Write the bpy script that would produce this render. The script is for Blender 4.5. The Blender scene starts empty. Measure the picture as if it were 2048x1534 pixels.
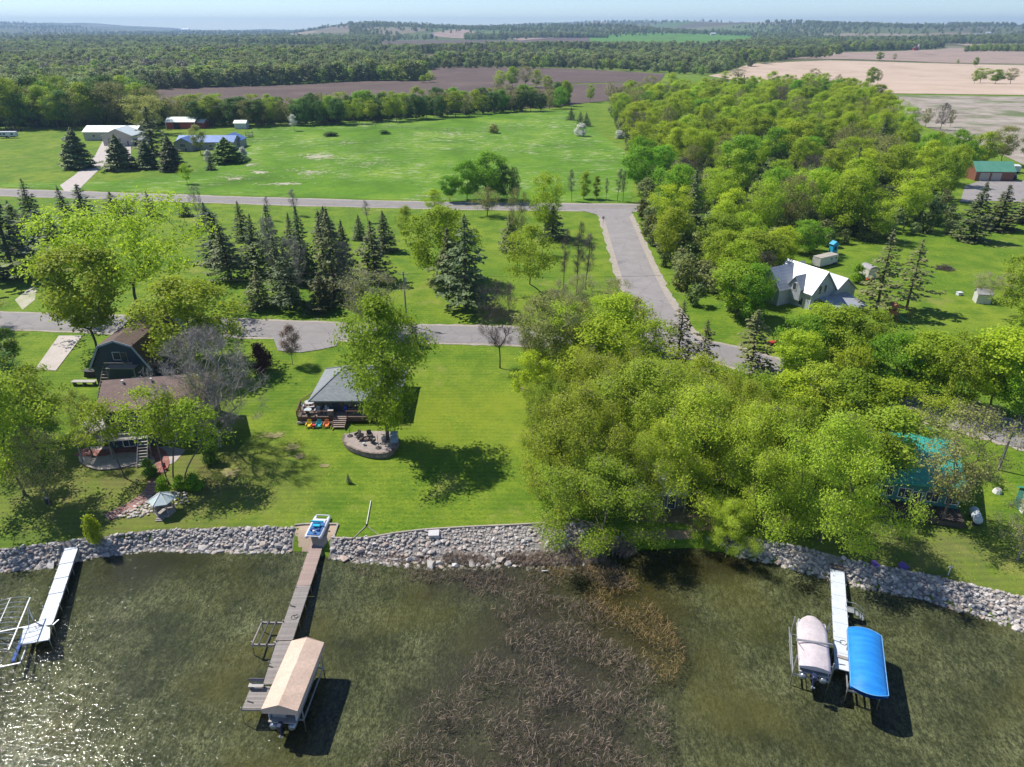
import bpy, bmesh, math, random
import numpy as np
from mathutils import Vector, Matrix, geometry as mgeo

# ---------------------------------------------------------------- camera, sky, sun, exposure
S = bpy.context.scene
COL = S.collection
R = math.radians
FPX, CAMH = 1422.0, 54.0                       # focal length in photo pixels, height above the lake
PITCH = math.atan((767 - 53) / FPX)
cam = bpy.data.cameras.new('camera'); camo = bpy.data.objects.new('camera', cam); COL.objects.link(camo)
camo.location = (0, 0, CAMH); camo.rotation_euler = (math.pi / 2 - PITCH, 0, 0)
cam.sensor_width = 36.0; cam.lens = 36.0 * FPX / 2048; cam.clip_start = 0.5; cam.clip_end = 60000
S.camera = camo
SUN_EL, SUN_AZ = R(53), R(-62)                 # azimuth clockwise from +Y
w = bpy.data.worlds.new('World'); S.world = w; w.use_nodes = True
nt = w.node_tree; nt.nodes.clear()
sky = nt.nodes.new('ShaderNodeTexSky'); sky.sky_type = 'NISHITA'; sky.sun_disc = False
sky.sun_elevation = SUN_EL; sky.sun_rotation = SUN_AZ % (2 * math.pi)
sky.air_density = 0.72; sky.dust_density = 0.1; sky.ozone_density = 5.5; sky.altitude = 0
bg = nt.nodes.new('ShaderNodeBackground'); bg.inputs[1].default_value = 0.11
wo = nt.nodes.new('ShaderNodeOutputWorld')
nt.links.new(sky.outputs[0], bg.inputs[0]); nt.links.new(bg.outputs[0], wo.inputs[0])
sl = bpy.data.lights.new('sun', 'SUN'); sl.energy = 4.8; sl.angle = R(0.53); sl.color = (1.0, 0.95, 0.86)
so = bpy.data.objects.new('sun', sl); COL.objects.link(so)
SDIR = Vector((math.sin(SUN_AZ) * math.cos(SUN_EL), math.cos(SUN_AZ) * math.cos(SUN_EL), math.sin(SUN_EL)))
so.rotation_euler = SDIR.to_track_quat('Z', 'Y').to_euler(); so.location = (0, 0, 200)
S.view_settings.view_transform = 'Standard'; S.view_settings.look = 'None'
S.view_settings.gamma = 1.0; S.view_settings.use_curve_mapping = False; S.view_settings.exposure = 0.50
S.render.engine = 'CYCLES'
S.cycles.max_bounces = 6; S.cycles.diffuse_bounces = 4; S.cycles.glossy_bounces = 2; S.cycles.transmission_bounces = 3
S.cycles.transparent_max_bounces = 6; S.cycles.volume_bounces = 0
S.cycles.use_denoising = True; S.cycles.adaptive_threshold = 0.02; S.cycles.sample_clamp_indirect = 6.0
random.seed(7)
RNG = np.random.default_rng(11)

# ---------------------------------------------------------------- terrain height and placing helpers
WL = [(-90, 58), (-56.9, 61.34), (-51.8, 62.16), (-47.1, 63.85), (-41.9, 64.89), (-33.1, 64.72), (-25, 64.72), (-21.9, 63.8), (-17.2, 63.0),
      (-9.2, 62.58), (-1.4, 62.83), (7.1, 62.9), (13, 64.5), (21.8, 65.16), (28.7, 63.0), (36.7, 59.35), (43.7, 57.08), (51.5, 52.88), (60, 48.5), (90, 34)]
WT = [(-90, 60), (-57, 63.0), (-46.9, 65.2), (-42.2, 66.28), (-30.7, 66.93), (-25.4, 66.74), (-19.6, 64.9), (-15, 65.2), (-9.6, 66.28), (5.1, 67.59),
      (16.3, 67.6), (27.1, 65.0), (32.5, 63.35), (37.2, 61.25), (44.2, 58.9), (52.7, 55.4), (60, 51.5), (90, 37)]
def yw(x): return np.interp(x, [p[0] for p in WL], [p[1] for p in WL])
def yt(x): return np.interp(x, [p[0] for p in WT], [p[1] for p in WT])
def smooth(a, b, t):
    t = np.clip((t - a) / (b - a), 0, 1); return t * t * (3 - 2 * t)
def gz(x, y):
    """height of the land (and of the lake bed) at x, y"""
    x = np.asarray(x, float); y = np.asarray(y, float)
    a, b = yw(x), yt(x)
    bed = -0.12 - np.minimum(1.25, 0.075 * (a - y))
    bank = -0.12 + 1.62 * (y - a) / (b - a)
    lawn = 1.5 + np.minimum(2.0, 0.028 * (y - b))
    z = np.where(y < a, bed, np.where(y < b, bank, lawn))
    far = smooth(420, 900, y)
    roll = 3.5 * np.sin(x * .0061 + 1.3) * np.sin(y * .0083 + .4) + 3.0 * np.sin(x * .0033 - y * .0047 + 2.0)
    z = z + far * roll
    hf = smooth(2600, 5200, y)
    hills = 30 * np.sin(x * .00083 + .7) + 22 * np.sin(x * .0019 + y * .0006) + 12 * np.sin(x * .0047 + 1.1 + y * .001)
    z = z + hf * (22 + np.maximum(hills, -20) * 1.25)
    return z
def G(x, y): return float(gz(x, y))
def W(u, v, z=None, dz=0.0):
    """the point of the land (or of the level z) that the photo shows at pixel u, v"""
    a = (u - 1024) / FPX; b = (767 - v) / FPX
    d = (a, math.cos(PITCH) + b * math.sin(PITCH), -math.sin(PITCH) + b * math.cos(PITCH))
    if d[2] > -0.004: d = (d[0], d[1], -0.004)
    zz = 3.0 if z is None else z
    for _ in range(1 if z is not None else 12):
        t = (CAMH - zz) / -d[2]
        if z is None: zz = min(CAMH - 9, 0.5 * zz + 0.5 * (G(d[0] * t, d[1] * t) + dz))
    return Vector((d[0] * t, d[1] * t, (G(d[0] * t, d[1] * t) + dz) if z is None else z))
def PX(p):
    z = p[2] - CAMH
    f = p[1] * math.cos(PITCH) - z * math.sin(PITCH); up = p[1] * math.sin(PITCH) + z * math.cos(PITCH)
    return 1024 + FPX * p[0] / f, 767 - FPX * up / f, f
def height_to(p, vtop):
    lo, hi = 0.1, 60.0
    for _ in range(30):
        m = (lo + hi) / 2
        if PX((p[0], p[1], p[2] + m))[1] > vtop: lo = m
        else: hi = m
    return (lo + hi) / 2

# ---------------------------------------------------------------- materials
MATS = {}
def newmat(name):
    m = bpy.data.materials.new(name); m.use_nodes = True; MATS[name] = m
    n = m.node_tree.nodes; b = n['Principled BSDF']; return m, m.node_tree, b
def N(t, typ, **kw):
    n = t.nodes.new(typ)
    for k, v in kw.items(): setattr(n, k, v)
    return n
def noise(t, vec, scale, detail=3, rough=.55, dist=0):
    n = N(t, 'ShaderNodeTexNoise'); n.inputs['Scale'].default_value = scale; n.inputs['Detail'].default_value = detail
    n.inputs['Roughness'].default_value = rough; n.inputs['Distortion'].default_value = dist
    if vec is not None: t.links.new(vec, n.inputs['Vector'])
    return n.outputs['Fac']
def ramp(t, fac, stops):
    r = N(t, 'ShaderNodeValToRGB'); e = r.color_ramp.elements
    while len(e) < len(stops): e.new(0.5)
    for el, (p, c) in zip(e, stops):
        el.position = p; el.color = (c, c, c, 1) if isinstance(c, (int, float)) else tuple(c) + (1,)
    t.links.new(fac, r.inputs[0]); return r.outputs[0]
def mix(t, fac, a, b, mode='MIX'):
    m = N(t, 'ShaderNodeMix', data_type='RGBA', blend_type=mode)
    for sock, val in ((m.inputs[0], fac), (m.inputs[6], a), (m.inputs[7], b)):
        if hasattr(val, 'links'): t.links.new(val, sock)
        elif isinstance(val, (int, float)): sock.default_value = val if sock == m.inputs[0] else (val, val, val, 1)
        else: sock.default_value = tuple(val) + (1,)
    return m.outputs[2]
def coords(t, mode='Object', sc=None):
    c = N(t, 'ShaderNodeTexCoord').outputs[mode]
    if sc:
        mp = N(t, 'ShaderNodeMapping'); mp.inputs['Scale'].default_value = sc; t.links.new(c, mp.inputs['Vector']); c = mp.outputs[0]
    return c
def bump(t, b, h, strength=.3, dist=.05):
    n = N(t, 'ShaderNodeBump'); n.inputs['Strength'].default_value = strength; n.inputs['Distance'].default_value = dist
    t.links.new(h, n.inputs['Height']); t.links.new(n.outputs[0], b.inputs['Normal'])
def mat(name, c1, c2=None, scale=3.0, rough=.75, bstr=0.0, bscale=30, metal=0.0, spec=.3, sc=None, orand=0.0, worn=0.0):
    """plain procedural surface: two tones mixed by noise, fine relief, optional tone shift from one object to the next"""
    if name in MATS: return MATS[name]
    m, t, b = newmat(name)
    c2 = c2 or tuple(x * .72 for x in c1)
    co = coords(t, 'Object', sc)
    f = ramp(t, noise(t, co, scale, 5), [(.3, 0.), (.7, 1.)])
    c = mix(t, f, c1, c2)
    c = mix(t, ramp(t, noise(t, co, scale * 9, 3), [(.35, .0), (.7, .35)]), c, tuple(x * .55 for x in c2))
    if orand:
        oi = N(t, 'ShaderNodeObjectInfo').outputs['Random']
        h = N(t, 'ShaderNodeHueSaturation'); t.links.new(c, h.inputs['Color'])
        t.links.new(ramp(t, oi, [(0, 1 - orand), (1, 1 + orand)]), h.inputs['Value']); c = h.outputs[0]
    t.links.new(c, b.inputs['Base Color'])
    b.inputs['Roughness'].default_value = rough; b.inputs['Metallic'].default_value = metal
    b.inputs['Specular IOR Level'].default_value = spec
    if bstr: bump(t, b, noise(t, co, bscale, 3), bstr, .03)
    return m

def zone(t, co, cx, cy, r0, r1, ys=1.7):
    """1 inside an oval of the plan, falling to 0 at its rim"""
    d = N(t, 'ShaderNodeVectorMath', operation='DISTANCE'); mp = N(t, 'ShaderNodeMapping'); mp.inputs['Scale'].default_value = (1, ys, 0); t.links.new(co, mp.inputs['Vector'])
    t.links.new(mp.outputs[0], d.inputs[0]); d.inputs[1].default_value = (cx, cy * ys, 0)
    g = N(t, 'ShaderNodeMapRange'); t.links.new(d.outputs['Value'], g.inputs[0]); g.inputs[1].default_value = r0; g.inputs[2].default_value = r1; g.inputs[3].default_value = 1; g.inputs[4].default_value = 0
    return g.outputs[0]
def both(t, a, b3):
    k = N(t, 'ShaderNodeMath', operation='MULTIPLY'); t.links.new(a, k.inputs[0]); t.links.new(b3, k.inputs[1]); return k.outputs[0]

# ---------------------------------------------------------------- mesh helpers
class B:
    """collects shapes; build() links them as one mesh object"""
    def __init__(s): s.v = []; s.f = []
    def add(s, vs, fs):
        o = len(s.v); s.v += [tuple(p) for p in vs]; s.f += [tuple(i + o for i in f) for f in fs]; return s
    def box(s, c, d, rz=0.0, tilt=None):
        x, y, z = d[0] / 2, d[1] / 2, d[2] / 2
        M = Matrix.Rotation(rz, 3, 'Z')
        if tilt: M = M @ Matrix.Rotation(tilt[0], 3, tilt[1])
        vs = [Vector(c) + M @ Vector((a * x, b * y, e * z)) for e in (-1, 1) for a, b in ((-1, -1), (1, -1), (1, 1), (-1, 1))]
        return s.add(vs, [(3, 2, 1, 0), (4, 5, 6, 7), (0, 1, 5, 4), (1, 2, 6, 5), (2, 3, 7, 6), (3, 0, 4, 7)])
    def bar(s, p, q, wd, ht=None):
        p, q = Vector(p), Vector(q); d = (q - p); L = d.length
        if L < 1e-6: return s
        d /= L; ht = ht or wd
        side = d.cross(Vector((0, 0, 1)))
        side = side.normalized() if side.length > 1e-4 else Vector((1, 0, 0))
        up = side.cross(d)
        vs = [e + side * a * wd / 2 + up * b * ht / 2 for e in (p, q) for a, b in ((-1, -1), (1, -1), (1, 1), (-1, 1))]
        return s.add(vs, [(0, 1, 2, 3), (7, 6, 5, 4), (0, 4, 5, 1), (1, 5, 6, 2), (2, 6, 7, 3), (3, 7, 4, 0)])
    def tube(s, pts, r, n=6, cap=True):
        pts = [Vector(p) for p in pts]; rs = r if isinstance(r, (list, tuple)) else [r] * len(pts)
        rings = []
        for i, p in enumerate(pts):
            d = (pts[min(i + 1, len(pts) - 1)] - pts[max(i - 1, 0)]).normalized()
            a = d.cross(Vector((0, 0, 1))); a = a.normalized() if a.length > 1e-3 else Vector((1, 0, 0)); b = d.cross(a)
            rings.append([p + (a * math.cos(2 * math.pi * k / n) + b * math.sin(2 * math.pi * k / n)) * rs[i] for k in range(n)])
        fs = [(i * n + k, i * n + (k + 1) % n, (i + 1) * n + (k + 1) % n, (i + 1) * n + k) for i in range(len(pts) - 1) for k in range(n)]
        if cap: fs += [tuple(range(n))[::-1], tuple((len(pts) - 1) * n + k for k in range(n))]
        return s.add([v for r_ in rings for v in r_], fs)
    def lathe(s, c, prof, n=12):
        c = Vector(c)
        vs = [c + Vector((r * math.cos(2 * math.pi * k / n), r * math.sin(2 * math.pi * k / n), z)) for r, z in prof for k in range(n)]
        fs = [(i * n + k, i * n + (k + 1) % n, (i + 1) * n + (k + 1) % n, (i + 1) * n + k) for i in range(len(prof) - 1) for k in range(n)]
        fs += [tuple(range(n))[::-1], tuple((len(prof) - 1) * n + k for k in range(n))]
        return s.add(vs, fs)
    def prism(s, poly, z0, z1):
        """vertical extrusion of a plan outline"""
        n = len(poly)
        return s.add([(p[0], p[1], z0) for p in poly] + [(p[0], p[1], z1) for p in poly],
                     [tuple(range(n))[::-1], tuple(range(n, 2 * n))] + [(i, (i + 1) % n, n + (i + 1) % n, n + i) for i in range(n)])
    def extrude(s, prof, p0, d, ax):
        """profile points (a, z) along unit vector ax from p0, swept by vector d"""
        n = len(prof); p0 = Vector(p0); d = Vector(d); ax = Vector(ax)
        a = [p0 + ax * u + Vector((0, 0, z)) for u, z in prof]
        return s.add(a + [p + d for p in a], [tuple(range(n)), tuple(range(2 * n - 1, n - 1, -1))] + [(i, n + i, n + (i + 1) % n, (i + 1) % n) for i in range(n)])
    def quad(s, *p): return s.add(p, [tuple(range(len(p)))])
    def mesh(s, name):
        me = bpy.data.meshes.new(name); me.from_pydata(s.v, [], s.f); me.update(); return me
    def build(s, name, m, parent=None, smooth=False, bevel=0):
        me = s.mesh(name)
        if smooth: me.shade_smooth()
        o = link(name, me, m, parent)
        bm = bmesh.new(); bm.from_mesh(me); bmesh.ops.recalc_face_normals(bm, faces=bm.faces); bm.to_mesh(me); bm.free()
        if bevel:
            md = o.modifiers.new('bevel', 'BEVEL'); md.width = bevel; md.segments = 2; md.limit_method = 'ANGLE'
        return o
def link(name, me, m=None, parent=None, loc=None, rz=0, scale=None):
    o = bpy.data.objects.new(name, me); COL.objects.link(o)
    if m is not None and len(me.materials) == 0: me.materials.append(m)
    if parent is not None: o.parent = parent
    if loc is not None: o.location = loc
    if rz: o.rotation_euler[2] = rz
    if scale is not None: o.scale = scale
    return o
def tag(o, label=None, cat=None, group=None, kind=None):
    for k, v in (('label', label), ('category', cat), ('group', group), ('kind', kind)):
        if v: o[k] = v
    return o
def thing(name, label, cat, loc=(0, 0, 0), rz=0.0, group=None):
    o = bpy.data.objects.new(name, None); COL.objects.link(o); o.location = loc; o.rotation_euler[2] = rz
    o.empty_display_size = .5
    return tag(o, label, cat, group)
def np_mesh(name, v, f, fattr=None):
    """fast mesh from arrays; faces all the same size; optional face value 'tone'"""
    me = bpy.data.meshes.new(name); n, k = f.shape
    me.vertices.add(len(v)); me.vertices.foreach_set('co', np.asarray(v, np.float32).ravel())
    me.loops.add(n * k); me.loops.foreach_set('vertex_index', f.astype(np.int32).ravel())
    me.polygons.add(n); me.polygons.foreach_set('loop_start', np.arange(0, n * k, k, dtype=np.int32))
    me.update(calc_edges=True)
    if fattr is not None:
        a = me.attributes.new('tone', 'FLOAT', 'FACE'); a.data.foreach_set('value', np.asarray(fattr, np.float32))
    return me
ORD = 'first second third fourth fifth sixth seventh eighth ninth tenth eleventh twelfth thirteenth fourteenth fifteenth sixteenth seventeenth eighteenth nineteenth twentieth'.split()
for tens_, th_ in (('twenty', None), ('thirty', 'thirtieth'), ('forty', 'fortieth'), ('fifty', 'fiftieth'), ('sixty', 'sixtieth'), ('seventy', 'seventieth'), ('eighty', 'eightieth'), ('ninety', 'ninetieth')):
    ORD += ([th_] if th_ else []) + [tens_ + '-' + o for o in ORD[:9]]
# ---------------------------------------------------------------- the land: one sheet to the horizon
def axis(parts):
    out = []
    for a, b, st in parts: out += list(np.arange(a, b, st))
    return np.array(out + [parts[-1][1]], float)
XS = np.concatenate([-axis([(65, 160, 5), (160, 600, 20), (600, 2000, 70), (2000, 9000, 350)])[::-1], axis([(-64, 64, 1.6)]), axis([(66, 160, 5), (160, 600, 20), (600, 2000, 70), (2000, 9000, 350)])])
YS = axis([(20, 50, 2), (50, 72, .6), (72, 140, 2), (140, 420, 7), (420, 1200, 22), (1200, 3000, 80), (3000, 12000, 250)])
gx, gy = np.meshgrid(XS, YS)
gzv = gz(gx, gy)
nx, ny = len(XS), len(YS)
idx = np.arange(nx * ny).reshape(ny, nx)
faces = np.stack([idx[:-1, :-1], idx[:-1, 1:], idx[1:, 1:], idx[1:, :-1]], -1).reshape(-1, 4)
gme = np_mesh('ground', np.stack([gx, gy, gzv], -1).reshape(-1, 3), faces); gme.shade_smooth()

def ground_material():
    m, t, b = newmat('grass_ground')
    co = coords(t)
    fine = noise(t, co, 2.6, 6, .7)
    c = ramp(t, fine, [(.30, (.030, .072, .006)), (.47, (.090, .175, .010)), (.70, (.205, .275, .024))])
    big = noise(t, co, .035, 5, .65)
    c = mix(t, ramp(t, big, [(.40, 0.), (.62, .65)]), c, (.205, .255, .024))
    mid = noise(t, co, .22, 6, .7)
    c = mix(t, ramp(t, mid, [(.42, .0), (.62, .75)]), c, (.050, .125, .007))
    # thin brownish turf of the old lakeside yards
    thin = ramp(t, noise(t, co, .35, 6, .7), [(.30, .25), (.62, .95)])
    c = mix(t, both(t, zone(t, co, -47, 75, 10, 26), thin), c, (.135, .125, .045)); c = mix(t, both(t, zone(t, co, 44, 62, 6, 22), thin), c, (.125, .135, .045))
    # sunburnt patch of the open lawn
    c = mix(t, both(t, zone(t, co, -4, 92, 4, 24), ramp(t, noise(t, co, .16, 5, .6), [(.3, .2), (.65, .8)])), c, (.235, .265, .022))
    # far off the land is a patchwork of fields
    sx = N(t, 'ShaderNodeSeparateXYZ'); t.links.new(co, sx.inputs[0]); fm = N(t, 'ShaderNodeMapRange'); t.links.new(sx.outputs['Y'], fm.inputs[0]); fm.inputs[1].default_value = 900; fm.inputs[2].default_value = 1300
    vf = N(t, 'ShaderNodeTexVoronoi'); vf.inputs['Scale'].default_value = .0022; t.links.new(coords(t, 'Object', (1, .6, 1)), vf.inputs['Vector']); hs_ = N(t, 'ShaderNodeSeparateColor'); t.links.new(vf.outputs['Color'], hs_.inputs[0])
    c = mix(t, fm.outputs[0], c, ramp(t, hs_.outputs[0], [(0, (.10, .075, .065)), (.3, (.07, .10, .03)), (.5, (.20, .155, .12)), (.7, (.075, .13, .03)), (.85, (.13, .10, .085)), (1, (.28, .22, .17))]))
    # mowing stripes across the lawns
    st = N(t, 'ShaderNodeTexWave', wave_type='BANDS', bands_direction='Y'); st.inputs['Scale'].default_value = .33
    st.inputs['Distortion'].default_value = 2.2; st.inputs['Detail'].default_value = 2; st.inputs['Detail Scale'].default_value = .4
    t.links.new(co, st.inputs['Vector'])
    c = mix(t, ramp(t, st.outputs['Fac'], [(.3, 0.), (.8, .13)]), c, (.24, .32, .03))
    # thin, dry and worn grass in patches
    dry = noise(t, co, .09, 6, .7)
    c = mix(t, ramp(t, dry, [(.58, 0.), (.70, .6)]), c, (.26, .25, .07))
    # dandelions
    vo = N(t, 'ShaderNodeTexVoronoi'); vo.inputs['Scale'].default_value = 1.3; t.links.new(co, vo.inputs['Vector'])
    c = mix(t, ramp(t, vo.outputs['Distance'], [(.05, .75), (.10, 0.)]), c, (.55, .45, .02))
    t.links.new(c, b.inputs['Base Color']); b.inputs['Roughness'].default_value = .9; b.inputs['Specular IOR Level'].default_value = .15
    bump(t, b, noise(t, co, 7, 5, .75), .9, .12)
    return m
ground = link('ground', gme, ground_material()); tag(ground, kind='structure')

def drape(name, poly, m, lift=.04, step=None, kind='structure', label=None):
    """a sheet over the land inside a plan outline"""
    poly = [(p[0], p[1]) for p in poly]
    xs = [p[0] for p in poly]; ys = [p[1] for p in poly]
    step = step or max(2.0, (max(xs) - min(xs)) / 40)
    pts = []
    for i in range(len(poly)):
        a, b2 = poly[i], poly[(i + 1) % len(poly)]
        n = max(1, int(math.dist(a, b2) / step))
        for k in range(n): pts.append((a[0] + (b2[0] - a[0]) * k / n, a[1] + (b2[1] - a[1]) * k / n))
    nb = len(pts); vs = [Vector(p) for p in pts]
    P = np.array(poly)
    for x in np.arange(min(xs) + step / 2, max(xs), step):
        for y in np.arange(min(ys) + step / 2, max(ys), step):
            if inside(P, x, y): vs.append(Vector((x + random.uniform(-.1, .1) * step, y + random.uniform(-.1, .1) * step)))
    r = mgeo.delaunay_2d_cdt(vs, [], [list(range(nb))], 1, 1e-4)
    me = bpy.data.meshes.new(name)
    me.from_pydata([(p.x, p.y, G(p.x, p.y) + lift) for p in r[0]], [], [tuple(f) for f in r[2]]); me.update()
    bm = bmesh.new(); bm.from_mesh(me)
    for f in bm.faces:
        f.normal_update()
        if f.normal.z < 0: f.normal_flip()
    bm.to_mesh(me); bm.free(); me.shade_smooth()
    return tag(link(name, me, m), label, kind=kind)
def inside(P, x, y):
    a, c = P, np.roll(P, -1, 0)
    k = (a[:, 1] > y) != (c[:, 1] > y)
    with np.errstate(divide='ignore', invalid='ignore'):
        xi = (c[:, 0] - a[:, 0]) * (y - a[:, 1]) / (c[:, 1] - a[:, 1]) + a[:, 0]
    return bool(np.sum(k & (x < xi)) % 2)
def pxpoly(pts): return [W(u, v) for u, v in pts]
def dens(pts, step):
    out = []
    for a, b2 in zip(pts[:-1], pts[1:]):
        n = max(1, int((Vector(b2) - Vector(a)).length / step))
        out += [Vector(a).lerp(Vector(b2), k / n) for k in range(n)]
    return out + [Vector(pts[-1])]
def spline(pts, n=8):
    P = [Vector(p) for p in pts]; P = [P[0] * 2 - P[1]] + P + [P[-1] * 2 - P[-2]]; out = []
    for i in range(1, len(P) - 2):
        for k in range(n):
            s = k / n; a, b2, c, d = P[i - 1:i + 3]
            out.append(.5 * ((2 * b2) + (c - a) * s + (2 * a - 5 * b2 + 4 * c - d) * s * s + (3 * b2 - a - 3 * c + d) * s ** 3))
    return out + [P[-2]]
def strip(name, line, wd, m, lift, kind='structure', off=0.0, wob=0.0, parent=None):
    """a band following a centre line over the land"""
    b = B(); L = []
    for i, p in enumerate(line):
        d = Vector(line[min(i + 1, len(line) - 1)]) - Vector(line[max(i - 1, 0)]); d.z = 0; d.normalize(); s = Vector((-d.y, d.x, 0))
        q = []
        for k in (-1, -.33, .33, 1):
            e = Vector(p) + s * (off + k * (wd / 2 + (random.uniform(-wob, wob) if abs(k) == 1 else 0)))
            q.append((e.x, e.y, G(e.x, e.y) + lift))
        L.append(q)
    vs = [p for q in L for p in q]
    fs = [(i * 4 + k, (i + 1) * 4 + k, (i + 1) * 4 + k + 1, i * 4 + k + 1) for i in range(len(L) - 1) for k in range(3)]
    o = b.add(vs, fs).build(name, m, parent, smooth=True)
    if kind and not parent: tag(o, kind=kind)
    return o

# ---------------------------------------------------------------- roads
def asphalt(name, c1, c2):
    m, t, b = newmat(name); co = coords(t)
    c = ramp(t, noise(t, co, .25, 6, .7), [(.3, c1), (.7, c2)])
    c = mix(t, ramp(t, noise(t, co, 6, 4, .8), [(.4, 0.), (.75, .35)]), c, tuple(x * .7 for x in c1))
    vo = N(t, 'ShaderNodeTexVoronoi', feature='DISTANCE_TO_EDGE'); vo.inputs['Scale'].default_value = .16
    wv = N(t, 'ShaderNodeVectorMath', operation='ADD'); nz = N(t, 'ShaderNodeTexNoise'); nz.inputs['Scale'].default_value = .7
    t.links.new(co, nz.inputs['Vector']); t.links.new(co, wv.inputs[0]); t.links.new(nz.outputs['Color'], wv.inputs[1]); t.links.new(wv.outputs[0], vo.inputs['Vector'])
    c = mix(t, ramp(t, vo.outputs['Distance'], [(.004, .5), (.012, 0.)]), c, (.09, .08, .085))
    t.links.new(c, b.inputs['Base Color']); b.inputs['Roughness'].default_value = .85
    bump(t, b, noise(t, co, 14, 3), .2, .02); return m
M_ROAD = asphalt('old_asphalt', (.195, .180, .180), (.25, .232, .228))
M_ROAD2 = asphalt('side_asphalt', (.215, .195, .192), (.285, .262, .255))
M_SHOULD = mat('gravel_shoulder', (.40, .36, .32), (.30, .26, .21), 1.2, .95, .4, 25)
M_CONC = mat('pale_concrete', (.50, .44, .41), (.42, .37, .34), .6, .85, .15, 20)
M_YEL = mat('faded_yellow_paint', (.50, .36, .10), (.36, .29, .14), 1.5, .8)
up = spline([W(u, v) for u, v in ((-900, 350), (-300, 374), (0, 384.5), (280, 394), (560, 403), (900, 411.5), (1265, 415.5), (1700, 419))], 14)
strip('gravel_verge', up, 11.0, M_SHOULD, .05, wob=.4); strip('upper_road', up, 8.0, M_ROAD, .09)
strip('centre_line', up, .14, M_YEL, .11, off=.1); strip('centre_line', up, .14, M_YEL, .11, off=-.12)
lo = spline([W(u, v) for u, v in ((-600, 622), (-200, 634), (0, 641), (280, 650), (560, 659), (850, 667.5), (1020, 672), (1250, 686), (1421, 703), (1550, 738), (1750, 790), (1975, 852), (2048, 873), (2300, 950))], 10)
strip('gravel_verge', lo, 9.0, M_SHOULD, .05, wob=.3); strip('lake_road', lo, 7.4, M_ROAD, .09)
sd = spline([W(u, v) for u, v in ((1226, 418), (1235, 440), (1246, 470), (1267, 528), (1290, 583), (1318, 634), (1345, 672), (1372, 694))], 10)
strip('gravel_verge', sd, 10.6, M_SHOULD, .055, wob=.4); strip('side_road', sd, 7.6, M_ROAD2, .10)
drape('road_mouth', pxpoly([(1150, 418), (1268, 418), (1262, 428), (1250, 442), (1214, 446), (1195, 430)]), M_ROAD2, .105, 3)
drape('parking_apron', pxpoly([(545, 672), (682, 673), (672, 693), (640, 700), (600, 706), (556, 702)]), M_ROAD, .11, 2)
drape('concrete_driveway', pxpoly([(118, 672), (165, 672), (112, 742), (70, 740), (98, 700)]), M_CONC, .10, 2)
drape('farm_driveway', pxpoly([(130, 384), (155, 384), (165, 372), (208, 330), (222, 321), (262, 330), (262, 283), (205, 283), (190, 312), (178, 325), (150, 350), (120, 371)]), M_CONC, .09, 4)
drape('garage_forecourt', pxpoly([(1920, 405), (1930, 372), (1960, 362), (2100, 362), (2100, 408), (1980, 402)]), M_ROAD2, .09, 3)

# ---------------------------------------------------------------- fields
def field(name, tones, scale=.03, rows=0.0, patch=None, fleck=None, rot=0.0):
    m, t, b = newmat(name); co = coords(t)
    c = ramp(t, noise(t, co, scale, 6, .65), [(.3, tones[0]), (.5, tones[1]), (.72, tones[2])])
    if rows:
        mp = N(t, 'ShaderNodeMapping'); mp.inputs['Rotation'].default_value = (0, 0, rot); t.links.new(co, mp.inputs['Vector'])
        wv = N(t, 'ShaderNodeTexWave', wave_type='BANDS', bands_direction='Y'); wv.inputs['Scale'].default_value = rows; wv.inputs['Distortion'].default_value = 1.5
        wv.inputs['Detail'].default_value = 3; wv.inputs['Detail Scale'].default_value = .3; t.links.new(mp.outputs[0], wv.inputs['Vector'])
        c = mix(t, ramp(t, wv.outputs['Fac'], [(.2, 0.), (.9, .35)]), c, tuple(x * 1.25 for x in tones[2]))
    if patch: c = mix(t, ramp(t, noise(t, co, patch[1], 6, .7), [(patch[2], 0.), (patch[2] + .12, .8)]), c, patch[0])
    if fleck:
        zone = ramp(t, noise(t, co, .018, 4, .6), [(.40, 0.), (.62, 1.)])
        fl = ramp(t, noise(t, coords(t, 'Object', (.5, 1.0, 1)), fleck[1], 6, .75), [(.52, 0.), (.66, .85)])
        mm = N(t, 'ShaderNodeMath', operation='MULTIPLY'); t.links.new(zone, mm.inputs[0]); t.links.new(fl, mm.inputs[1])
        c = mix(t, mm.outputs[0], c, fleck[0])
    t.links.new(c, b.inputs['Base Color']); b.inputs['Roughness'].default_value = .95; b.inputs['Specular IOR Level'].default_value = .1
    bump(t, b, noise(t, co, 1.5, 5, .7), .6, .2); return m
M_PAST = field('pasture_grass', [(.060, .130, .012), (.100, .205, .016), (.190, .285, .032)], .035, 0, ((.065, .14, .01), .3, .52), ((.50, .48, .33), .30))
M_PLOW = field('ploughed_soil', [(.078, .058, .052), (.102, .076, .068), (.148, .112, .095)], .012, .09, ((.20, .15, .115), .02, .60), None, .2)
M_TAN = field('stubble_field', [(.34, .255, .195), (.42, .32, .25), (.48, .38, .30)], .015, .06, ((.27, .21, .13), .02, .60), None, -.15)
M_TAN2 = field('turned_tan_soil', [(.21, .155, .13), (.28, .21, .175), (.35, .27, .22)], .012, .05, ((.14, .11, .09), .012, .55))
M_MARSH = field('pale_marsh', [(.16, .14, .10), (.30, .26, .22), (.40, .35, .31)], .05, 0, ((.09, .14, .04), .02, .50))
M_GREENF = field('young_crop', [(.06, .15, .02), (.09, .20, .03), (.12, .23, .05)], .01)
drape('pasture', pxpoly([(-420, 365), (0, 374), (560, 394), (900, 402), (1262, 405), (1268, 345), (1247, 300), (1190, 262), (1130, 220), (940, 228), (700, 246), (520, 249), (450, 290), (400, 340), (330, 352), (230, 362), (120, 366), (-100, 366)]), M_PAST, .05, 6)
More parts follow.
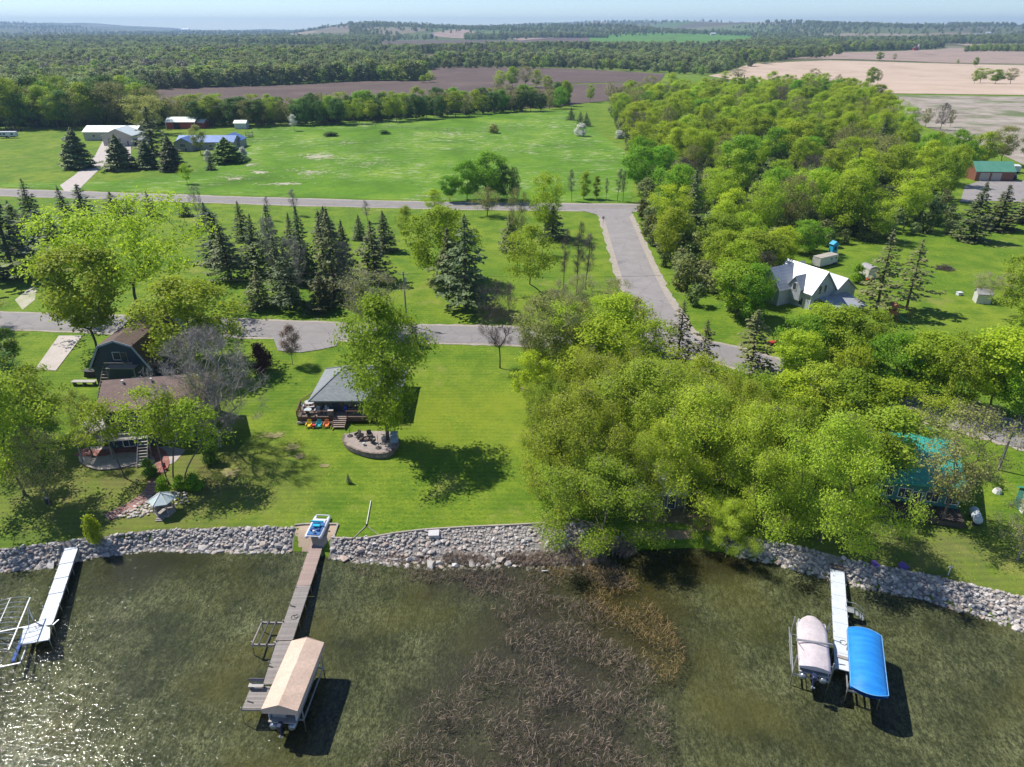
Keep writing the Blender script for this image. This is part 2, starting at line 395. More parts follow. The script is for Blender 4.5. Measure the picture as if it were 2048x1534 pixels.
drape('ploughed_field', pxpoly([(250, 184), (420, 172), (560, 171), (700, 164), (850, 160), (1000, 175), (1120, 170), (1340, 165), (1320, 195), (1180, 205), (1100, 216), (880, 222), (650, 222), (330, 220)]), M_PLOW, .25, 10)
drape('ploughed_field', pxpoly([(845, 166), (870, 134), (1000, 134), (1120, 137), (1330, 148), (1320, 164), (1120, 168), (1000, 174)]), M_PLOW, .25, 12)
drape('stubble_field', pxpoly([(1416, 152), (1500, 128), (1660, 121), (1900, 128), (2200, 133), (2300, 195), (1760, 187), (1600, 180), (1480, 162)]), M_TAN, .25, 12)
drape('tan_field', pxpoly([(1560, 118), (1660, 106), (1810, 102), (1900, 96), (2300, 104), (2300, 130), (1900, 126), (1700, 118.5)]), M_TAN2, .3, 18)
drape('marsh', pxpoly([(1760, 190), (2200, 196), (2300, 380), (2080, 345), (1960, 290), (1840, 250), (1790, 215)]), M_MARSH, .12, 8)
drape('far_ploughed_field', pxpoly([(720, 92), (800, 79), (900, 70), (1040, 69), (1180, 72), (1500, 72), (1540, 78), (1490, 84), (1200, 91), (1000, 93)]), M_PLOW, .8, 60)
drape('far_stubble_field', pxpoly([(850, 76), (920, 68), (1040, 69), (1180, 73), (1100, 76), (960, 78)]), M_TAN2, 1.2, 60)
drape('far_crop', pxpoly([(1180, 66), (1560, 65), (1560, 69), (1180, 70)]), M_GREENF, 1.2, 90)
drape('far_stubble_field', pxpoly([(60, 74), (160, 72), (180, 76), (70, 79)]), M_TAN2, 1.2, 40)
drape('far_ploughed_field', pxpoly([(1900, 88), (2200, 84), (2200, 95), (1940, 94)]), M_TAN2, .8, 60)

# ---------------------------------------------------------------- worn ground, gravel, sand
M_SOIL = mat('bare_soil', (.26, .19, .13), (.13, .11, .05), .5, .95, .5, 12)
M_STRAW = mat('dead_grass', (.34, .27, .15), (.20, .22, .05), .6, .95, .5, 14)
M_GRAV = mat('pea_gravel', (.50, .44, .41), (.36, .32, .30), 1.0, .95, .9, 9)
M_SAND = mat('beach_sand', (.46, .35, .26), (.38, .29, .21), .8, .95, .2, 25)
def blob(u, v, ru, rv, n=14, seed=0):
    r = random.Random(seed)
    return [W(u + ru * math.cos(2 * math.pi * k / n) * r.uniform(.7, 1.1), v + rv * math.sin(2 * math.pi * k / n) * r.uniform(.7, 1.1)) for k in range(n)]
drape('bare_soil', pxpoly([(1265, 1000), (1400, 1005), (1440, 1030), (1430, 1062), (1380, 1078), (1290, 1080), (1255, 1060)]), M_SOIL, .05, 1.5)
def ragged(name, u, v, ru, rv, m, n, seed, s0=.25, s1=.9, lift=.045):
    """a worn spot made of many small uneven scraps that thin out towards its rim"""
    r = random.Random(seed); b = B()
    for k in range(n):
        a = r.uniform(0, 6.28); q = abs(r.gauss(0, .55)); p = W(u + ru * q * math.cos(a), v + rv * q * math.sin(a)); s = r.uniform(s0, s1) * (1.25 - min(q, 1) * .8); l_ = lift + r.uniform(0, .02)
        b.add([(x, y, G(x, y) + l_) for x, y in ((p.x + s * 1.3 * math.cos(e) * w_, p.y + s * .8 * math.sin(e) * w_) for e, w_ in ((2 * math.pi * i / 9, r.uniform(.45, 1.2)) for i in range(9)))], [tuple(range(9))])
    return tag(b.build(name, m), kind='structure')
for k, (u, v, a, b2, n_) in enumerate(((545, 871, 28, 10, 46), (585, 895, 16, 15, 30), (648, 932, 9, 5, 10), (455, 945, 32, 12, 40), (600, 912, 18, 9, 14))): ragged('worn_patch', u, v, a, b2, M_STRAW, n_, k, .12, .55)
drape('worn_patch', pxpoly([(1030, 766), (1052, 770), (1085, 800), (1060, 792), (1040, 780)]), M_SOIL, .045, 1)
M_PALEG = mat('pale_dead_weeds', (.48, .43, .37), (.30, .32, .16), .25, .95, .6, 5)
for k, (u, v, a, b2, n_, s_) in enumerate(((637, 313, 46, 7, 190, 1.3), (520, 345, 26, 6, 60, 1.0), (570, 368, 80, 5, 70, .9), (470, 357, 45, 6, 60, .8), (620, 345, 90, 14, 110, .8), (500, 330, 30, 8, 40, .8), (740, 330, 130, 26, 70, .6), (900, 268, 150, 9, 60, .9), (850, 392, 40, 4, 30, .6), (700, 285, 120, 12, 50, .8), (1030, 300, 120, 24, 30, .6))): ragged('worn_patch', u, v, a, b2, M_PALEG, n_, 20 + k, .25 * s_, 1.1 * s_, .09)
drape('gravel_yard', pxpoly([(155, 905), (180, 893), (260, 895), (340, 893), (372, 900), (350, 925), (325, 935), (300, 928), (240, 938), (195, 940), (160, 928)]), M_GRAV, .05, 1.2)
drape('field_path', pxpoly([(30, 600), (60, 575), (75, 572), (70, 600), (45, 620)]), M_PALEG, .05, 2)
M_RUB = mat('bank_rubble', (.30, .275, .26), (.15, .135, .12), 1.6, .95, 1.0, 5)
for x0_, x1_ in ((-64, -25.3), (-20.9, 10.5), (24.5, 62)):
    xs_ = list(np.arange(x0_, x1_, 1.0)) + [x1_]
    drape('rubble_base', [(x, float(yw(x)) - .6) for x in xs_] + [(x, float(yt(x)) + .12 + .1 * math.sin(x * 3)) for x in xs_[::-1]], M_RUB, .045, .8)
sandp = [W(u, v, dz=.0) for u, v in ((588, 1060), (592, 1051), (675, 1051), (668, 1070), (655, 1085), (640, 1104), (600, 1104))]
drape('sand_landing', sandp, M_SAND, .06, .8)

# ---------------------------------------------------------------- the lake: clear water over a weedy bed
def bed_material():
    m, t, b = newmat('weedy_lake_bed'); co = coords(t)
    c = ramp(t, noise(t, co, .16, 5, .6), [(.3, (.088, .092, .056)), (.46, (.19, .192, .106)), (.60, (.285, .280, .158)), (.76, (.43, .42, .26))])
    c = mix(t, ramp(t, noise(t, coords(t, 'Object', (1, .55, 1)), 2.2, 6, .75), [(.38, .80), (.58, 0.)]), c, (.040, .046, .020))
    c = mix(t, ramp(t, noise(t, coords(t, 'Object', (1, .5, 1)), 6.5, 4, .7), [(.40, .75), (.56, 0.)]), c, (.045, .050, .022))
    c = mix(t, ramp(t, noise(t, co, .07, 3, .5), [(.50, 0.), (.66, .7)]), c, (.16, .140, .045))
    # peat-brown bottom under the reeds, golden shallows, shore shadow painted in left and right
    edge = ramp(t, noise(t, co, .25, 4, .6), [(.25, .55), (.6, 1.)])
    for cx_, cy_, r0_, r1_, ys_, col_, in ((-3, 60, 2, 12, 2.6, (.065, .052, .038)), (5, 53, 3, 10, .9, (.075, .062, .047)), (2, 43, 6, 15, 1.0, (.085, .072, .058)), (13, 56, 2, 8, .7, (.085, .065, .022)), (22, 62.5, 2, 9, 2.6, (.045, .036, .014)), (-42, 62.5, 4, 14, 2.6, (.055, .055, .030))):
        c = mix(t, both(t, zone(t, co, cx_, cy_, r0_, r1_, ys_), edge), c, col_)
    t.links.new(c, b.inputs['Base Color']); b.inputs['Roughness'].default_value = 1.0; b.inputs['Specular IOR Level'].default_value = 0
    bump(t, b, noise(t, co, 3.0, 5, .7), 1.0, .25); return m
bx = np.arange(-110, 110.1, 2.0); bys = np.arange(-20, 68, 1.0)
X, Y = np.meshgrid(bx, bys)
Z = np.minimum(gz(X, Y) + .12, -.05)
ii = np.arange(X.size).reshape(X.shape)
bm_ = np_mesh('lake_bed', np.stack([X, Y, Z], -1).reshape(-1, 3), np.stack([ii[:-1, :-1], ii[:-1, 1:], ii[1:, 1:], ii[1:, :-1]], -1).reshape(-1, 4)); bm_.shade_smooth()
tag(link('lake_bed', bm_, bed_material()), kind='structure')
def water_material():
    m, t, b = newmat('clear_lake_water'); t.nodes.remove(b); co = coords(t)
    mp = N(t, 'ShaderNodeMapping'); mp.inputs['Rotation'].default_value = (0, 0, R(28)); mp.inputs['Scale'].default_value = (1.0, 1.9, 1); t.links.new(co, mp.inputs['Vector'])
    a = noise(t, mp.outputs[0], 1.15, 3, .55, .6); c = noise(t, mp.outputs[0], 3.6, 3, .6, .3)
    ad = N(t, 'ShaderNodeMath', operation='MULTIPLY_ADD'); t.links.new(c, ad.inputs[0]); ad.inputs[1].default_value = .38; t.links.new(a, ad.inputs[2])
    bp = N(t, 'ShaderNodeBump'); bp.inputs['Strength'].default_value = 1.0; bp.inputs['Distance'].default_value = .058; t.links.new(ad.outputs[0], bp.inputs['Height'])
    gl = N(t, 'ShaderNodeBsdfGlossy'); gl.inputs['Roughness'].default_value = .065; t.links.new(bp.outputs[0], gl.inputs['Normal'])
    tr = N(t, 'ShaderNodeBsdfTransparent'); tr.inputs[0].default_value = (.76, .80, .74, 1)
    fr = N(t, 'ShaderNodeFresnel'); fr.inputs['IOR'].default_value = 1.33; t.links.new(bp.outputs[0], fr.inputs['Normal'])
    mx = N(t, 'ShaderNodeMixShader'); t.links.new(fr.outputs[0], mx.inputs[0]); t.links.new(tr.outputs[0], mx.inputs[1]); t.links.new(gl.outputs[0], mx.inputs[2])
    t.links.new(mx.outputs[0], t.nodes['Material Output'].inputs['Surface']); return m
wp = B().quad((-110, -20, 0), (110, -20, 0), (110, 70, 0), (-110, 70, 0))
tag(wp.build('lake', water_material()), kind='structure')
# ---------------------------------------------------------------- trees
def leafmat(name, c1, c2, transl=.5, hue=.012, val=.2):
    m, t, b = newmat(name)
    at = N(t, 'ShaderNodeAttribute', attribute_name='tone').outputs['Fac']
    c = mix(t, at, c1, c2)
    oi = N(t, 'ShaderNodeObjectInfo').outputs['Random']
    h = N(t, 'ShaderNodeHueSaturation'); t.links.new(c, h.inputs['Color'])
    t.links.new(ramp(t, oi, [(0, .5 - hue), (1, .5 + hue)]), h.inputs['Hue'])
    mu = N(t, 'ShaderNodeMath', operation='MULTIPLY'); t.links.new(oi, mu.inputs[0]); mu.inputs[1].default_value = 7.13
    fr = N(t, 'ShaderNodeMath', operation='FRACT'); t.links.new(mu.outputs[0], fr.inputs[0])
    v = N(t, 'ShaderNodeMapRange'); t.links.new(fr.outputs[0], v.inputs[0]); v.inputs[3].default_value = 1 - val; v.inputs[4].default_value = 1 + val
    t.links.new(v.outputs[0], h.inputs['Value']); c = h.outputs[0]
    t.links.new(c, b.inputs['Base Color']); b.inputs['Roughness'].default_value = .6; b.inputs['Specular IOR Level'].default_value = .25
    if transl:
        tl = N(t, 'ShaderNodeBsdfTranslucent'); t.links.new(c, tl.inputs[0])
        mx = N(t, 'ShaderNodeMixShader'); mx.inputs[0].default_value = transl
        t.links.new(b.outputs[0], mx.inputs[1]); t.links.new(tl.outputs[0], mx.inputs[2])
        t.links.new(mx.outputs[0], t.nodes['Material Output'].inputs['Surface'])
    return m
L_YEL = leafmat('leaf_yellow_green', (.26, .375, .014), (.52, .64, .040))
L_MAP = leafmat('leaf_maple_green', (.19, .29, .014), (.43, .53, .036))
L_BRI = leafmat('leaf_bright_green', (.13, .29, .014), (.31, .53, .034))
L_OLI = leafmat('leaf_olive_bud', (.27, .29, .070), (.46, .47, .13))
L_WIL = leafmat('leaf_willow', (.265, .375, .02), (.53, .64, .065))
L_DEEP = leafmat('leaf_deep_green', (.060, .14, .016), (.15, .26, .034), .3)
L_FAR = leafmat('leaf_far_wood', (.15, .19, .07), (.32, .38, .13), .4, .025, .45)
L_FAR2 = leafmat('leaf_far_bright', (.19, .27, .04), (.37, .47, .08), .35, .02, .28)
L_RED = leafmat('leaf_dark_red', (.06, .022, .022), (.11, .045, .040), .2)
L_BIRCH = leafmat('leaf_pink_bud', (.24, .18, .15), (.34, .26, .20), .2)
L_WHITE = leafmat('blossom_white', (.50, .52, .42), (.75, .75, .68), .3, .0, .1)
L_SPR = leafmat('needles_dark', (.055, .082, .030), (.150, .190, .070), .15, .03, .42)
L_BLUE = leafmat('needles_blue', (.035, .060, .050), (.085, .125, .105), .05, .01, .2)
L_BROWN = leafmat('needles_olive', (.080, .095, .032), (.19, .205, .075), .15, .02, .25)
M_BARK = mat('grey_bark', (.16, .135, .115), (.085, .07, .06), 2.0, .95, .5, 9, orand=.25)
M_BARKP = mat('pale_twigs', (.34, .31, .29), (.22, .20, .185), 2.0, .95, .3, 9, orand=.12)
M_BARKW = mat('birch_bark', (.55, .52, .48), (.30, .27, .25), 2.5, .9)

def grow(rng, fork, tips, lean=(0, 0), leader=0.0, step=1.0, kpath=.28, rtip=.014, pexp=2.25):
    nmax = 14 + len(tips) * 5
    pos = np.zeros((nmax, 3)); par = -np.ones(nmax, int); plen = np.zeros(nmax); n = 1
    top = max(fork, leader); k = max(4, int(top / .8))
    ff = 0
    for i in range(1, k + 1):
        s = i / k
        p = np.array([lean[0] * s * s + .12 * math.sin(s * 5 + fork), lean[1] * s * s + .1 * math.cos(s * 4), top * s])
        pos[n] = p; par[n] = n - 1; plen[n] = plen[n - 1] + top / k
        if p[2] >= fork - .4 and not ff: ff = n
        n += 1
    ff = ff or n - 1
    base = pos[ff]
    order = np.argsort(np.linalg.norm(tips - base, axis=1))
    for i in order:
        t = tips[i]; d = t - pos[ff:n]; dist = np.linalg.norm(d, axis=1)
        cost = dist * (1 + .5 * np.maximum(0, -d[:, 2] / (dist + 1e-6))) + kpath * (plen[ff:n] - plen[ff])
        j = ff + int(np.argmin(cost)); L = dist[j - ff]
        m = int(min(4, max(1, round(L / step))))
        if n + m >= nmax: break
        p0 = pos[j].copy(); bend = np.array([0, 0, 1.0]) * L * .12 + rng.normal(0, .05 * L, 3)
        prev = j
        for q in range(1, m + 1):
            s = q / m
            pos[n] = p0 + (t - p0) * s + bend * math.sin(math.pi * s) + (rng.normal(0, .03 * L, 3) if q < m else 0)
            par[n] = prev; plen[n] = plen[prev] + np.linalg.norm(pos[n] - pos[prev]); prev = n; n += 1
    pos, par = pos[:n], par[:n]
    acc = np.zeros(n); has = np.zeros(n, bool); has[par[1:]] = True
    for i in range(n - 1, 0, -1):
        if not has[i]: acc[i] = rtip ** pexp
        acc[par[i]] += acc[i]
    rad = acc ** (1 / pexp)
    rad[0] *= 1.35
    return pos, par, rad
def wood_mesh(name, pos, par, rad, extra=None):
    p = pos[par[1:]]; q = pos[1:]; r0 = np.minimum(rad[par[1:]], rad[1:] * 1.7); r0[:3] = rad[par[1:4]]; r1 = rad[1:]
    V, Fc, o = [], [], 0
    for sel, k in ((r1 < .05, 3), (r1 >= .05, 6)):
        if not sel.any(): continue
        a, b2, ra, rb = p[sel], q[sel], r0[sel], r1[sel]
        d = b2 - a; d /= np.linalg.norm(d, axis=1)[:, None] + 1e-9
        h = np.where(np.abs(d[:, 2:3]) > .9, [[1., 0, 0]], [[0, 0, 1.]])
        s = np.cross(d, h); s /= np.linalg.norm(s, axis=1)[:, None]; tt = np.cross(d, s)
        ang = np.arange(k) * 2 * math.pi / k
        ring = s[:, None] * np.cos(ang)[None, :, None] + tt[:, None] * np.sin(ang)[None, :, None]
        v = np.concatenate([a[:, None] + ring * ra[:, None, None], b2[:, None] + ring * rb[:, None, None]], 1).reshape(-1, 3)
        base = (np.arange(len(a)) * 2 * k)[:, None]; i = np.arange(k)[None]; j = (i + 1) % k
        f = np.stack([base + i, base + j, base + k + j, base + k + i], -1).reshape(-1, 4)
        V.append(v); Fc.append(f + o); o += len(v)
    if extra is not None: V.append(extra[0]); Fc.append(extra[1] + o)
    me = np_mesh(name, np.concatenate(V), np.concatenate(Fc)); me.shade_smooth(); return me
def leaves(rng, ctr, nrm, size, aspect=.6, tone=None, axis_dir=None):
    n = len(ctr)
    nrm = nrm / (np.linalg.norm(nrm, axis=1)[:, None] + 1e-9)
    h = rng.normal(size=(n, 3)) if axis_dir is None else axis_dir
    a = np.cross(nrm, np.cross(h, nrm)); a /= np.linalg.norm(a, axis=1)[:, None] + 1e-9
    b2 = np.cross(nrm, a); s = size[:, None]
    v = np.stack([ctr - a * s * .5, ctr + b2 * s * .5 * aspect, ctr + a * s * .5 + nrm * s * .12, ctr - b2 * s * .5 * aspect], 1).reshape(-1, 3)
    f = np.arange(n * 4).reshape(n, 4)
    return v, f, rng.random(n) if tone is None else tone
def crown_tips(rng, n, H, c0, wd, shape='round', lumps=.2, shell=.5, clump=.38):
    s = rng.random(n); th = rng.random(n) * 2 * math.pi
    if shape == 'round': Rr = np.sqrt(np.clip(1 - (1.9 * s - .85) ** 2 * .95, .03, 1))
    elif shape == 'dome': Rr = np.sqrt(np.clip(1 - (s * 1.0) ** 2.2, .02, 1)) * (.75 + .25 * np.minimum(1, s * 4))
    elif shape == 'vase': Rr = .35 + .65 * np.sin(np.clip(s * 1.15, 0, 1) * math.pi * .62) * np.sqrt(np.clip(1 - s ** 6, .05, 1))
    elif shape == 'tall': Rr = np.clip(np.sin((s * .93 + .05) * math.pi) ** .6, .1, 1)
    p = rng.random(4) * 6.28
    Rr = Rr * (1 + lumps * np.sin(3 * th + p[0] + 2 * s) + lumps * .7 * np.sin(5 * th + p[1] + 7 * s) + lumps * .5 * np.sin(9 * s + p[2]))
    rr = rng.random(n) ** shell * Rr * wd / 2
    x, y, z = rr * np.cos(th), rr * np.sin(th), c0 + s * (H - c0)
    # gather the tips into clumps so that the crown breaks up into light and dark masses
    K = max(6, n // 14); c = np.stack([x, y, z], -1); ctr = c[rng.integers(0, n, K)]
    j = np.argmin(((c[:, None] - ctr[None]) ** 2).sum(-1), 1)
    return c + (ctr[j] - c) * clump
def leafy(name, seed, H=13, c0=3.5, wd=10, fork=2.6, ntips=330, per=26, lsize=.34, cl=.75, shape='round', lean=(0, 0), leader=0.0, shell=.45, rtip=.014, lumps=.2, droop=0.0, twigs=0, tw=(.9, .035), clump=.38):
    rng = np.random.default_rng(seed)
    tips = crown_tips(rng, ntips, H - .5, c0, wd - 1, shape, lumps, shell, clump) + np.array([lean[0], lean[1], 0]) * np.linspace(.7, 1, ntips)[:, None]
    pos, par, rad = grow(rng, fork, tips, lean, leader, 1.0, .28, rtip)
    ex = None
    if twigs:
        ix = np.repeat(np.arange(ntips), twigs); n = len(ix); d = tips[ix] - np.array([lean[0], lean[1], c0]); d /= np.linalg.norm(d, axis=1)[:, None] + 1e-6
        d = d * .7 + rng.normal(size=(n, 3)) * .6 + np.array([0, 0, .25]); d /= np.linalg.norm(d, axis=1)[:, None]; s = rng.uniform(.5, 1.2, n) * tw[0]
        ex = leaves(rng, tips[ix] + d * s[:, None] * .4 + rng.normal(size=(n, 3)) * .12, rng.normal(size=(n, 3)), s, tw[1], None, d)[:2]
    wm = wood_mesh(name + '_wood', pos, par, rad, ex)
    lm = None
    if per:
        wgt = rng.uniform(.35, 1.6, ntips)
        cnt = np.maximum(2, (per * wgt).astype(int)); ix = np.repeat(np.arange(ntips), cnt); n = len(ix)
        off = rng.normal(size=(n, 3)) * np.array([cl, cl, cl * .7]) * .62
        if droop: off[:, 2] -= rng.random(n) ** 1.5 * droop
        ctr = tips[ix] + off
        cc = np.array([lean[0], lean[1], (H + c0) / 2])
        out = ctr - cc; out /= np.linalg.norm(out, axis=1)[:, None] + 1e-6
        loc = off / (np.linalg.norm(off, axis=1)[:, None] + 1e-6)
        nr = out * .45 + loc * .4 + np.array([0, 0, .55]) + rng.normal(size=(n, 3)) * .55
        tone = np.clip(rng.uniform(.1, .9, ntips)[ix] * .6 + rng.random(n) * .4, 0, 1)
        ad = None
        if droop:
            ad = rng.normal(size=(n, 3)) * .9 + np.array([0, 0, -.6])
        v, f, tone = leaves(rng, ctr, nr, rng.uniform(.65, 1.25, n) * lsize, .6 if not droop else .42, tone, ad)
        lm = np_mesh(name + '_leaves', v, f, tone)
    return dict(wood=wm, leaf=lm, H=H, W=wd)
def spruce(name, seed, H=14, wd=6, low=.5, gap=.42, dens=1.0, ragged=.25):
    rng = np.random.default_rng(seed); C, Nn, A, Sz, T = [], [], [], [], []
    z = low; bp, bq, br = [], [], []
    while z < H - .15:
        s = (z - low) / (H - low); r = wd / 2 * (1 - s) ** .82 * (1 if s > .06 else .8)
        k = max(3, int(rng.integers(5, 8)))
        a0 = rng.random() * 6.28
        for i in range(k):
            a = a0 + i * 2 * math.pi / k + rng.normal(0, .2); rr = max(.15, r * (1 + rng.normal(0, ragged)))
            drp = -.22 - .12 * (1 - s) + rng.normal(0, .08)
            d = np.array([math.cos(a), math.sin(a), 0.]); sd = np.array([-d[1], d[0], 0.])
            m = max(3, int(rr * 6.5 * dens)); tt = np.sqrt(rng.random(m)) * .9 + .1
            base = np.array([0, 0, z])
            p = base + d * (tt * rr)[:, None] + np.array([0, 0, 1.])[None] * (drp * rr * tt ** 1.0 + .16 * rr * tt ** 3)[:, None]
            yaw = rng.normal(0, .75, m); ax = d[None] * np.cos(yaw)[:, None] + sd[None] * np.sin(yaw)[:, None] + np.array([0, 0, -.25])
            p = p + sd[None] * (rng.normal(0, .16, m) * rr * tt)[:, None] + rng.normal(0, .06, (m, 3))
            C.append(p); A.append(ax); Nn.append(np.array([0, 0, 1.])[None] + d[None] * .45 + rng.normal(0, .35, (m, 3)))
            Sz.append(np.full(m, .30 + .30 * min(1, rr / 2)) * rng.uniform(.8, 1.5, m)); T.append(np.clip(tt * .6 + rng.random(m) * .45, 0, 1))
            bp.append(base); bq.append(base + d * rr * .8 + np.array([0, 0, drp * rr * .7])); br.append(.012 + .012 * rr)
        z += gap * (.55 + .6 * (1 - s)) * rng.uniform(.8, 1.2)
    m = 10
    C.append(np.stack([np.zeros(m), np.zeros(m), np.linspace(H - .6, H + .1, m)], -1)); Nn.append(rng.normal(size=(m, 3))); A.append(np.tile([[0, 0, 1.]], (m, 1))); Sz.append(np.full(m, .3)); T.append(np.full(m, .7))
    v, f, t = leaves(rng, np.concatenate(C), np.concatenate(Nn), np.concatenate(Sz), .55, np.concatenate(T), np.concatenate(A))
    lm = np_mesh(name + '_needles', v, f, t)
    k = 8; pos = np.stack([np.zeros(k), np.zeros(k), np.linspace(0, H * .97, k)], -1)
    nb = len(bp); P = np.concatenate([pos, np.array(bp), np.array(bq)]); par = np.concatenate([[-1], np.arange(k - 1), np.zeros(nb, int), k + np.arange(nb)])
    b = B(); b.tube(pos, [.17 * wd / 5 * (1 - i / k) + .02 for i in range(k)], 6)
    for p, q, r in zip(bp, bq, br): b.tube([p, q], [r, .008], 3, False)
    wm = b.mesh(name + '_wood')
    return dict(wood=wm, leaf=lm, H=H, W=wd)

V = {}
V['maple'] = [leafy('maple', 1, 13, 2.6, 11, 2.4, 390, 30, .36), leafy('maple', 2, 13, 3.0, 10, 2.8, 330, 30, .36, shape='tall'), leafy('maple', 3, 12, 2.2, 12, 2.0, 420, 27, .36, lumps=.28), leafy('maple', 4, 13, 3, 9.5, 3, 300, 30, .38, shape='vase')]
V['light'] = [leafy('light', 11, 14, 3.5, 11, 3, 360, 25, .31, shape='vase', shell=.55), leafy('light', 12, 13, 3, 10, 3, 330, 23, .31, lumps=.28, shell=.55), leafy('light', 13, 14, 4, 8, 4, 280, 23, .31, shape='tall', shell=.55)]
V['bud'] = [leafy('bud', 21, 13, 3.2, 10, 3, 600, 9, .24, .6, shape='vase', shell=.6, rtip=.012, twigs=6, tw=(.9, .024)), leafy('bud', 22, 13, 3, 9, 3, 560, 8, .24, .6, shell=.6, rtip=.012, twigs=6, tw=(.9, .024))]
V['bare'] = [leafy('bare', 31, 13, 3.4, 9.5, 3.2, 900, 0, shape='vase', shell=.5, rtip=.010, twigs=9, tw=(.9, .022)), leafy('bare', 32, 13, 2.6, 11, 2.4, 1300, 0, shape='round', shell=.5, rtip=.010, twigs=9, tw=(.95, .022)), leafy('bare', 33, 14, 4.5, 4.5, 4, 320, 0, shape='tall', leader=11, shell=.7, rtip=.012, twigs=8, tw=(1.0, .026))]
V['willow'] = [leafy('willow', 41, 13, 1.6, 15, 1.8, 640, 66, .235, .85, 'dome', lumps=.26, shell=.45, droop=.3, clump=.5, twigs=4), leafy('willow', 42, 12, 1.2, 13, 1.6, 560, 66, .235, .85, 'round', lumps=.3, shell=.45, droop=.3, clump=.5, twigs=4), leafy('willow', 43, 13, 2.0, 13, 2.4, 560, 58, .235, .85, 'vase', lumps=.3, shell=.55, droop=.25, clump=.48, twigs=4)]
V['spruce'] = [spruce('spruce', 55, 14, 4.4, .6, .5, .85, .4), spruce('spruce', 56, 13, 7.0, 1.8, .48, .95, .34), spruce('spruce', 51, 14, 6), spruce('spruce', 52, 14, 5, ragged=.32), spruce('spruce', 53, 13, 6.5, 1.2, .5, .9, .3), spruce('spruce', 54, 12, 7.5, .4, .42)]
V['thin'] = [spruce('thin', 61, 15, 6, 2.4, .62, .75, .42), spruce('thin', 62, 15, 5, 3.2, .66, .7, .5)]
V['cedar'] = [spruce('cedar', 71, 9, 7.5, .3, .24, 1.7, .14)]
V['shrub'] = [leafy('shrub', 81, 3, .25, 3.6, .25, 110, 30, .26, .38, 'dome', lumps=.15), leafy('shrub', 82, 3, .2, 3, .2, 90, 30, .26, .38, 'round')]
V['column'] = [leafy('column', 91, 14, 1.6, 4.6, 2, 200, 24, .34, .7, 'tall', leader=10)]
V['young'] = [leafy('young', 95, 14, 7.2, 8, 5.5, 170, 16, .32, .75, 'round', leader=7.5, lean=(.8, 0)), leafy('young', 96, 13, 5.5, 6.5, 5, 150, 15, .32, .75, 'tall', leader=7, lean=(1.6, .3)), leafy('young', 97, 13, 6.5, 9, 4.5, 170, 17, .34, .8, 'dome', leader=6, lean=(2.6, .2))]
V['lean'] = [leafy('lean', 98, 13, 4.2, 13, 2.2, 260, 26, .32, .8, 'dome', lean=(-2.2, 0), shell=.5)]
V['spread'] = [leafy('spread', 99, 15, 5.0, 21, 2.4, 620, 18, .36, .9, 'vase', lean=(1.0, 0), shell=.6, lumps=.24)]
V['lake'] = [leafy('lake', 100, 19, 3.0, 13, 5.5, 620, 36, .34, .85, 'tall', leader=14, shell=.6, lumps=.34, rtip=.022)]
V['far'] = [leafy('far', 101, 14, .6, 11, 1, 60, 15, 1.35, 1.5, 'round'), leafy('far', 102, 13, .6, 10, 1, 55, 15, 1.3, 1.5, 'vase'), leafy('far', 103, 15, .6, 9, 1, 55, 15, 1.3, 1.4, 'tall'), leafy('far', 104, 12, .6, 12, 1, 65, 14, 1.4, 1.5, 'round', lumps=.3)]

def tree(kind, var, p, h, wd, leaf, label, name='tree', group=None, bark=None, cat='tree', rz=None):
    """an individual tree: an Empty at its foot with trunk and crown under it"""
    d = V[kind][var % len(V[kind])]
    t = thing(name, label, cat, p, random.uniform(0, 6.28) if rz is None else rz, group)
    t.scale = (wd / d['W'], wd / d['W'] * random.uniform(.92, 1.08), h / d['H']); t.rotation_euler[0] = random.gauss(0, .02); t.rotation_euler[1] = random.gauss(0, .02)
    for nm, me, m in (('trunk', d['wood'], bark or M_BARK), ('crown', d['leaf'], leaf)):
        if me is None: continue
        if len(me.materials) == 0: me.materials.append(m)
        o = link(nm, me, None, t)
        if me.materials[0] is not m:
            o.material_slots[0].link = 'OBJECT'; o.material_slots[0].material = m
    return t
def T(kind, var, u, v, vtop, wpx, leaf, label, name='tree', group=None, bark=None, cat='tree', rz=None, hs=1.0):
    """the same, placed by where the photo shows its foot, top and width"""
    p = W(u, v); f = PX(p)[2]; h = height_to(p, vtop) * hs; f2 = PX((p.x, p.y, p.z + h * .6))[2]
    return tree(kind, var, p, h, wpx * f2 / FPX, leaf, label, name, group, bark, cat, rz)

# --- named trees of the lots by the lake
T('light', 1, 50, 990, 740, 220, L_WIL, 'gnarled half-leafed tree at the left edge of the photo near the rock bank', 'shoreline_tree')
T('light', 1, 8, 905, 690, 190, L_MAP, 'leafy tree cut by the left edge, up beside the concrete driveway', 'shade_tree')
T('light', 0, 95, 880, 735, 150, L_MAP, 'half-leafed tree just left of the brown-roofed house deck', 'shade_tree')
T('young', 1, 250, 955, 800, 105, L_MAP, 'slim leaning tree left of the round bush, rising before the house deck', 'slender_tree', rz=2.6)
T('young', 0, 338, 968, 775, 140, L_MAP, 'slim trunked tree behind the gazebo, leftmost of three stems', 'slender_tree', rz=2.4)
T('young', 1, 351, 966, 795, 120, L_MAP, 'slim straight tree behind the gazebo, middle of three stems', 'slender_tree', rz=1.2)
T('young', 2, 372, 970, 800, 150, L_MAP, 'slim tree behind the gazebo, bending away to the right', 'slender_tree', rz=.1)
T('bare', 1, 440, 893, 655, 230, None, 'large bare grey tree at the right end of the brown-roofed house', 'bare_tree', bark=M_BARKP)
T('shrub', 1, 526, 742, 676, 50, L_RED, 'dark red leafed small tree beside the bare grey tree', 'ornamental_tree')
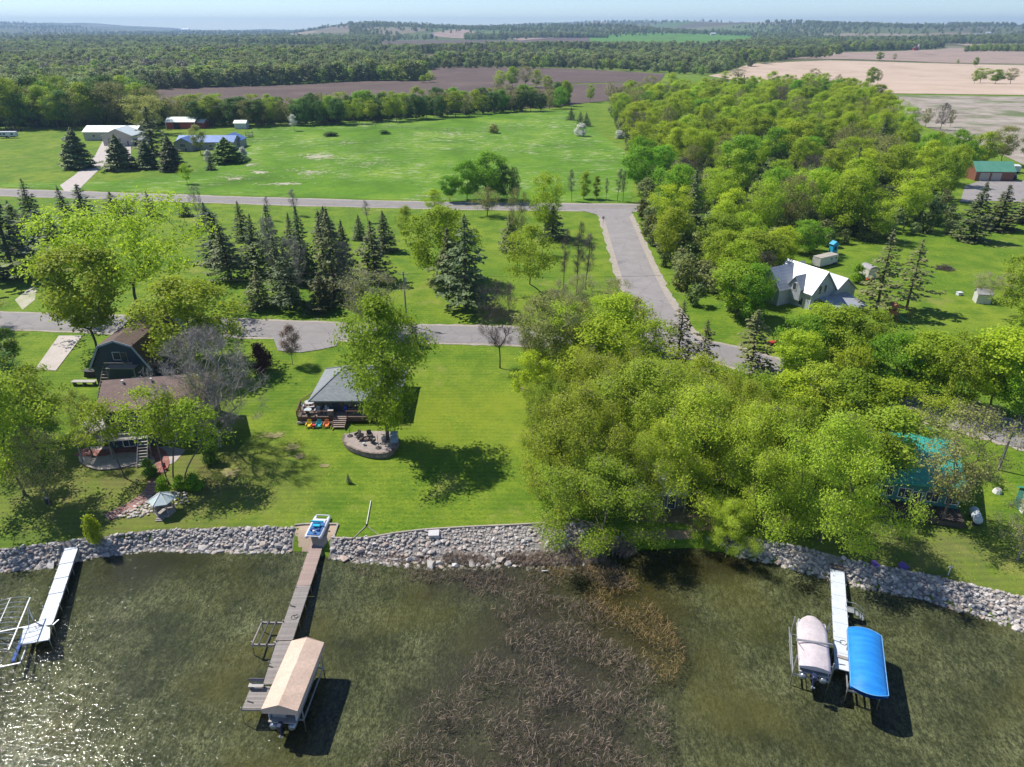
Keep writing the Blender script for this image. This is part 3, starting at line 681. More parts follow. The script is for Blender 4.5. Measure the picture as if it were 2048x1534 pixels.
T('light', 2, 585, 729, 648, 52, L_BIRCH, 'small pinkish budding birch in front of the parking apron', 'birch_tree', bark=M_BARKW)
T('maple', 0, 392, 735, 545, 235, L_MAP, 'broad green maple right of the dark blue gambrel garage', 'maple_tree')
T('maple', 3, 195, 706, 492, 190, L_MAP, 'upright green maple left of the dark blue gambrel garage', 'maple_tree')
T('spread', 0, 262, 643, 402, 390, L_YEL, 'huge spreading yellow-green tree behind the gambrel garage', 'spreading_tree', rz=.3)
T('lake', 0, 778, 888, 588, 200, L_MAP, 'tall leafy tree with a thick trunk in front of the grey cabin', 'shade_tree')
T('bud', 0, 742, 668, 540, 150, L_OLI, 'grey budding tree across the lake road behind the grey cabin', 'budding_tree', bark=M_BARKP)
T('spruce', 1, 828, 690, 633, 34, L_SPR, 'single small spruce at the near edge of the lake road', 'spruce_tree')
T('bare', 0, 1000, 736, 560, 105, None, 'lone bare vase-shaped tree on the open lawn by the lake road', 'bare_tree', bark=M_BARK)
T('light', 0, 1098, 770, 590, 165, L_OLI, 'pale-limbed yellowish tree at the edge of the open lawn', 'budding_tree', bark=M_BARKP)
T('light', 1, 1232, 742, 585, 165, L_YEL, 'yellow-green tree left of the road junction spruces', 'roadside_tree')
T('bud', 1, 1165, 735, 600, 120, L_OLI, 'grey-green budding tree between the pale-limbed tree and the junction', 'budding_tree')
T('light', 2, 1150, 800, 690, 120, L_YEL, 'low yellow-green tree before the pale-limbed tree', 'roadside_tree')
T('light', 0, 1290, 770, 640, 150, L_YEL, 'broad yellow-green tree right below the road junction', 'roadside_tree'); T('maple', 1, 1190, 790, 640, 170, L_YEL, 'full yellow-green tree behind the lawn edge willows', 'roadside_tree'); T('light', 1, 1130, 740, 600, 150, L_YEL, 'yellow-green tree on the lake road verge left of the junction', 'roadside_tree'); T('light', 2, 1255, 700, 592, 110, L_OLI, 'thin olive tree in the angle of the junction', 'roadside_tree'); T('maple', 2, 1070, 800, 700, 110, L_YEL, 'low yellow-green tree at the back corner of the open lawn', 'roadside_tree')
for k, (u, v, vt, wp_, kd_) in enumerate(((1060, 735, 610, 90, 'bud'), (1120, 690, 560, 90, 'bud'), (1160, 655, 545, 90, 'bud'), (1205, 700, 590, 110, 'light'), (1225, 640, 555, 80, 'bud'))):
    T(kd_, k, u, v, vt, wp_, L_OLI if kd_ == 'bud' else L_YEL, '%s half-leafed tree from the left in the angle left of the road junction' % ORD[k], 'budding_tree', 'half-leafed trees left of the junction', bark=M_BARKP)
T('bud', 1, 185, 915, 780, 110, L_MAP, 'thin half-leafed tree in front of the house deck stairs', 'budding_tree'); T('bud', 0, 412, 875, 745, 110, L_OLI, 'thin half-leafed tree against the right end of the brown roof', 'budding_tree', bark=M_BARKP)
T('bare', 2, 1300, 745, 640, 60, None, 'grey leafless sapling clump in front of the road junction', 'bare_tree', bark=M_BARKP)
for k, (u, v, vt, wp_, va, lb) in enumerate(((1195, 1066, 915, 250, 1, 'lowest willow, its feathery crown hanging over the rock bank'), (1165, 985, 770, 290, 0, 'feathery willow at the edge of the mown lawn'),
        (1290, 905, 705, 330, 0, 'large feathery willow, backmost of the willow clump'), (1395, 985, 770, 260, 1, 'feathery willow right above the small metal-roofed cabin'),
        (1510, 1025, 800, 250, 0, 'feathery willow between the small metal-roofed cabin and the thick leaning trunk'), (1455, 1092, 1005, 125, 1, 'small rounded willow bush leaning over the dark water'), (1100, 930, 760, 150, 2, 'slim feathery willow, leftmost behind the lawn edge'), (1210, 850, 690, 190, 2, 'feathery willow above the lawn edge towards the junction'), (1380, 860, 715, 200, 2, 'feathery willow in the back row below the junction spruces'), (1460, 930, 760, 170, 2, 'feathery willow in the middle of the clump'), (1300, 1010, 850, 150, 2, 'feathery willow beside the left wall of the small cabin'))):
    T('willow', va, u, v, vt, wp_, L_WIL, lb, 'willow_tree' if k != 5 else 'willow_bush')
T('willow', 1, 1640, 1082, 830, 260, L_WIL, 'old willow with a thick leaning trunk on the right bank', 'willow_tree')
T('bud', 0, 1880, 1048, 805, 205, L_OLI, 'half-leafed oak in front of the teal-roofed cabin', 'oak_tree', bark=M_BARK)
T('light', 2, 1760, 985, 815, 165, L_WIL, 'light green tree over the left end of the teal roof', 'shade_tree')
T('bud', 1, 2035, 1120, 985, 130, L_OLI, 'grey budding shrub-like tree at the right edge by the rock bank', 'budding_tree', bark=M_BARKP)
# trees between the lake road and the right-hand lots
RB = [(1490, 870, 738, 150), (1560, 870, 745, 140), (1625, 880, 730, 150), (1570, 960, 800, 150), (1690, 895, 740, 170), (1760, 905, 760, 150), (1835, 930, 790, 140), (1700, 1000, 850, 150)]
for k, (u, v, vt, wp_) in enumerate(RB):
    T('maple' if k % 3 else 'light', k, u, v, vt, wp_, [L_MAP, L_YEL, L_WIL, L_MAP][k % 4], '%s green tree from the left in the belt below the curving road' % ORD[k], 'roadside_tree', 'trees below the curving road')
RA = [(1600, 745, 625, 130), (1660, 745, 612, 150), (1720, 742, 620, 130), (1590, 790, 660, 110), (1770, 785, 660, 140), (1840, 800, 665, 150), (1905, 815, 665, 150), (1975, 830, 660, 160), (2035, 840, 680, 140), (2040, 745, 590, 130), (1690, 800, 690, 130), (1640, 705, 612, 110)]
for k, (u, v, vt, wp_) in enumerate(RA):
    T('maple', k, u, v, vt, wp_, [L_BRI, L_MAP, L_MAP, L_YEL][k % 4], '%s leafy tree in the belt between the farmhouse yard and the curving road' % ORD[k], 'yard_tree', 'trees in front of the farmhouse')
for k, (u, v, vt, wp_) in enumerate(((1440, 560, 455, 110), (1470, 600, 480, 110), (1495, 640, 525, 110), (1515, 575, 462, 110), (1560, 530, 450, 80), (1610, 512, 440, 90))):
    T('maple', k, u, v, vt, wp_, [L_MAP, L_YEL, L_BRI][k % 3], '%s full tree from the left hugging the left side of the farmhouse' % ORD[k], 'yard_tree', 'trees hugging the farmhouse')
T('maple', 2, 2060, 640, 505, 150, L_MAP, 'green tree cut by the right edge beside the small white shed', 'yard_tree')
for k, (u, v, vt, wp_) in enumerate(((1352, 738, 603, 70), (1402, 750, 640, 58), (1500, 742, 618, 85))):
    T('thin', k, u, v, vt, wp_, L_BROWN, ['tall ragged spruce at the road junction, leftmost of three', 'thin ragged spruce just right of the tallest junction spruce', 'leaning ragged spruce over the curving road, rightmost of three'][k], 'spruce_tree')
T('thin', 0, 1750, 630, 462, 82, L_BROWN, 'tall dark pine in the farmhouse yard, left of the pair', 'pine_tree'); T('thin', 1, 1812, 620, 478, 78, L_BROWN, 'tall dark pine in the farmhouse yard, right of the pair above the playset', 'pine_tree')
T('spruce', 2, 1938, 480, 362, 70, L_SPR, 'tall spruce left of the three by the green-roofed garage', 'spruce_tree'); T('spruce', 3, 1994, 459, 370, 66, L_BROWN, 'broad spruce, middle of the three by the green-roofed garage', 'spruce_tree'); T('spruce', 3, 2052, 445, 378, 66, L_BROWN, 'spruce cut by the right edge by the green-roofed garage', 'spruce_tree')
T('shrub', 0, 1712, 565, 525, 40, L_BRI, 'round leafy bush beside the curved-roof grey shed', 'garden_bush', cat='bush')
for k, (u, v, vt, wp_) in enumerate(((1965, 600, 545, 70), (2010, 590, 545, 60))): T('bud', k, u, v, vt, wp_, L_OLI, ['bare thicket left of two behind the small white shed', 'bare thicket right of two behind the small white shed'][k], 'thicket', bark=M_BARKP, cat='bush')
# --- the grove of conifers between the two roads
CON = [(28, 552, 392, 120, 0, 0), (68, 450, 357, 58, 0, 0), (90, 506, 422, 66, 0, 1), (143, 468, 371, 55, 1, 0), (176, 462, 369, 75, 0, 0), (233, 442, 383, 52, 0, 0), (263, 448, 404, 45, 1, 0), (303, 430, 382, 36, 1, 0), (371, 432, 405, 30, 2, 0), (415, 457, 405, 42, 3, 1),
       (440, 525, 424, 70, 0, 0), (487, 481, 402, 48, 0, 0), (513, 545, 428, 60, 1, 0), (463, 560, 445, 72, 2, 0), (523, 617, 540, 54, 2, 2), (548, 548, 408, 66, 0, 0), (580, 619, 490, 62, 2, 0), (563, 600, 470, 60, 0, 0), (592, 540, 425, 60, 1, 2), (612, 568, 412, 70, 0, 0), (643, 622, 545, 62, 3, 0), (654, 560, 420, 58, 1, 2), (670, 598, 414, 82, 0, 2), (690, 580, 440, 66, 1, 0), (720, 478, 430, 32, 0, 0), (752, 562, 440, 84, 2, 2), (771, 502, 421, 56, 1, 2), (650, 470, 412, 40, 1, 0), (932, 617, 428, 110, 2, 0), (900, 580, 455, 70, 1, 2), (1020, 502, 428, 62, 0, 2), (1105, 476, 412, 58, 2, 0), (118, 515, 425, 60, 1, 0), (50, 500, 400, 70, 0, 0)]
CON.sort(key=lambda c: c[0])
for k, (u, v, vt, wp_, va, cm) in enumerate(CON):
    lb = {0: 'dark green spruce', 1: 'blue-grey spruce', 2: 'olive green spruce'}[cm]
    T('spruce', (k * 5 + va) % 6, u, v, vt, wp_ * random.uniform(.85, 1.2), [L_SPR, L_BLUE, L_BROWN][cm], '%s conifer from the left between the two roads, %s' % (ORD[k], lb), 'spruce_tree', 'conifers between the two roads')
T('maple', 0, 885, 560, 404, 150, L_YEL, 'rounded yellow-green tree left of the tall paired spruces', 'shade_tree')
T('light', 2, 880, 480, 410, 60, L_MAP, 'narrow green tree just below the upper road beside the yellow-green tree', 'shade_tree')
T('light', 1, 812, 487, 410, 48, L_MAP, 'slim green tree left of the rounded yellow-green tree', 'shade_tree')
T('lean', 0, 1083, 590, 447, 150, L_YEL, 'leaning light green tree left of the side road', 'shade_tree', rz=.1)
T('light', 0, 1090, 476, 343, 95, L_YEL, 'yellow-green tree standing against the upper road', 'shade_tree')
T('bud', 0, 1035, 505, 372, 60, L_OLI, 'grey budding tree on the verge below the upper road', 'budding_tree')
T('bud', 1, 975, 432, 373, 70, L_OLI, 'half-leafed tree in front of the dark green thicket', 'budding_tree')
T('light', 1, 868, 425, 378, 62, L_YEL, 'small yellow-green tree over the upper road', 'roadside_tree')
for k, (u, v, vt, wp_) in enumerate(((1126, 582, 455, 34), (1152, 592, 440, 40), (1172, 580, 462, 44), (548, 560, 430, 50), (600, 600, 470, 60), (700, 600, 480, 50), (398, 440, 370, 34), (590, 430, 376, 30), (735, 445, 400, 26), (538, 440, 390, 22))):
    T('bare', 2 if k < 3 or k > 6 else 0, u, v, vt, wp_, None, '%s bare thin tree listed from the side road leftward' % ORD[k], 'bare_tree', 'bare thin trees between the two roads', bark=M_BARKP if k > 2 else M_BARK)
for k, (u, v, vt, wp_) in enumerate(((935, 402, 318, 75), (975, 400, 300, 95), (1015, 402, 330, 70), (900, 404, 350, 50))):
    T('maple', k, u, v, vt, wp_, L_BRI if k != 2 else L_DEEP, ['dense green tree', 'tallest dense green tree', 'dark green tree', 'lowest dense green tree'][k] + ' of the thicket above the upper road', 'thicket_tree')
for k, (u, v, vt, wp_) in enumerate(((1143, 402, 338, 24), (1168, 398, 342, 30), (1193, 398, 350, 20), (1212, 400, 355, 14), (1235, 402, 335, 24), (1246, 404, 340, 20))):
    T('column' if k in (1, 2) else 'bare', 2, u, v, vt, wp_, L_MAP, '%s slim tree from the left along the upper road by the pasture' % ORD[k], 'slender_tree', 'slim trees along the upper road')
# --- farmstead trees
for k, (u, v, vt, wp_) in enumerate(((158, 336, 254, 74), (243, 339, 268, 68), (298, 337, 279, 48), (347, 341, 271, 56))):
    T('cedar', 0, u, v, vt, wp_, L_SPR, '%s round dark conifer from the left in front of the farm sheds' % ORD[k], 'cedar_tree', 'conifers in front of the farm')
T('spruce', 0, 307, 308, 212, 66, L_SPR, 'tall dark spruce between the white shed and the red barn', 'spruce_tree')
T('light', 0, 300, 268, 188, 92, L_OLI, 'big yellowish tree behind the tall farm spruce', 'farm_tree')
T('light', 1, 375, 368, 326, 30, L_YEL, 'small yellow-green tree on the farm lawn by the road', 'farm_tree')
T('light', 2, 402, 308, 248, 40, L_OLI, 'thin pale tree in front of the blue-roofed farmhouse', 'farm_tree')
T('cedar', 0, 455, 325, 274, 74, L_DEEP, 'wide dark bush at the right corner of the blue-roofed farmhouse', 'garden_bush', cat='bush')
for k, (u, v, vt, wp_) in enumerate(((418, 325, 298, 26), (487, 318, 290, 24))): T('shrub', k, u, v, vt, wp_, L_WHITE, ['white flowering bush left', 'white flowering bush right'][k] + ' of the dark farmhouse bush', 'flowering_bush', cat='bush')
T('spruce', 3, 422, 340, 314, 20, L_SPR, 'small dark conifer before the white flowering bush', 'spruce_tree')
T('shrub', 0, 1162, 272, 244, 34, L_WHITE, 'large white blossoming tree at the right corner of the pasture', 'blossom_tree'); T('shrub', 1, 1240, 277, 258, 26, L_WHITE, 'smaller white blossoming tree beside the woods', 'blossom_tree')
T('shrub', 1, 988, 266, 245, 28, L_OLI, 'lone scrubby tree in the middle of the pasture', 'pasture_tree')
T('light', 2, 589, 262, 228, 22, L_WHITE, 'small whitish tree at the back fence of the pasture', 'pasture_tree')
T('shrub', 0, 768, 268, 259, 34, L_DEEP, 'low green bush in the pasture near the hedgerow', 'pasture_bush', cat='bush'); T('shrub', 1, 660, 272, 262, 44, L_DEEP, 'low wide green bush in the pasture behind the worn patch', 'pasture_bush', cat='bush')
for k, (u, v, vt, wp_) in enumerate(((1142, 240, 215, 20), (1160, 248, 222, 18), (1172, 252, 224, 20), (1262, 300, 262, 26), (1278, 308, 275, 26), (1292, 300, 268, 22))):
    T('spruce', k, u, v, vt, wp_, L_SPR, '%s small spruce from the left along the right side of the pasture' % ORD[k], 'spruce_tree', 'spruces along the pasture edge')
# --- bushes and beds by the left shore
T('shrub', 0, 299, 952, 915, 42, L_DEEP, 'round clipped dark bush beside the stepped path', 'garden_bush', cat='bush')
T('shrub', 1, 190, 1085, 1020, 46, L_YEL, 'young yellow-green shrub on the bank by the white dock', 'shoreline_bush', cat='bush')
for k, (u, v, vt, wp_) in enumerate(((330, 985, 952, 40), (392, 978, 945, 46), (362, 975, 950, 40))): T('shrub', k, u, v, vt, wp_, L_BRI, ['bright green plant left', 'bright green plant right', 'bright green plant middle'][k] + ' of the bed behind the gazebo', 'garden_plant', cat='plant')
T('shrub', 0, 425, 925, 880, 50, L_DEEP, 'dark bush at the foot of the bare grey tree', 'garden_bush', cat='bush')
T('spruce', 1, 697, 966, 946, 11, L_SPR, 'tiny young conifer planted in the lawn before the patio', 'sapling')
T('maple', 1, 20, 735, 655, 70, L_DEEP, 'dark tree at the left edge by the lake road', 'shade_tree'); T('spruce', 2, 22, 790, 660, 70, L_SPR, 'dark spruce at the left edge before the driveway', 'spruce_tree')
T('light', 0, 20, 830, 700, 150, L_DEEP, 'dense dark green tree at the left edge below the driveway', 'shade_tree'); T('bud', 1, 100, 1010, 850, 130, L_OLI, 'sparse grey-green tree leaning over the left yard', 'budding_tree')
T('light', 1, -20, 660, 580, 90, L_OLI, 'grey-green tree cut by the left edge across the lake road', 'shade_tree')

# --- the woods right of the side road: single trees
def scatter(poly, gap, nmax, seed, yfac=1.0):
    r = np.random.default_rng(seed); P = np.array([(p.x, p.y) for p in poly]); lo_, hi_ = P.min(0), P.max(0); pts = []
    tries = 0
    while len(pts) < nmax and tries < nmax * 60:
        tries += 1; x, y = r.uniform(lo_, hi_)
        if not inside(P, x, y): continue
        if pts and min((x - a) ** 2 + (y - b2) ** 2 for a, b2 in pts) < gap * gap: continue
        pts.append((x, y))
    return pts
wood_poly = pxpoly([(1285, 455), (1278, 400), (1275, 345), (1235, 262), (1215, 228), (1290, 196), (1450, 190), (1560, 178), (1700, 190), (1760, 215), (1830, 290), (1895, 400), (1905, 470), (1800, 480), (1690, 492), (1560, 520), (1500, 560), (1520, 610), (1470, 640), (1420, 640), (1370, 600), (1330, 540)])
for k, (x, y) in enumerate(scatter(wood_poly, 7.4, 290, 3)):
    r = random.random(); p = Vector((x, y, G(x, y))); u, v, _ = PX(p)
    near = v > 480
    if r < .40: kd, lf = 'light', L_YEL
    elif r < (.66 if near else .54): kd, lf = 'maple', L_MAP
    elif r < .78: kd, lf = 'maple', L_BRI if random.random() < .3 else L_YEL
    elif r < .94: kd, lf = 'bud', L_OLI
    elif r < .975: kd, lf = 'bare', None
    else: kd, lf = 'spruce', L_SPR
    h = random.uniform(12, 17) * (.78 if near else 1); wd = h * random.uniform(.78, 1.05) * (.45 if kd == 'spruce' else 1)
    va = random.randrange(4)
    if kd == 'bare' and va % 3 == 2: va = 0
    lb = {'light': 'light yellow-green tree', 'maple': 'full green tree', 'bud': 'budding grey-green tree', 'bare': 'bare grey tree', 'spruce': 'dark conifer'}[kd]
    if lf is L_YEL and kd == 'maple': lb = 'full yellow-green tree'
    if lf is L_BRI: lb = 'bright green tree'
    tree(kd, va, p, h, wd, lf, lb + ' among the woods right of the side road', 'woodland_tree', lb + 's in the woods right of the side road')
# --- the hedgerow behind the pasture and the farm
HED = []
for row in range(2):
    u = -30.0
    while u < 1135:
        vb = np.interp(u, [-30, 480, 700, 900, 1060, 1130], [258, 252, 247, 233, 222, 216]) - row * 9 + random.uniform(-2, 2)
        tall = np.interp(u, [-30, 280, 350, 1130], [96, 86, 58, 46]) * random.uniform(.75, 1.12)
        HED.append((u, vb, vb - tall)); u += random.uniform(13, 22) * (1.2 if u < 330 else 1)
for u, vb, vt in HED:
    r = random.random()
    kd, lf, lb = ('maple', L_DEEP, 'dark green tree') if r < .34 else ('light', L_MAP, 'light green tree') if r < .6 else ('bud', L_OLI, 'budding grey tree') if r < .84 else ('maple', L_BRI, 'bright green tree')
    T(kd, random.randrange(4), u, vb, vt, (vb - vt) * random.uniform(.7, 1.0), lf, lb + ' in the hedgerow behind the pasture', 'hedgerow_tree', lb + 's in the hedgerow behind the pasture')
# --- copses and single trees in the far fields
COP = [(u, v, vt, wp_) for u, v, vt, wp_ in ((1000, 178, 140, 34), (1025, 176, 132, 36), (1050, 175, 130, 38), (1072, 176, 138, 34), (1095, 178, 150, 26), (995, 180, 160, 26), (860, 165, 145, 24), (845, 166, 150, 18), (1300, 185, 150, 44), (1340, 190, 145, 40), (1260, 192, 158, 36), (1220, 200, 165, 34), (1180, 205, 168, 26), (1130, 212, 160, 30),
       (1625, 166, 136, 32), (1650, 166, 145, 26), (1740, 172, 132, 30), (1755, 168, 140, 20), (1960, 166, 135, 36), (1990, 168, 138, 40), (2020, 168, 135, 34), (1948, 168, 140, 20), (1758, 122, 103, 18), (1788, 122, 106, 12), (1915, 128, 118, 8), (1950, 134, 114, 14), (1475, 158, 138, 40), (1450, 160, 142, 30), (1850, 255, 215, 30), (1880, 260, 205, 34), (1900, 255, 218, 20), (1830, 240, 215, 26), (2000, 330, 250, 70), (1960, 340, 262, 60), (1910, 330, 255, 60), (1860, 340, 262, 60), (1905, 372, 285, 60), (1930, 352, 280, 50), (1880, 400, 300, 70), (2060, 335, 262, 60))]
for k, (u, v, vt, wp_) in enumerate(COP):
    kd = ['light', 'maple', 'bud'][k % 3] if k < 28 else ['bud', 'bare', 'bud', 'bare', 'light', 'maple', 'maple', 'light'][k - 28 if k < 36 else 5]
    lf = [L_YEL, L_MAP, L_OLI][k % 3] if k < 28 else [L_OLI, None, L_OLI, None, L_OLI, L_MAP, L_BRI, L_MAP][(k - 28) % 8 if k < 36 else 5 + k % 3]
    T(kd, k % 2, u, v, vt, wp_, lf, 'lone or clumped tree out in the far fields beyond the woods' if k < 28 else ('leafless scrub tree at the marsh edge' if k < 32 else 'leafy tree between the marsh and the green-roofed garage'), 'field_tree', 'trees out in the far fields' if k < 28 else ('scrub trees at the marsh edge' if k < 32 else 'trees behind the green-roofed garage'))
# --- front trees of the far woods stay single, the mass behind them is one wood
for kk, (pts, tall, n) in enumerate((([(290, 178), (480, 172), (700, 162), (850, 160)], 40, 46), ([(860, 136), (1150, 136), (1420, 150)], 24, 50), ([(1420, 148), (1560, 121), (1680, 112)], 24, 24))):
    for k in range(n):
        s = (k + random.random() * .7) / n
        u = np.interp(s, np.linspace(0, 1, len(pts)), [p[0] for p in pts]); v = np.interp(u, [p[0] for p in pts], [p[1] for p in pts]) + random.uniform(-1.5, 1.5)
        h_ = tall * random.uniform(.7, 1.1); m_ = random.random()
        T('far', random.randrange(4), u, v, v - h_, h_ * random.uniform(.75, 1.0), L_FAR2 if m_ < (.55 if kk != 1 else .25) else L_FAR, ('bright green' if m_ < (.55 if kk != 1 else .25) else 'dull green') + ' tree along the front of the far woods', 'woodland_edge_tree', ('bright green' if m_ < (.55 if kk != 1 else .25) else 'dull green') + ' front trees of the far woods')

def forest(name, pts, label, leafm, seed, hmin, hmax):
    """a far wood that reads as one mass: crowns instanced over a cloud of points"""
    r = np.random.default_rng(seed); pts = np.array(pts)
    me = bpy.data.meshes.new(name); me.from_pydata([(x, y, G(x, y) - .5) for x, y in pts], [], []); me.update()
    o = tag(link(name, me, leafm), label, kind='stuff')
    sc = me.attributes.new('size', 'FLOAT', 'POINT'); sc.data.foreach_set('value', r.uniform(hmin, hmax, len(pts)).astype(np.float32))
    ix = me.attributes.new('pick', 'INT', 'POINT'); ix.data.foreach_set('value', r.integers(0, len(FARSRC), len(pts)).astype(np.int32))
    ng = bpy.data.node_groups.new(name, 'GeometryNodeTree')
    ng.interface.new_socket('Geometry', in_out='INPUT', socket_type='NodeSocketGeometry'); ng.interface.new_socket('Geometry', in_out='OUTPUT', socket_type='NodeSocketGeometry')
    gi = ng.nodes.new('NodeGroupInput'); go = ng.nodes.new('NodeGroupOutput'); ip = ng.nodes.new('GeometryNodeInstanceOnPoints'); gi2 = ng.nodes.new('GeometryNodeGeometryToInstance')
    for s in FARSRC[::-1]:
        oi = ng.nodes.new('GeometryNodeObjectInfo'); oi.inputs['Object'].default_value = s; oi.inputs['As Instance'].default_value = False; oi.transform_space = 'ORIGINAL'
        ng.links.new(oi.outputs['Geometry'], gi2.inputs[0])
    # every source becomes its own instance, picked by the stored index
    jn = ng.nodes.new('GeometryNodeJoinGeometry'); ng.nodes.remove(gi2)
    for s in list(ng.nodes):
        if s.bl_idname == 'GeometryNodeObjectInfo':
            g2 = ng.nodes.new('GeometryNodeGeometryToInstance'); ng.links.new(s.outputs['Geometry'], g2.inputs[0])
            sm = ng.nodes.new('GeometryNodeSetMaterial'); sm.inputs['Material'].default_value = leafm
            ng.links.new(s.outputs['Geometry'], sm.inputs['Geometry']); ng.links.new(sm.outputs[0], g2.inputs[0]); ng.links.new(g2.outputs[0], jn.inputs[0])
    def named(a, ty):
        n = ng.nodes.new('GeometryNodeInputNamedAttribute'); n.data_type = ty; n.inputs['Name'].default_value = a; return n.outputs['Attribute']
    rv = ng.nodes.new('FunctionNodeRandomValue'); rv.data_type = 'FLOAT_VECTOR'; rv.inputs[0].default_value = (0, 0, 0); rv.inputs[1].default_value = (0, 0, 6.28)
    mp = ng.nodes.new('GeometryNodeMeshToPoints')
    ng.links.new(gi.outputs[0], mp.inputs[0]); ng.links.new(mp.outputs[0], ip.inputs['Points']); ng.links.new(jn.outputs[0], ip.inputs['Instance'])
    ip.inputs['Pick Instance'].default_value = True
    ng.links.new(named('pick', 'INT'), ip.inputs['Instance Index']); ng.links.new(named('size', 'FLOAT'), ip.inputs['Scale']); ng.links.new(rv.outputs[0], ip.inputs['Rotation'])
    ng.links.new(ip.outputs[0], go.inputs[0])
    o.modifiers.new('wood', 'NODES').node_group = ng
    return o
FARSRC = []
for d in V['far']:
    FARSRC.append(next(o for o in bpy.data.objects if o.type == 'MESH' and o.data is d['leaf']))
def cloud(poly, gap, seed, jit=.45):
    P = np.array([(p.x, p.y) for p in poly]); lo_, hi_ = P.min(0), P.max(0); r = np.random.default_rng(seed)
    X, Y = np.meshgrid(np.arange(lo_[0], hi_[0], gap), np.arange(lo_[1], hi_[1], gap)); X = X + r.uniform(-jit, jit, X.shape) * gap; Y = Y + r.uniform(-jit, jit, Y.shape) * gap
    x, y = X.ravel(), Y.ravel(); ok = np.zeros(len(x), bool); c = np.roll(P, -1, 0)
    for a, b2 in zip(P, c):
        k = (a[1] > y) != (b2[1] > y)
        with np.errstate(divide='ignore', invalid='ignore'): ok ^= k & (x < (b2[0] - a[0]) * (y - a[1]) / (b2[1] - a[1]) + a[0])
    return list(zip(x[ok], y[ok]))
L_FARB = leafmat('leaf_far_grey', (.13, .125, .085), (.23, .22, .15), .2, .02, .3)
def stands(poly, gap, seed, label, hole=-.9):
    """one wood split into stands of dull, bright and still grey trees, with clearings"""
    pts = cloud(poly, gap, seed); r = np.random.default_rng(seed + 50); groups = ([], [], [])
    for x, y in pts:
        a = math.sin(x * .013 + seed) + math.sin(y * .017 + x * .006 + seed * 2) + r.normal(0, .55); c = math.sin(x * .007 - y * .011 + seed * 3) + math.sin(x * .004 + y * .019)
        if c < -1.55: continue
        groups[0 if a < .35 else 1 if a < 1.35 else 2].append((x, y))
    for k, (g, m, nm) in enumerate(zip(groups, (L_FAR, L_FAR2, L_FARB), ('dull green', 'bright green', 'grey budding'))):
        if g: forest('far_woods', g, nm + ' stands of ' + label, m, seed * 3 + k, .65, 1.45)
stands(pxpoly([(-450, 238), (-60, 238), (280, 205), (300, 180), (480, 173), (700, 163), (848, 159), (870, 132), (720, 122), (640, 106), (420, 98), (0, 96), (-500, 100)]), 9.2, 1, 'the wide wood behind the farm')
stands(pxpoly([(865, 133), (1150, 134), (1420, 147), (1480, 126), (1560, 119), (1660, 110), (1560, 108), (1300, 112), (1000, 116), (880, 122)]), 9.5, 2, 'the tree belt beyond the ploughed fields')
stands(pxpoly([(430, 118), (640, 106), (780, 110), (1000, 109), (1300, 105), (1500, 103), (1660, 104), (1800, 101), (1890, 95), (1820, 90), (1600, 90), (1400, 98), (1100, 100), (820, 101), (640, 98)]), 12, 3, 'the long wood across the middle distance')
forest('far_woods', cloud(pxpoly([(1930, 104), (2300, 104), (2300, 99), (1960, 97)]), 13, 5), 'green trees behind the tan field at the right', L_FAR2, 5, .7, 1.1)
far_pts = []
for q, (a, b2, c, d, g) in enumerate(((-500, 760, 95, 80, 22), (640, 790, 84, 74, 22), (1010, 1300, 77, 74.5, 16), (1500, 2300, 90, 76, 22), (930, 1010, 73, 70, 18), (-500, 700, 80, 68, 34), (700, 1010, 71, 65, 36), (1000, 2300, 69, 62, 46), (-500, 1000, 66, 60, 52))):
    far_pts += [p for p in cloud(pxpoly([(a, c), (b2, c), (b2, d), (a, d)]), g, 20 + q, .5) if math.sin(p[0] * .004 + q) + math.sin(p[1] * .0031 + p[0] * .0023) > -.75 - (.6 if c > 75 else 0)]
far_pts += [p for p in cloud([Vector(q) for q in ((-3300, 3600, 0), (3300, 3600, 0), (7500, 9500, 0), (-7500, 9500, 0))], 85, 77, .5) if math.sin(p[0] * .0021 + 1) + math.sin(p[1] * .0017 + p[0] * .0011) > -.6]
forest('horizon_woods', far_pts, 'blue hazy woods and hedges running to the horizon', L_FAR, 9, 1.0, 1.7)
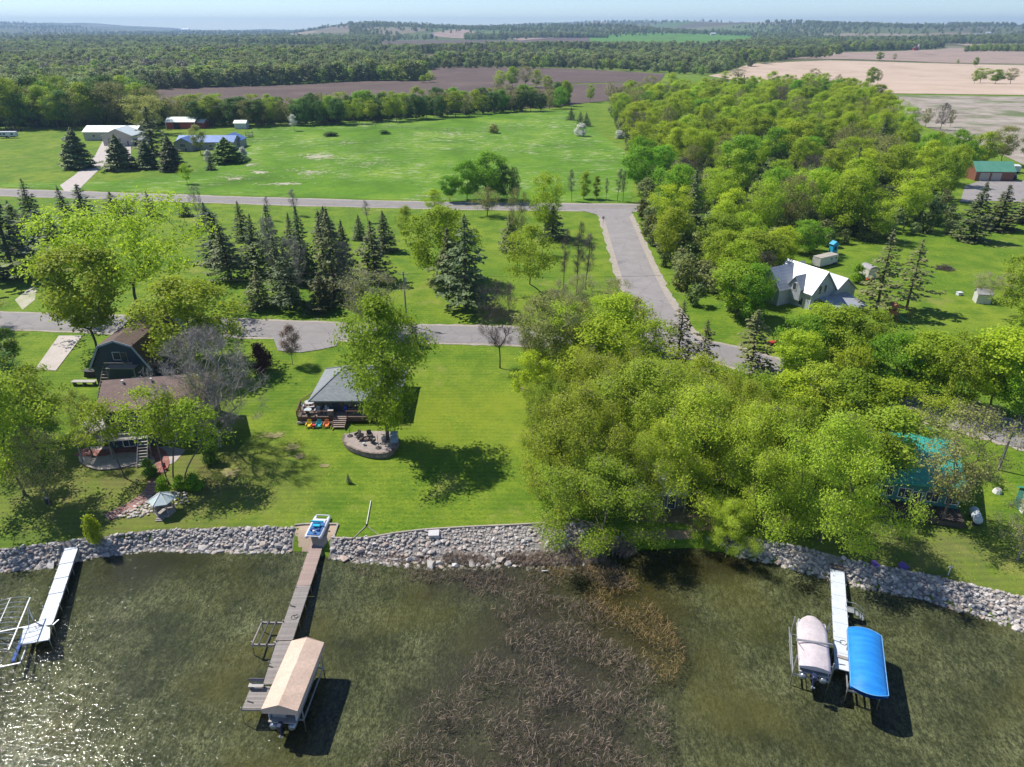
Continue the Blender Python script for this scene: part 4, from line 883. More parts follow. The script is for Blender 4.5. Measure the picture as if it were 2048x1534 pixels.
# ---------------------------------------------------------------- buildings
def siding(name, c, step=.18, rough=.6):
    """clapboard: shallow level courses"""
    m, t, b = newmat(name); co = coords(t)
    w_ = N(t, 'ShaderNodeTexWave', wave_type='BANDS', bands_direction='Z', wave_profile='SAW'); w_.inputs['Scale'].default_value = .314 / step; t.links.new(co, w_.inputs['Vector'])
    cc = mix(t, ramp(t, noise(t, co, 1.2, 5), [(.3, 0.), (.75, .35)]), c, tuple(x * .7 for x in c))
    t.links.new(cc, b.inputs['Base Color']); b.inputs['Roughness'].default_value = rough; bump(t, b, w_.outputs['Fac'], .6, .04); return m
def roofing(name, c1, c2, kind='shingle'):
    m, t, b = newmat(name); co = coords(t)
    if kind == 'shingle':
        br = N(t, 'ShaderNodeTexBrick'); br.inputs['Scale'].default_value = 1.0; br.inputs['Mortar Size'].default_value = .012; br.inputs['Brick Width'].default_value = .5; br.inputs['Row Height'].default_value = .16
        br.inputs['Color1'].default_value = c1 + (1,); br.inputs['Color2'].default_value = c2 + (1,); br.inputs['Mortar'].default_value = tuple(x * .45 for x in c1) + (1,)
        t.links.new(co, br.inputs['Vector'])
        c = mix(t, ramp(t, noise(t, co, 1.1, 6, .7), [(.35, 0.), (.7, .55)]), br.outputs['Color'], tuple((x + y) * .38 for x, y in zip(c1, c2)))
        b.inputs['Roughness'].default_value = .9; bump(t, b, br.outputs['Fac'], .5, .02)
    else:
        w_ = N(t, 'ShaderNodeTexWave', wave_type='BANDS', bands_direction='X'); w_.inputs['Scale'].default_value = .7; t.links.new(co, w_.inputs['Vector'])
        c = mix(t, ramp(t, noise(t, co, .5, 5), [(.3, 0.), (.7, 1.)]), c1, c2)
        b.inputs['Roughness'].default_value = .38; b.inputs['Metallic'].default_value = .15
        bump(t, b, ramp(t, w_.outputs['Fac'], [(.85, 0.), (.97, 1.)]), .5, .04)
    t.links.new(c, b.inputs['Base Color']); return m
M_GLASS = mat('window_glass', (.035, .045, .055), (.06, .075, .085), .8, .08, spec=.6)
M_WHITE = mat('white_trim', (.74, .73, .71), (.62, .61, .59), 1.5, .6)
M_DARKIN = mat('dark_opening', (.02, .02, .02), (.03, .03, .03))
def gable(t, L, D, z0, ze, zr, wallm, roofm, over=.45, ax='x', thick=.16, x=0.0, y=0.0, rz=0.0, part='wall', rpart='roof'):
    """walls closed to the ridge, and a two-slope roof as a slab"""
    M = Matrix.Translation((x, y, 0)) @ Matrix.Rotation(rz + (math.pi / 2 if ax == 'y' else 0), 4, 'Z')
    l, d = (L, D) if ax == 'x' else (D, L)
    b = B(); b.extrude([(-d / 2, z0), (d / 2, z0), (d / 2, ze), (0, zr), (-d / 2, ze)], (-l / 2, 0, 0), (l, 0, 0), (0, 1, 0))
    b.v = [tuple(M @ Vector(v)) for v in b.v]; wo_ = b.build(part, wallm, t)
    sl_ = (zr - ze) / (d / 2); o = over; e = -d / 2 - o
    prof = [(e, ze - sl_ * o + .05), (0, zr + .05), (-e, ze - sl_ * o + .05), (-e, ze - sl_ * o + .05 + thick), (0, zr + .05 + thick * 1.15), (e, ze - sl_ * o + .05 + thick)]
    b = B(); b.extrude(prof, (-l / 2 - o, 0, 0), (l + 2 * o, 0, 0), (0, 1, 0)); b.v = [tuple(M @ Vector(v)) for v in b.v]
    ro = b.build(rpart, roofm, t)
    return wo_, ro
def win(t, c, wd, ht, face, frame=M_WHITE, name='window', mull=1, glass=M_GLASS):
    """a framed pane set on a wall; face = outward angle of the wall in the building's own frame"""
    n = Vector((math.cos(face), math.sin(face), 0)); s = Vector((-n.y, n.x, 0)); c = Vector(c) + n * .03
    b = B(); fw = .09
    for k in (-1, 1):
        b.box(c + s * k * (wd / 2), (fw, .10, ht + fw), face + math.pi / 2); b.box(c + Vector((0, 0, k * ht / 2)), (wd + fw, .10, fw), face + math.pi / 2)
    for k in range(1, mull): b.box(c + s * wd * (k / mull - .5), (.05, .08, ht), face + math.pi / 2)
    f = b.build(name, frame, t)
    B().box(c, (wd, .03, ht), face + math.pi / 2).build('pane', glass, f)
    return f
def local(o, u, v, z): return o.matrix_world.inverted() @ W(u, v, z)
FR, BK, LT, RT = -math.pi / 2, math.pi / 2, math.pi, 0.0
M_BLUEW = siding('navy_siding', (.030, .050, .095)); M_GREYW = siding('light_grey_siding', (.47, .49, .54)); M_CREAM = siding('cream_siding', (.46, .41, .35)); M_CABW = siding('cabin_siding', (.12, .115, .10))
M_REDW = siding('barn_red_siding', (.30, .045, .03), .3); M_WHW = siding('white_siding', (.62, .60, .57)); M_TEALW = siding('teal_siding', (.05, .20, .17))
R_BROWN = roofing('brown_shingles', (.19, .130, .112), (.25, .175, .155)); R_GREY = roofing('grey_shingles', (.20, .22, .235), (.29, .31, .32)); R_DARK = roofing('dark_brown_shingles', (.095, .062, .050), (.15, .105, .085))
R_WHITE = roofing('white_metal_roof', (.40, .42, .46), (.34, .36, .40), 'metal'); R_BLUE = roofing('blue_metal_roof', (.09, .16, .36), (.12, .20, .42), 'metal'); R_TEAL = roofing('teal_metal_roof', (.035, .30, .25), (.06, .36, .30), 'metal'); R_GREEN = roofing('green_metal_roof', (.10, .30, .20), (.14, .35, .25), 'metal'); R_PALE = roofing('pale_metal_roof', (.60, .66, .64), (.68, .72, .70), 'metal')
M_DECK = mat('deck_boards', (.30, .235, .20), (.22, .17, .145), 1.5, .85, .2, 18, orand=.12); M_RAIL = mat('red_brown_rail', (.17, .085, .060), (.12, .06, .045), 2, .75)
M_GREYWOOD = mat('weathered_wood', (.33, .30, .28), (.24, .215, .20), 1.2, .9, .35, 20, sc=(1, 6, 1), orand=.14)
M_IRON = mat('black_iron', (.03, .03, .03), (.05, .05, .05), 4, .6)

# --- the grey cabin with its deck
ez = 5.3
q0, q1 = W(616, 802, ez), W(637, 737, ez)
cw, cd = 13.2, q1.y - q0.y
c0 = thing('cabin', 'grey hip-roofed cabin with a row of windows behind a wooden deck', 'house', (q0.x + cw / 2, q0.y + cd / 2, 0))
gb = G(c0.location.x, c0.location.y); fl = gb + .85
b = B(); b.box((0, .1, (gb + ez) / 2 - .1), (cw - 1.2, cd - 1.4, ez - gb + .1)); b.build('wall', M_CABW, c0)
b = B(); e = [(-cw / 2, -cd / 2, ez), (cw / 2, -cd / 2, ez), (cw / 2, cd / 2, ez), (-cw / 2, cd / 2, ez)]; rg = 2.4; rh = ez + 3.0
e2 = [(x, y, z - .18) for x, y, z in e]
b.add(e + e2 + [(-rg * .9, 0, rh), (rg * .9, 0, rh)], [(0, 1, 9, 8), (1, 2, 9), (2, 3, 8, 9), (3, 0, 8), (0, 4, 5, 1), (1, 5, 6, 2), (2, 6, 7, 3), (3, 7, 4, 0), (7, 6, 5, 4)])
rf = b.build('roof', R_GREY, c0)
b = B()
for p, q in ((e[0], (-rg * .9, 0, rh)), (e[1], (rg * .9, 0, rh)), (e[2], (rg * .9, 0, rh)), (e[3], (-rg * .9, 0, rh)), ((-rg * .9, 0, rh), (rg * .9, 0, rh))): b.bar(Vector(p) + Vector((0, 0, .03)), Vector(q) + Vector((0, 0, .03)), .28, .06)
b.build('ridge_cap', R_GREY, rf); B().box((3.0, 1.5, rh - .4), (.5, .5, 1.6)).build('chimney', M_IRON, rf)
fy = -cd / 2 + .8 - .02
for k, x in enumerate((-5.1, -1.1, .3, 1.7, 3.1, 4.6)): win(c0, (x, fy, fl + 1.25), 1.15, 1.45 if k else 1.6, FR, M_RAIL, glass=M_GLASS)
dr = win(c0, (-3.0, fy, fl + 1.05), 1.9, 2.0, FR, M_IRON, 'sliding_door', 2)
for x in (-5.8, -4.1, -1.9): B().box((x, fy - .06, fl + 1.0), (.14, .10, 2.1)).build('trim_post', M_RAIL, c0)
win(c0, (-cw / 2 + .6, -1.5, fl + 1.4), 1.2, 1.2, LT, M_RAIL)
# deck: boards, rails, balusters, steps
DX0, DX1 = W(588, 845, fl).x, W(800, 845, fl).x
DY0 = W(660, 834, fl).y
deck = thing('deck', 'red-brown wooden deck wrapping the front of the grey cabin', 'deck', (0, 0, 0))
front = q0.y + .78; left_in = q0.x + .62
poly = [(DX0, DY0), (DX1, DY0), (DX1, front), (left_in, front), (left_in, front + 6.2), (left_in - .5, front + 6.2), (DX0 - .3, front + 1.6)]
B().prism(poly, gb + .15, fl - .06).build('skirt', M_RAIL, deck)
pl = B().box((0, 0, 0), (DX1 - DX0 - .02, .138, .04)).mesh('plank')
for k in range(int((front - DY0) / .15)): link('plank', pl, M_DECK, deck, ((DX0 + DX1) / 2, DY0 + .08 + k * .15, fl - .02))
pl2 = B().box((0, 0, 0), (1, .138, .04)).mesh('plank')
for k in range(int(6.0 / .15)):
    y = front + .08 + k * .15; xl = DX0 - .3 * min(1, k * .15 / 1.6) + max(0, (k * .15 - 1.6)) / 4.6 * (left_in - .5 - DX0 + .3)
    link('plank', pl2, M_DECK, deck, ((xl + left_in) / 2, y, fl - .02), 0, (left_in - xl, 1, 1))
def rail(par, pts, z, h=.95, gap=.16, m=M_RAIL, bm=M_IRON):
    b = B()
    for p, q in zip(pts[:-1], pts[1:]):
        b.bar((p[0], p[1], z + h), (q[0], q[1], z + h), .13, .05); b.bar((p[0], p[1], z + .1), (q[0], q[1], z + .1), .05, .05)
    b.build('handrail', m, par)
    for p in pts: B().box((p[0], p[1], z + h / 2), (.12, .12, h + .08)).build('post', m, par)
    b = B()
    for p, q in zip(pts[:-1], pts[1:]):
        n = int(math.dist(p, q) / gap)
        for k in range(1, n): b.bar((p[0] + (q[0] - p[0]) * k / n, p[1] + (q[1] - p[1]) * k / n, z + .1), (p[0] + (q[0] - p[0]) * k / n, p[1] + (q[1] - p[1]) * k / n, z + h), .025)
    tag(b.build('balusters', bm, par), kind='stuff')
SX0, SX1 = W(662, 858, gb).x, W(689, 858, gb).x
rail(deck, [(left_in - .5, front + 6.2), (DX0 - .3, front + 1.6), (DX0, DY0 + .06), ((DX0 + SX0) / 2, DY0 + .06), (SX0, DY0 + .06)], fl)
rail(deck, [(SX1, DY0 + .06), ((SX1 + DX1) / 2, DY0 + .06), (DX1, DY0 + .06), (DX1, front)], fl)
nst = 5
for k in range(nst):
    z = fl - (k + 1) * (fl - gb) / (nst + .6); B().box(((SX0 + SX1) / 2, DY0 - .18 - k * .33, z), (SX1 - SX0, .31, .06)).build('step', M_DECK, deck)
for x in (SX0 + .04, SX1 - .04): B().bar((x, DY0, fl - .25), (x, DY0 - .3 - nst * .33, gb + .05), .08, .25).build('stringer', M_RAIL, deck)
b = B()
for k in range(26):
    x = DX0 + (SX0 - DX0) * (k + .5) / 26; b.lathe((x, DY0 - .28 + random.uniform(-.08, .08), gb), [(.17, -.05), (.2, .1), (.12, .22)], 6)
tag(b.build('edging_stones', mat('edge_stone', (.38, .34, .30), (.28, .25, .22), 3, .9), deck), kind='stuff')
# furniture
def adirondack(m, p, rz, label, name='garden_chair'):
    t = thing(name, label, 'chair', p, rz)
    B().box((0, -.02, .36), (.56, .52, .05), 0, (.12, 'X')).build('seat', m, t)
    b = B()
    for k in range(5):
        x = (k - 2) * .115; h = 1.0 - abs(k - 2) * .07; b.bar((x, .24, .32), (x * 1.15, .62, .32 + h * .78), .1, .025)
    b.build('backrest', m, t, bevel=.01)
    for s in (-1, 1):
        B().box((s * .36, .0, .58), (.13, .72, .03)).build('armrest', m, t)
        B().box((s * .33, -.27, .29), (.05, .09, .58)).build('leg', m, t); B().bar((s * .29, -.3, .36), (s * .29, .62, .04), .04, .12).build('leg', m, t)
    return t
def paint(n, c): return mat(n, c, tuple(x * .85 for x in c), 3, .5)
for u, c, n in ((618, (.75, .48, .02), 'yellow'), (638, (.02, .33, .36), 'teal'), (653, (.80, .20, .05), 'orange')):
    p = W(u, 855); adirondack(paint('paint_' + n, c), p, 0, n + ' slatted garden chair on the grass in front of the deck')
p = W(628.5, 855.5); t = thing('side_table', 'small red side table between the yellow and teal chairs', 'table', p)
B().box((0, 0, .5), (.5, .5, .05)).build('table_top', paint('paint_red', (.55, .04, .04)), t); B().box((0, 0, .25), (.44, .44, .05)).build('shelf', paint('paint_red', (.55, .04, .04)), t)
for a in (-1, 1):
    for c in (-1, 1): B().box((a * .2, c * .2, .25), (.06, .06, .5)).build('leg', MATS['paint_red'], t)
cwht = paint('plastic_white', (.68, .70, .76))
for x, n in ((-5.45, 'left'), (-4.2, 'right')): adirondack(cwht, (c0.location.x + x, front - .55, fl), 0, 'white deck chair by the cabin wall, %s of the small grill' % n, 'deck_chair')
t = thing('grill', 'small black grill between the two white deck chairs', 'grill', (c0.location.x - 4.83, front - .6, fl))
B().lathe((0, 0, .55), [(.1, 0), (.26, .08), (.28, .2), (.2, .36), (.05, .42)], 12).build('kettle', M_IRON, t, True)
for a in range(3): B().bar((.08 * math.cos(a * 2.1), .08 * math.sin(a * 2.1), .58), (.26 * math.cos(a * 2.1), .26 * math.sin(a * 2.1), 0), .035).build('leg', M_IRON, t)
t = thing('cooler_chair', 'blue folding chair on the deck right of the sliding door', 'chair', (c0.location.x - 1.4, front - .55, fl))
pb = paint('cloth_blue', (.02, .06, .35)); B().box((0, 0, .42), (.5, .5, .05)).build('seat', pb, t); B().box((0, .24, .72), (.5, .05, .55), 0, (-.15, 'X')).build('backrest', pb, t)
for a in (-1, 1):
    for c in (-1, 1): B().box((a * .22, c * .2, .2), (.04, .04, .42)).build('leg', M_IRON, t)
t = thing('storage_bin', 'grey slatted bin on the deck beside the top of the steps', 'bin', (SX0 - .45, DY0 + .45, fl))
B().box((0, 0, .42), (.75, .55, .8)).build('body', M_GREYWOOD, t); B().box((0, 0, .86), (.82, .62, .08)).build('lid', mat('pale_lid', (.55, .52, .5)), t)
for k in range(6): B().box((-.32 + k * .128, -.285, .42), (.1, .02, .78)).build('slat', M_GREYWOOD, t)
def round_table(p, label, m, chairs=0):
    t = thing('patio_table', label, 'table', p); B().lathe((0, 0, .68), [(.55, 0), (.58, .02), (.55, .05)], 16).build('table_top', m, t); B().lathe((0, 0, 0), [(.25, 0), (.24, .04), (.05, .08), (.05, .68)], 10).build('pedestal', M_IRON, t)
round_table((DX0 + 1.4, DY0 + .95, fl), 'round glass table in the near corner of the deck', mat('pale_glass', (.45, .52, .55), (.5, .56, .58), 1, .15))
for k, (a, c) in enumerate(((-.85, .1), (.95, .2), (.1, -.5 + .0))):
    t = thing('patio_chair', ['dark metal chair left of the round glass table', 'dark metal chair right of the round glass table', 'dark metal chair in front of the round glass table'][k], 'chair', (DX0 + 1.4 + a, DY0 + .95 + c, fl), [1.6, -1.6, 3.1][k])
    B().box((0, 0, .42), (.46, .46, .04)).build('seat', M_IRON, t); B().box((0, .22, .68), (.46, .03, .5)).build('backrest', M_IRON, t)
    for q in (-1, 1):
        for r in (-1, 1): B().box((q * .2, r * .2, .21), (.03, .03, .42)).build('leg', M_IRON, t)
p = W(607, 812, fl); t = thing('picnic_table', 'white octagonal picnic table on the left arm of the deck', 'table', (left_in - 1.15, front + 1.5, fl))
cc = paint('pale_plastic', (.50, .50, .50))
B().lathe((0, 0, .7), [(.78, 0), (.78, .05)], 8).build('table_top', cc, t); B().lathe((0, 0, 0), [(.1, 0), (.1, .7)], 8).build('pedestal', M_IRON, t)
for k in range(4):
    a = k * math.pi / 2 + .4; B().box((1.05 * math.cos(a), 1.05 * math.sin(a), .42), (.3, 1.0, .06), a).build('bench_seat', cc, t); B().bar((0, 0, .15), (1.05 * math.cos(a), 1.05 * math.sin(a), .38), .06).build('brace', M_IRON, t)
# curved stone patio
pc = W(738, 880); pz = gb + .42
pat = thing('stone_patio', 'raised round patio edged with stone blocks in front of the cabin', 'patio', (0, 0, 0))
ring = [W(u, v, pz) for u, v in ((690, 868), (687, 877), (695, 889), (712, 898), (738, 905), (765, 906), (784, 900), (796, 886), (794, 868), (770, 862), (720, 862))]
sp = spline(ring[:8], 7)
B().prism([(p.x, p.y) for p in sp + ring[8:]], pc.z - .5, pz).build('paving', mat('patio_pavers', (.36, .30, .27), (.26, .22, .20), 1.6, .9, .5, 6), pat)
blk = [B().box((0, 0, 0), (.42, .3, .2)).mesh('block')]
M_BLOCK = mat('stone_block', (.30, .235, .20), (.22, .17, .15), 2.5, .95, .6, 8, orand=.3)
dsp = dens(sp, .45)
for row in range(3):
    for k in range(len(dsp) - 1):
        a, c = dsp[k], dsp[k + 1]; m_ = a.lerp(c, .5 + (.4 if row % 2 else 0)); rz = math.atan2(c.y - a.y, c.x - a.x)
        o = link('block', blk[0], M_BLOCK, pat, (m_.x, m_.y, pz - .5 + row * .215), rz + random.uniform(-.05, .05)); o.scale = (random.uniform(.9, 1.03), random.uniform(.9, 1.1), .98)
for k, (u, v, rz) in enumerate(((716, 874, -.7), (722, 881, -.3), (740, 874, .5), (745, 885, 2.6))):
    p = W(u, v, pz); t = thing('lounge_chair', ['dark patio chair furthest left on the stone patio', 'dark patio chair second from the left on the stone patio', 'dark patio chair under the tree on the stone patio', 'dark patio chair nearest the wall on the stone patio'][k], 'chair', p, rz)
    mm = mat('dark_wicker', (.06, .05, .045), (.1, .085, .075), 6, .8, .5, 30)
    B().box((0, 0, .32), (.62, .6, .14)).build('seat', mm, t); B().box((0, .32, .66), (.62, .1, .65), 0, (-.25, 'X')).build('backrest', mm, t)
    for s in (-1, 1): B().box((s * .34, 0, .42), (.08, .62, .34)).build('armrest', mm, t)
p = W(732, 879, pz); t = thing('fire_pit', 'low round fire pit among the dark patio chairs', 'fire pit', p); B().lathe((0, 0, 0), [(.5, 0), (.5, .3), (.42, .3), (.38, .12)], 16).build('ring', M_BLOCK, t); B().lathe((0, 0, .06), [(.36, 0), (.1, .08)], 10).build('ash_bed', M_IRON, t)
for k, (u, v, h) in enumerate(((700, 872, 2.2), (757, 896, 2.0))):
    p = W(u, v, pz); t = thing('umbrella_stand', ['black parasol post without canopy at the left of the stone patio', 'black parasol post without canopy near the stone wall'][k], 'post', p)
    B().lathe((0, 0, 0), [(.42, 0), (.4, .08), (.08, .14)], 14).build('base', M_IRON, t); B().lathe((0, 0, .1), [(.035, 0), (.03, h)], 8).build('pole', M_IRON, t)
p = W(728, 890, pz); t = thing('stool', 'small pale stool on the stone patio', 'stool', p); B().lathe((0, 0, .3), [(.22, 0), (.24, .03), (.2, .07)], 12).build('top', cc, t); B().lathe((0, 0, 0), [(.15, 0), (.12, .3)], 8).build('base', cc, t)
p = W(768, 882, pz); t = thing('flower_pot', 'pink-white flower tub at the tree side of the patio', 'planter', p); B().lathe((0, 0, 0), [(.28, 0), (.38, .5), (.34, .5)], 12).build('tub', M_BLOCK, t); B().lathe((0, 0, .5), [(.34, 0), (.3, .18), (.1, .25)], 10).build('flowers', mat('pale_pink', (.6, .45, .42), (.4, .42, .3), 8), t)
p = W(790, 893, gb); t = thing('storage_rack', 'tall grey rack with glass shelves beside the tree trunk', 'rack', (p.x, p.y, gb))
for a in (-1, 1):
    for c in (-1, 1): B().box((a * .45, c * .5, 1.1), (.07, .07, 2.2)).build('post', M_GREYWOOD, t)
for z in (.3, .9, 1.5, 2.15): B().box((0, 0, z), (.95, 1.05, .04)).build('shelf', mat('blue_glass', (.30, .40, .46), (.4, .48, .52), 1, .1), t)
p = W(759, 914); t = thing('frisbee_lid', 'pale round lid lying on the lawn below the patio', 'lid', p); B().lathe((0, 0, .03), [(.3, 0), (.32, .04), (.25, .07)], 14).build('disc', cwht, t)

# --- brown-roofed house and its deck
hz = 8.1; a0, a1 = W(190, 825, hz), W(409, 808, hz)
hrz = math.atan2(a1.y - a0.y, a1.x - a0.x); hl = (a1 - a0).length; hd = 9.6
mid = (a0 + a1) / 2 + Vector((-math.sin(hrz), math.cos(hrz), 0)) * hd / 2
hs = thing('house', 'two-storey navy house with a long brown shingle roof', 'house', (mid.x, mid.y, 0), hrz); hg = G(mid.x, mid.y) - .3
gable(hs, hl - 1.0, hd - 1.0, hg, hz, hz + 2.2, M_BLUEW, R_BROWN, .5)
for x in (-5.5, -2.5, .8, 4.2): win(hs, (x, -hd / 2 + .48, hg + 4.3), 1.6, 1.3, FR, mull=2)
for x in (-4.0, 1.5, 5): win(hs, (x, -hd / 2 + .48, hg + 1.3), 1.5, 1.8, FR, name='patio_door' if x < 0 else 'window', mull=2)
for x in (-4.2, -.5, 5.6): B().lathe((x, -.6, hz + 1.95), [(.12, 0), (.12, .5), (.18, .5), (.18, .56)], 8).build('roof_vent', M_WHITE, hs)
hs_inv = Matrix.Translation((mid.x, mid.y, 0)) @ Matrix.Rotation(hrz, 4, 'Z')
hk = thing('house_deck', 'pale raised deck with stairs at the lake side of the brown-roofed house', 'deck', (mid.x, mid.y, 0), hrz)
dz_ = hg + 2.9; M_PALED = mat('pale_deck', (.42, .40, .38), (.33, .31, .29), 1.5, .85, .2, 14, orand=.08)
dpl = B().box((0, 0, 0), (.145, 1, .045)).mesh('plank')
x0_, x1_ = -hl / 2 - 2.4, -hl / 2 + 6.5
for k in range(int((x1_ - x0_) / .16)):
    x = x0_ + .08 + k * .16; yb = -hd / 2 + .3 if x > -hl / 2 + .3 else hd / 2 - 3
    link('plank', dpl, M_PALED, hk, (x, (-hd / 2 - 2.3 + yb) / 2, dz_), 0, (1, yb + hd / 2 + 2.3, 1))
for x in (x0_ + .1, -hl / 2 + 1.5, x1_ - .1): B().box((x, -hd / 2 - 2.2, (hg + dz_) / 2), (.16, .16, dz_ - hg)).build('post', M_GREYWOOD, hk)
rail(hk, [(x0_ + .1, hd / 2 - 3.2), (x0_ + .1, -hd / 2 - 2.2), (-hl / 2 + 2, -hd / 2 - 2.2), (x1_ - 1.4, -hd / 2 - 2.2)], dz_, .95, .18, M_PALED, M_PALED)
for k in range(9): B().box((x1_ - .65, -hd / 2 - 2.5 - k * .27, dz_ - .3 - k * .3), (1.2, .28, .05)).build('step', M_PALED, hk)
for s in (-.62, .62): B().bar((x1_ - .65 + s, -hd / 2 - 2.3, dz_ - .1), (x1_ - .65 + s, -hd / 2 - 4.9, hg + .1), .06, .24).build('stringer', M_PALED, hk)
p = W(172, 812, dz_ + .05); t = thing('patio_umbrella', 'folded white parasols and table on the deck left of the brown roof', 'umbrella', tuple(hs_inv @ Vector((x0_ + 1.3, -hd / 2 + .8, dz_ + .03))))
B().lathe((0, 0, 0), [(.04, 0), (.04, 2.5)], 8).build('pole', M_WHITE, t); B().lathe((0, 0, 1.7), [(1.35, 0), (.7, .42), (.05, .8)], 8).build('canopy', mat('white_canvas', (.66, .66, .64), (.55, .55, .53), 1.5, .85), t)
p = W(342, 874); cn = thing('overturned_boat', 'pale green upturned rowing boat beside the house wall', 'boat', (p.x, p.y, p.z), .1)
b = B(); sec = []
for k in range(13):
    s = k / 12; wd = .62 * math.sin(math.pi * min(max(s * .92 + .06, 0), 1)) ** .6; sec.append([(-2.1 + 4.2 * s, wd * math.cos(a), .12 + .62 * (wd / .62) * math.sin(a)) for a in np.linspace(0, math.pi, 9)])
b.add([v for r in sec for v in r], [(i * 9 + j, i * 9 + j + 1, (i + 1) * 9 + j + 1, (i + 1) * 9 + j) for i in range(12) for j in range(8)]); b.build('hull', mat('pale_green_hull', (.45, .56, .50), (.38, .48, .43), 1.2, .5), cn, True)
B().bar((-2.05, 0, .72), (2.05, 0, .72), .05).build('keel', M_WHITE, cn)
for x in (-1.2, 1.2): B().box((x, 0, .1), (.12, 1.3, .2)).build('cradle', M_GREYWOOD, cn)
# brick strip, stepping path, gazebo, stone bed
M_BRICK = mat('red_pavers', (.33, .155, .13), (.25, .12, .105), 2, .9, .4, 12, orand=.2)
pth = thing('brick_path', 'curved red paver path through the gravel yard', 'path', (0, 0, 0))
bk = B().box((0, 0, 0), (.62, .82, .06)).mesh('paver')
cl_ = dens(spline([W(u, v) for u, v in ((160, 905), (200, 907), (250, 900), (295, 900), (318, 908), (325, 928), (318, 948))], 6), .66)
for k in range(len(cl_) - 1):
    a, c = cl_[k], cl_[k + 1]; rz = math.atan2(c.y - a.y, c.x - a.x)
    for s in (-.43, .43): link('paver', bk, M_BRICK, pth, (a.x - math.sin(rz) * s, a.y + math.cos(rz) * s, G(a.x, a.y) + .09), rz + random.uniform(-.03, .03))
stp = thing('stepping_path', 'flight of red timber-edged steps running down to the shore', 'steps', (0, 0, 0))
sl_ = dens(spline([W(u, v) for u, v in ((312, 962), (300, 985), (275, 1005), (245, 1022), (215, 1035))], 5), .75)
stm = B().box((0, 0, 0), (.7, 1.7, .12)).mesh('step'); edm = B().box((0, 0, 0), (.09, 1.7, .16)).mesh('riser')
for k in range(len(sl_) - 1):
    a, c = sl_[k], sl_[k + 1]; rz = math.atan2(c.y - a.y, c.x - a.x)
    link('step', stm, M_BRICK, stp, (a.x, a.y, G(a.x, a.y) + .05), rz); link('riser', edm, M_GREYWOOD, stp, (a.x + math.cos(rz) * .36, a.y + math.sin(rz) * .36, G(a.x, a.y) + .06), rz)
B_edge = dens(spline([W(u, v) for u, v in ((158, 925), (190, 940), (240, 938), (275, 928), (300, 930))], 5), .5)
b = B()
for p, q in zip(B_edge[:-1], B_edge[1:]): b.bar((p.x, p.y, p.z + .06), (q.x, q.y, q.z + .06), .1, .16)
tag(b.build('garden_edging', M_IRON), 'black curved edging along the gravel yard', 'edging')
p = W(297, 918); t = thing('tree_stump', 'short pale stump on the gravel beside the brick path', 'stump', p); B().lathe((0, 0, 0), [(.28, 0), (.24, .15), (.23, .6)], 10).build('stump_body', M_BARK, t); B().lathe((0, 0, .6), [(.22, 0), (.2, .01)], 10).build('cut_face', M_SAND, t)
gp = W(327, 1030); gzb = thing('gazebo', 'small open wooden gazebo with a white hexagonal roof by the shore', 'gazebo', (gp.x, gp.y + .5, gp.z), .25)
gzb.scale = (.86, .86, .86); B().lathe((0, 0, 0), [(1.45, 0), (1.45, .28)], 6).build('floor', M_GREYWOOD, gzb)
hexp = [(1.35 * math.cos(k * math.pi / 3), 1.35 * math.sin(k * math.pi / 3)) for k in range(6)]
for x, y in hexp: B().box((x, y, 1.35), (.12, .12, 2.2)).build('post', M_GREYWOOD, gzb)
for k in range(6):
    if k == 4: continue
    a, c = hexp[k], hexp[(k + 1) % 6]; B().bar((a[0], a[1], .62), (c[0], c[1], .62), .05, .62).build('side_panel', M_GREYWOOD, gzb)
M_ROOFG = mat('pale_roof_panel', (.50, .58, .58), (.42, .50, .50), 1.2, .3)
for k in range(6):
    a0_, a1_ = k * math.pi / 3, (k + 1) * math.pi / 3; r = 1.8
    P0 = Vector((r * math.cos(a0_), r * math.sin(a0_), 2.3)); P1 = Vector((r * math.cos(a1_), r * math.sin(a1_), 2.3)); A = Vector((0, 0, 3.35)); d_ = Vector((0, 0, -.06))
    b = B(); b.add([P0, P1, A, P0 + d_, P1 + d_, A + d_], [(0, 1, 2), (5, 4, 3), (0, 3, 4, 1), (1, 4, 5, 2), (2, 5, 3, 0)]); b.build('roof_panel', M_ROOFG, gzb)
    B().bar(P0 + Vector((0, 0, .03)), A + Vector((0, 0, .03)), .09, .06).build('rafter', M_WHITE, gzb)
B().lathe((0, 0, 3.3), [(.14, 0), (.12, .12), (.03, .25)], 8).build('finial', M_WHITE, gzb)
for k in range(2): B().box((-.35 - .1 * k, -1.5 - k * .32, .16 - k * .1), (1.1, .32, .08), -.1).build('step', M_GREYWOOD, gzb)

# --- gambrel garage
gy = 137.0 * 0 + W(240, 775, 3.0).y
gx_ = (W(185, 733, 8).x + W(298, 724, 8).x) / 2
gar = thing('gambrel_garage', 'dark navy barn-shaped garage with a brown gambrel roof and outside stair', 'garage', (0, 0, 0))
fyg = W(240, 775, 2.6).y
def zat(v, y):
    b_ = (767 - v) / FPX; return CAMH - y * (math.sin(PITCH) - b_ * math.cos(PITCH)) / (math.cos(PITCH) + b_ * math.sin(PITCH))
ze_, zk_, zp_ = zat(733, fyg), zat(693, fyg), zat(682, fyg)
fd = fyg * math.cos(PITCH) + (CAMH - ze_) * math.sin(PITCH); gw = (298 - 186) * fd / FPX; gcx = (242 - 1024) * fd / FPX
gg = G(gcx, fyg) - .3; gdp = 13.0
prof = [(-gw / 2, gg), (gw / 2, gg), (gw / 2, ze_), (gw * .30, zk_), (0, zp_), (-gw * .30, zk_), (-gw / 2, ze_)]
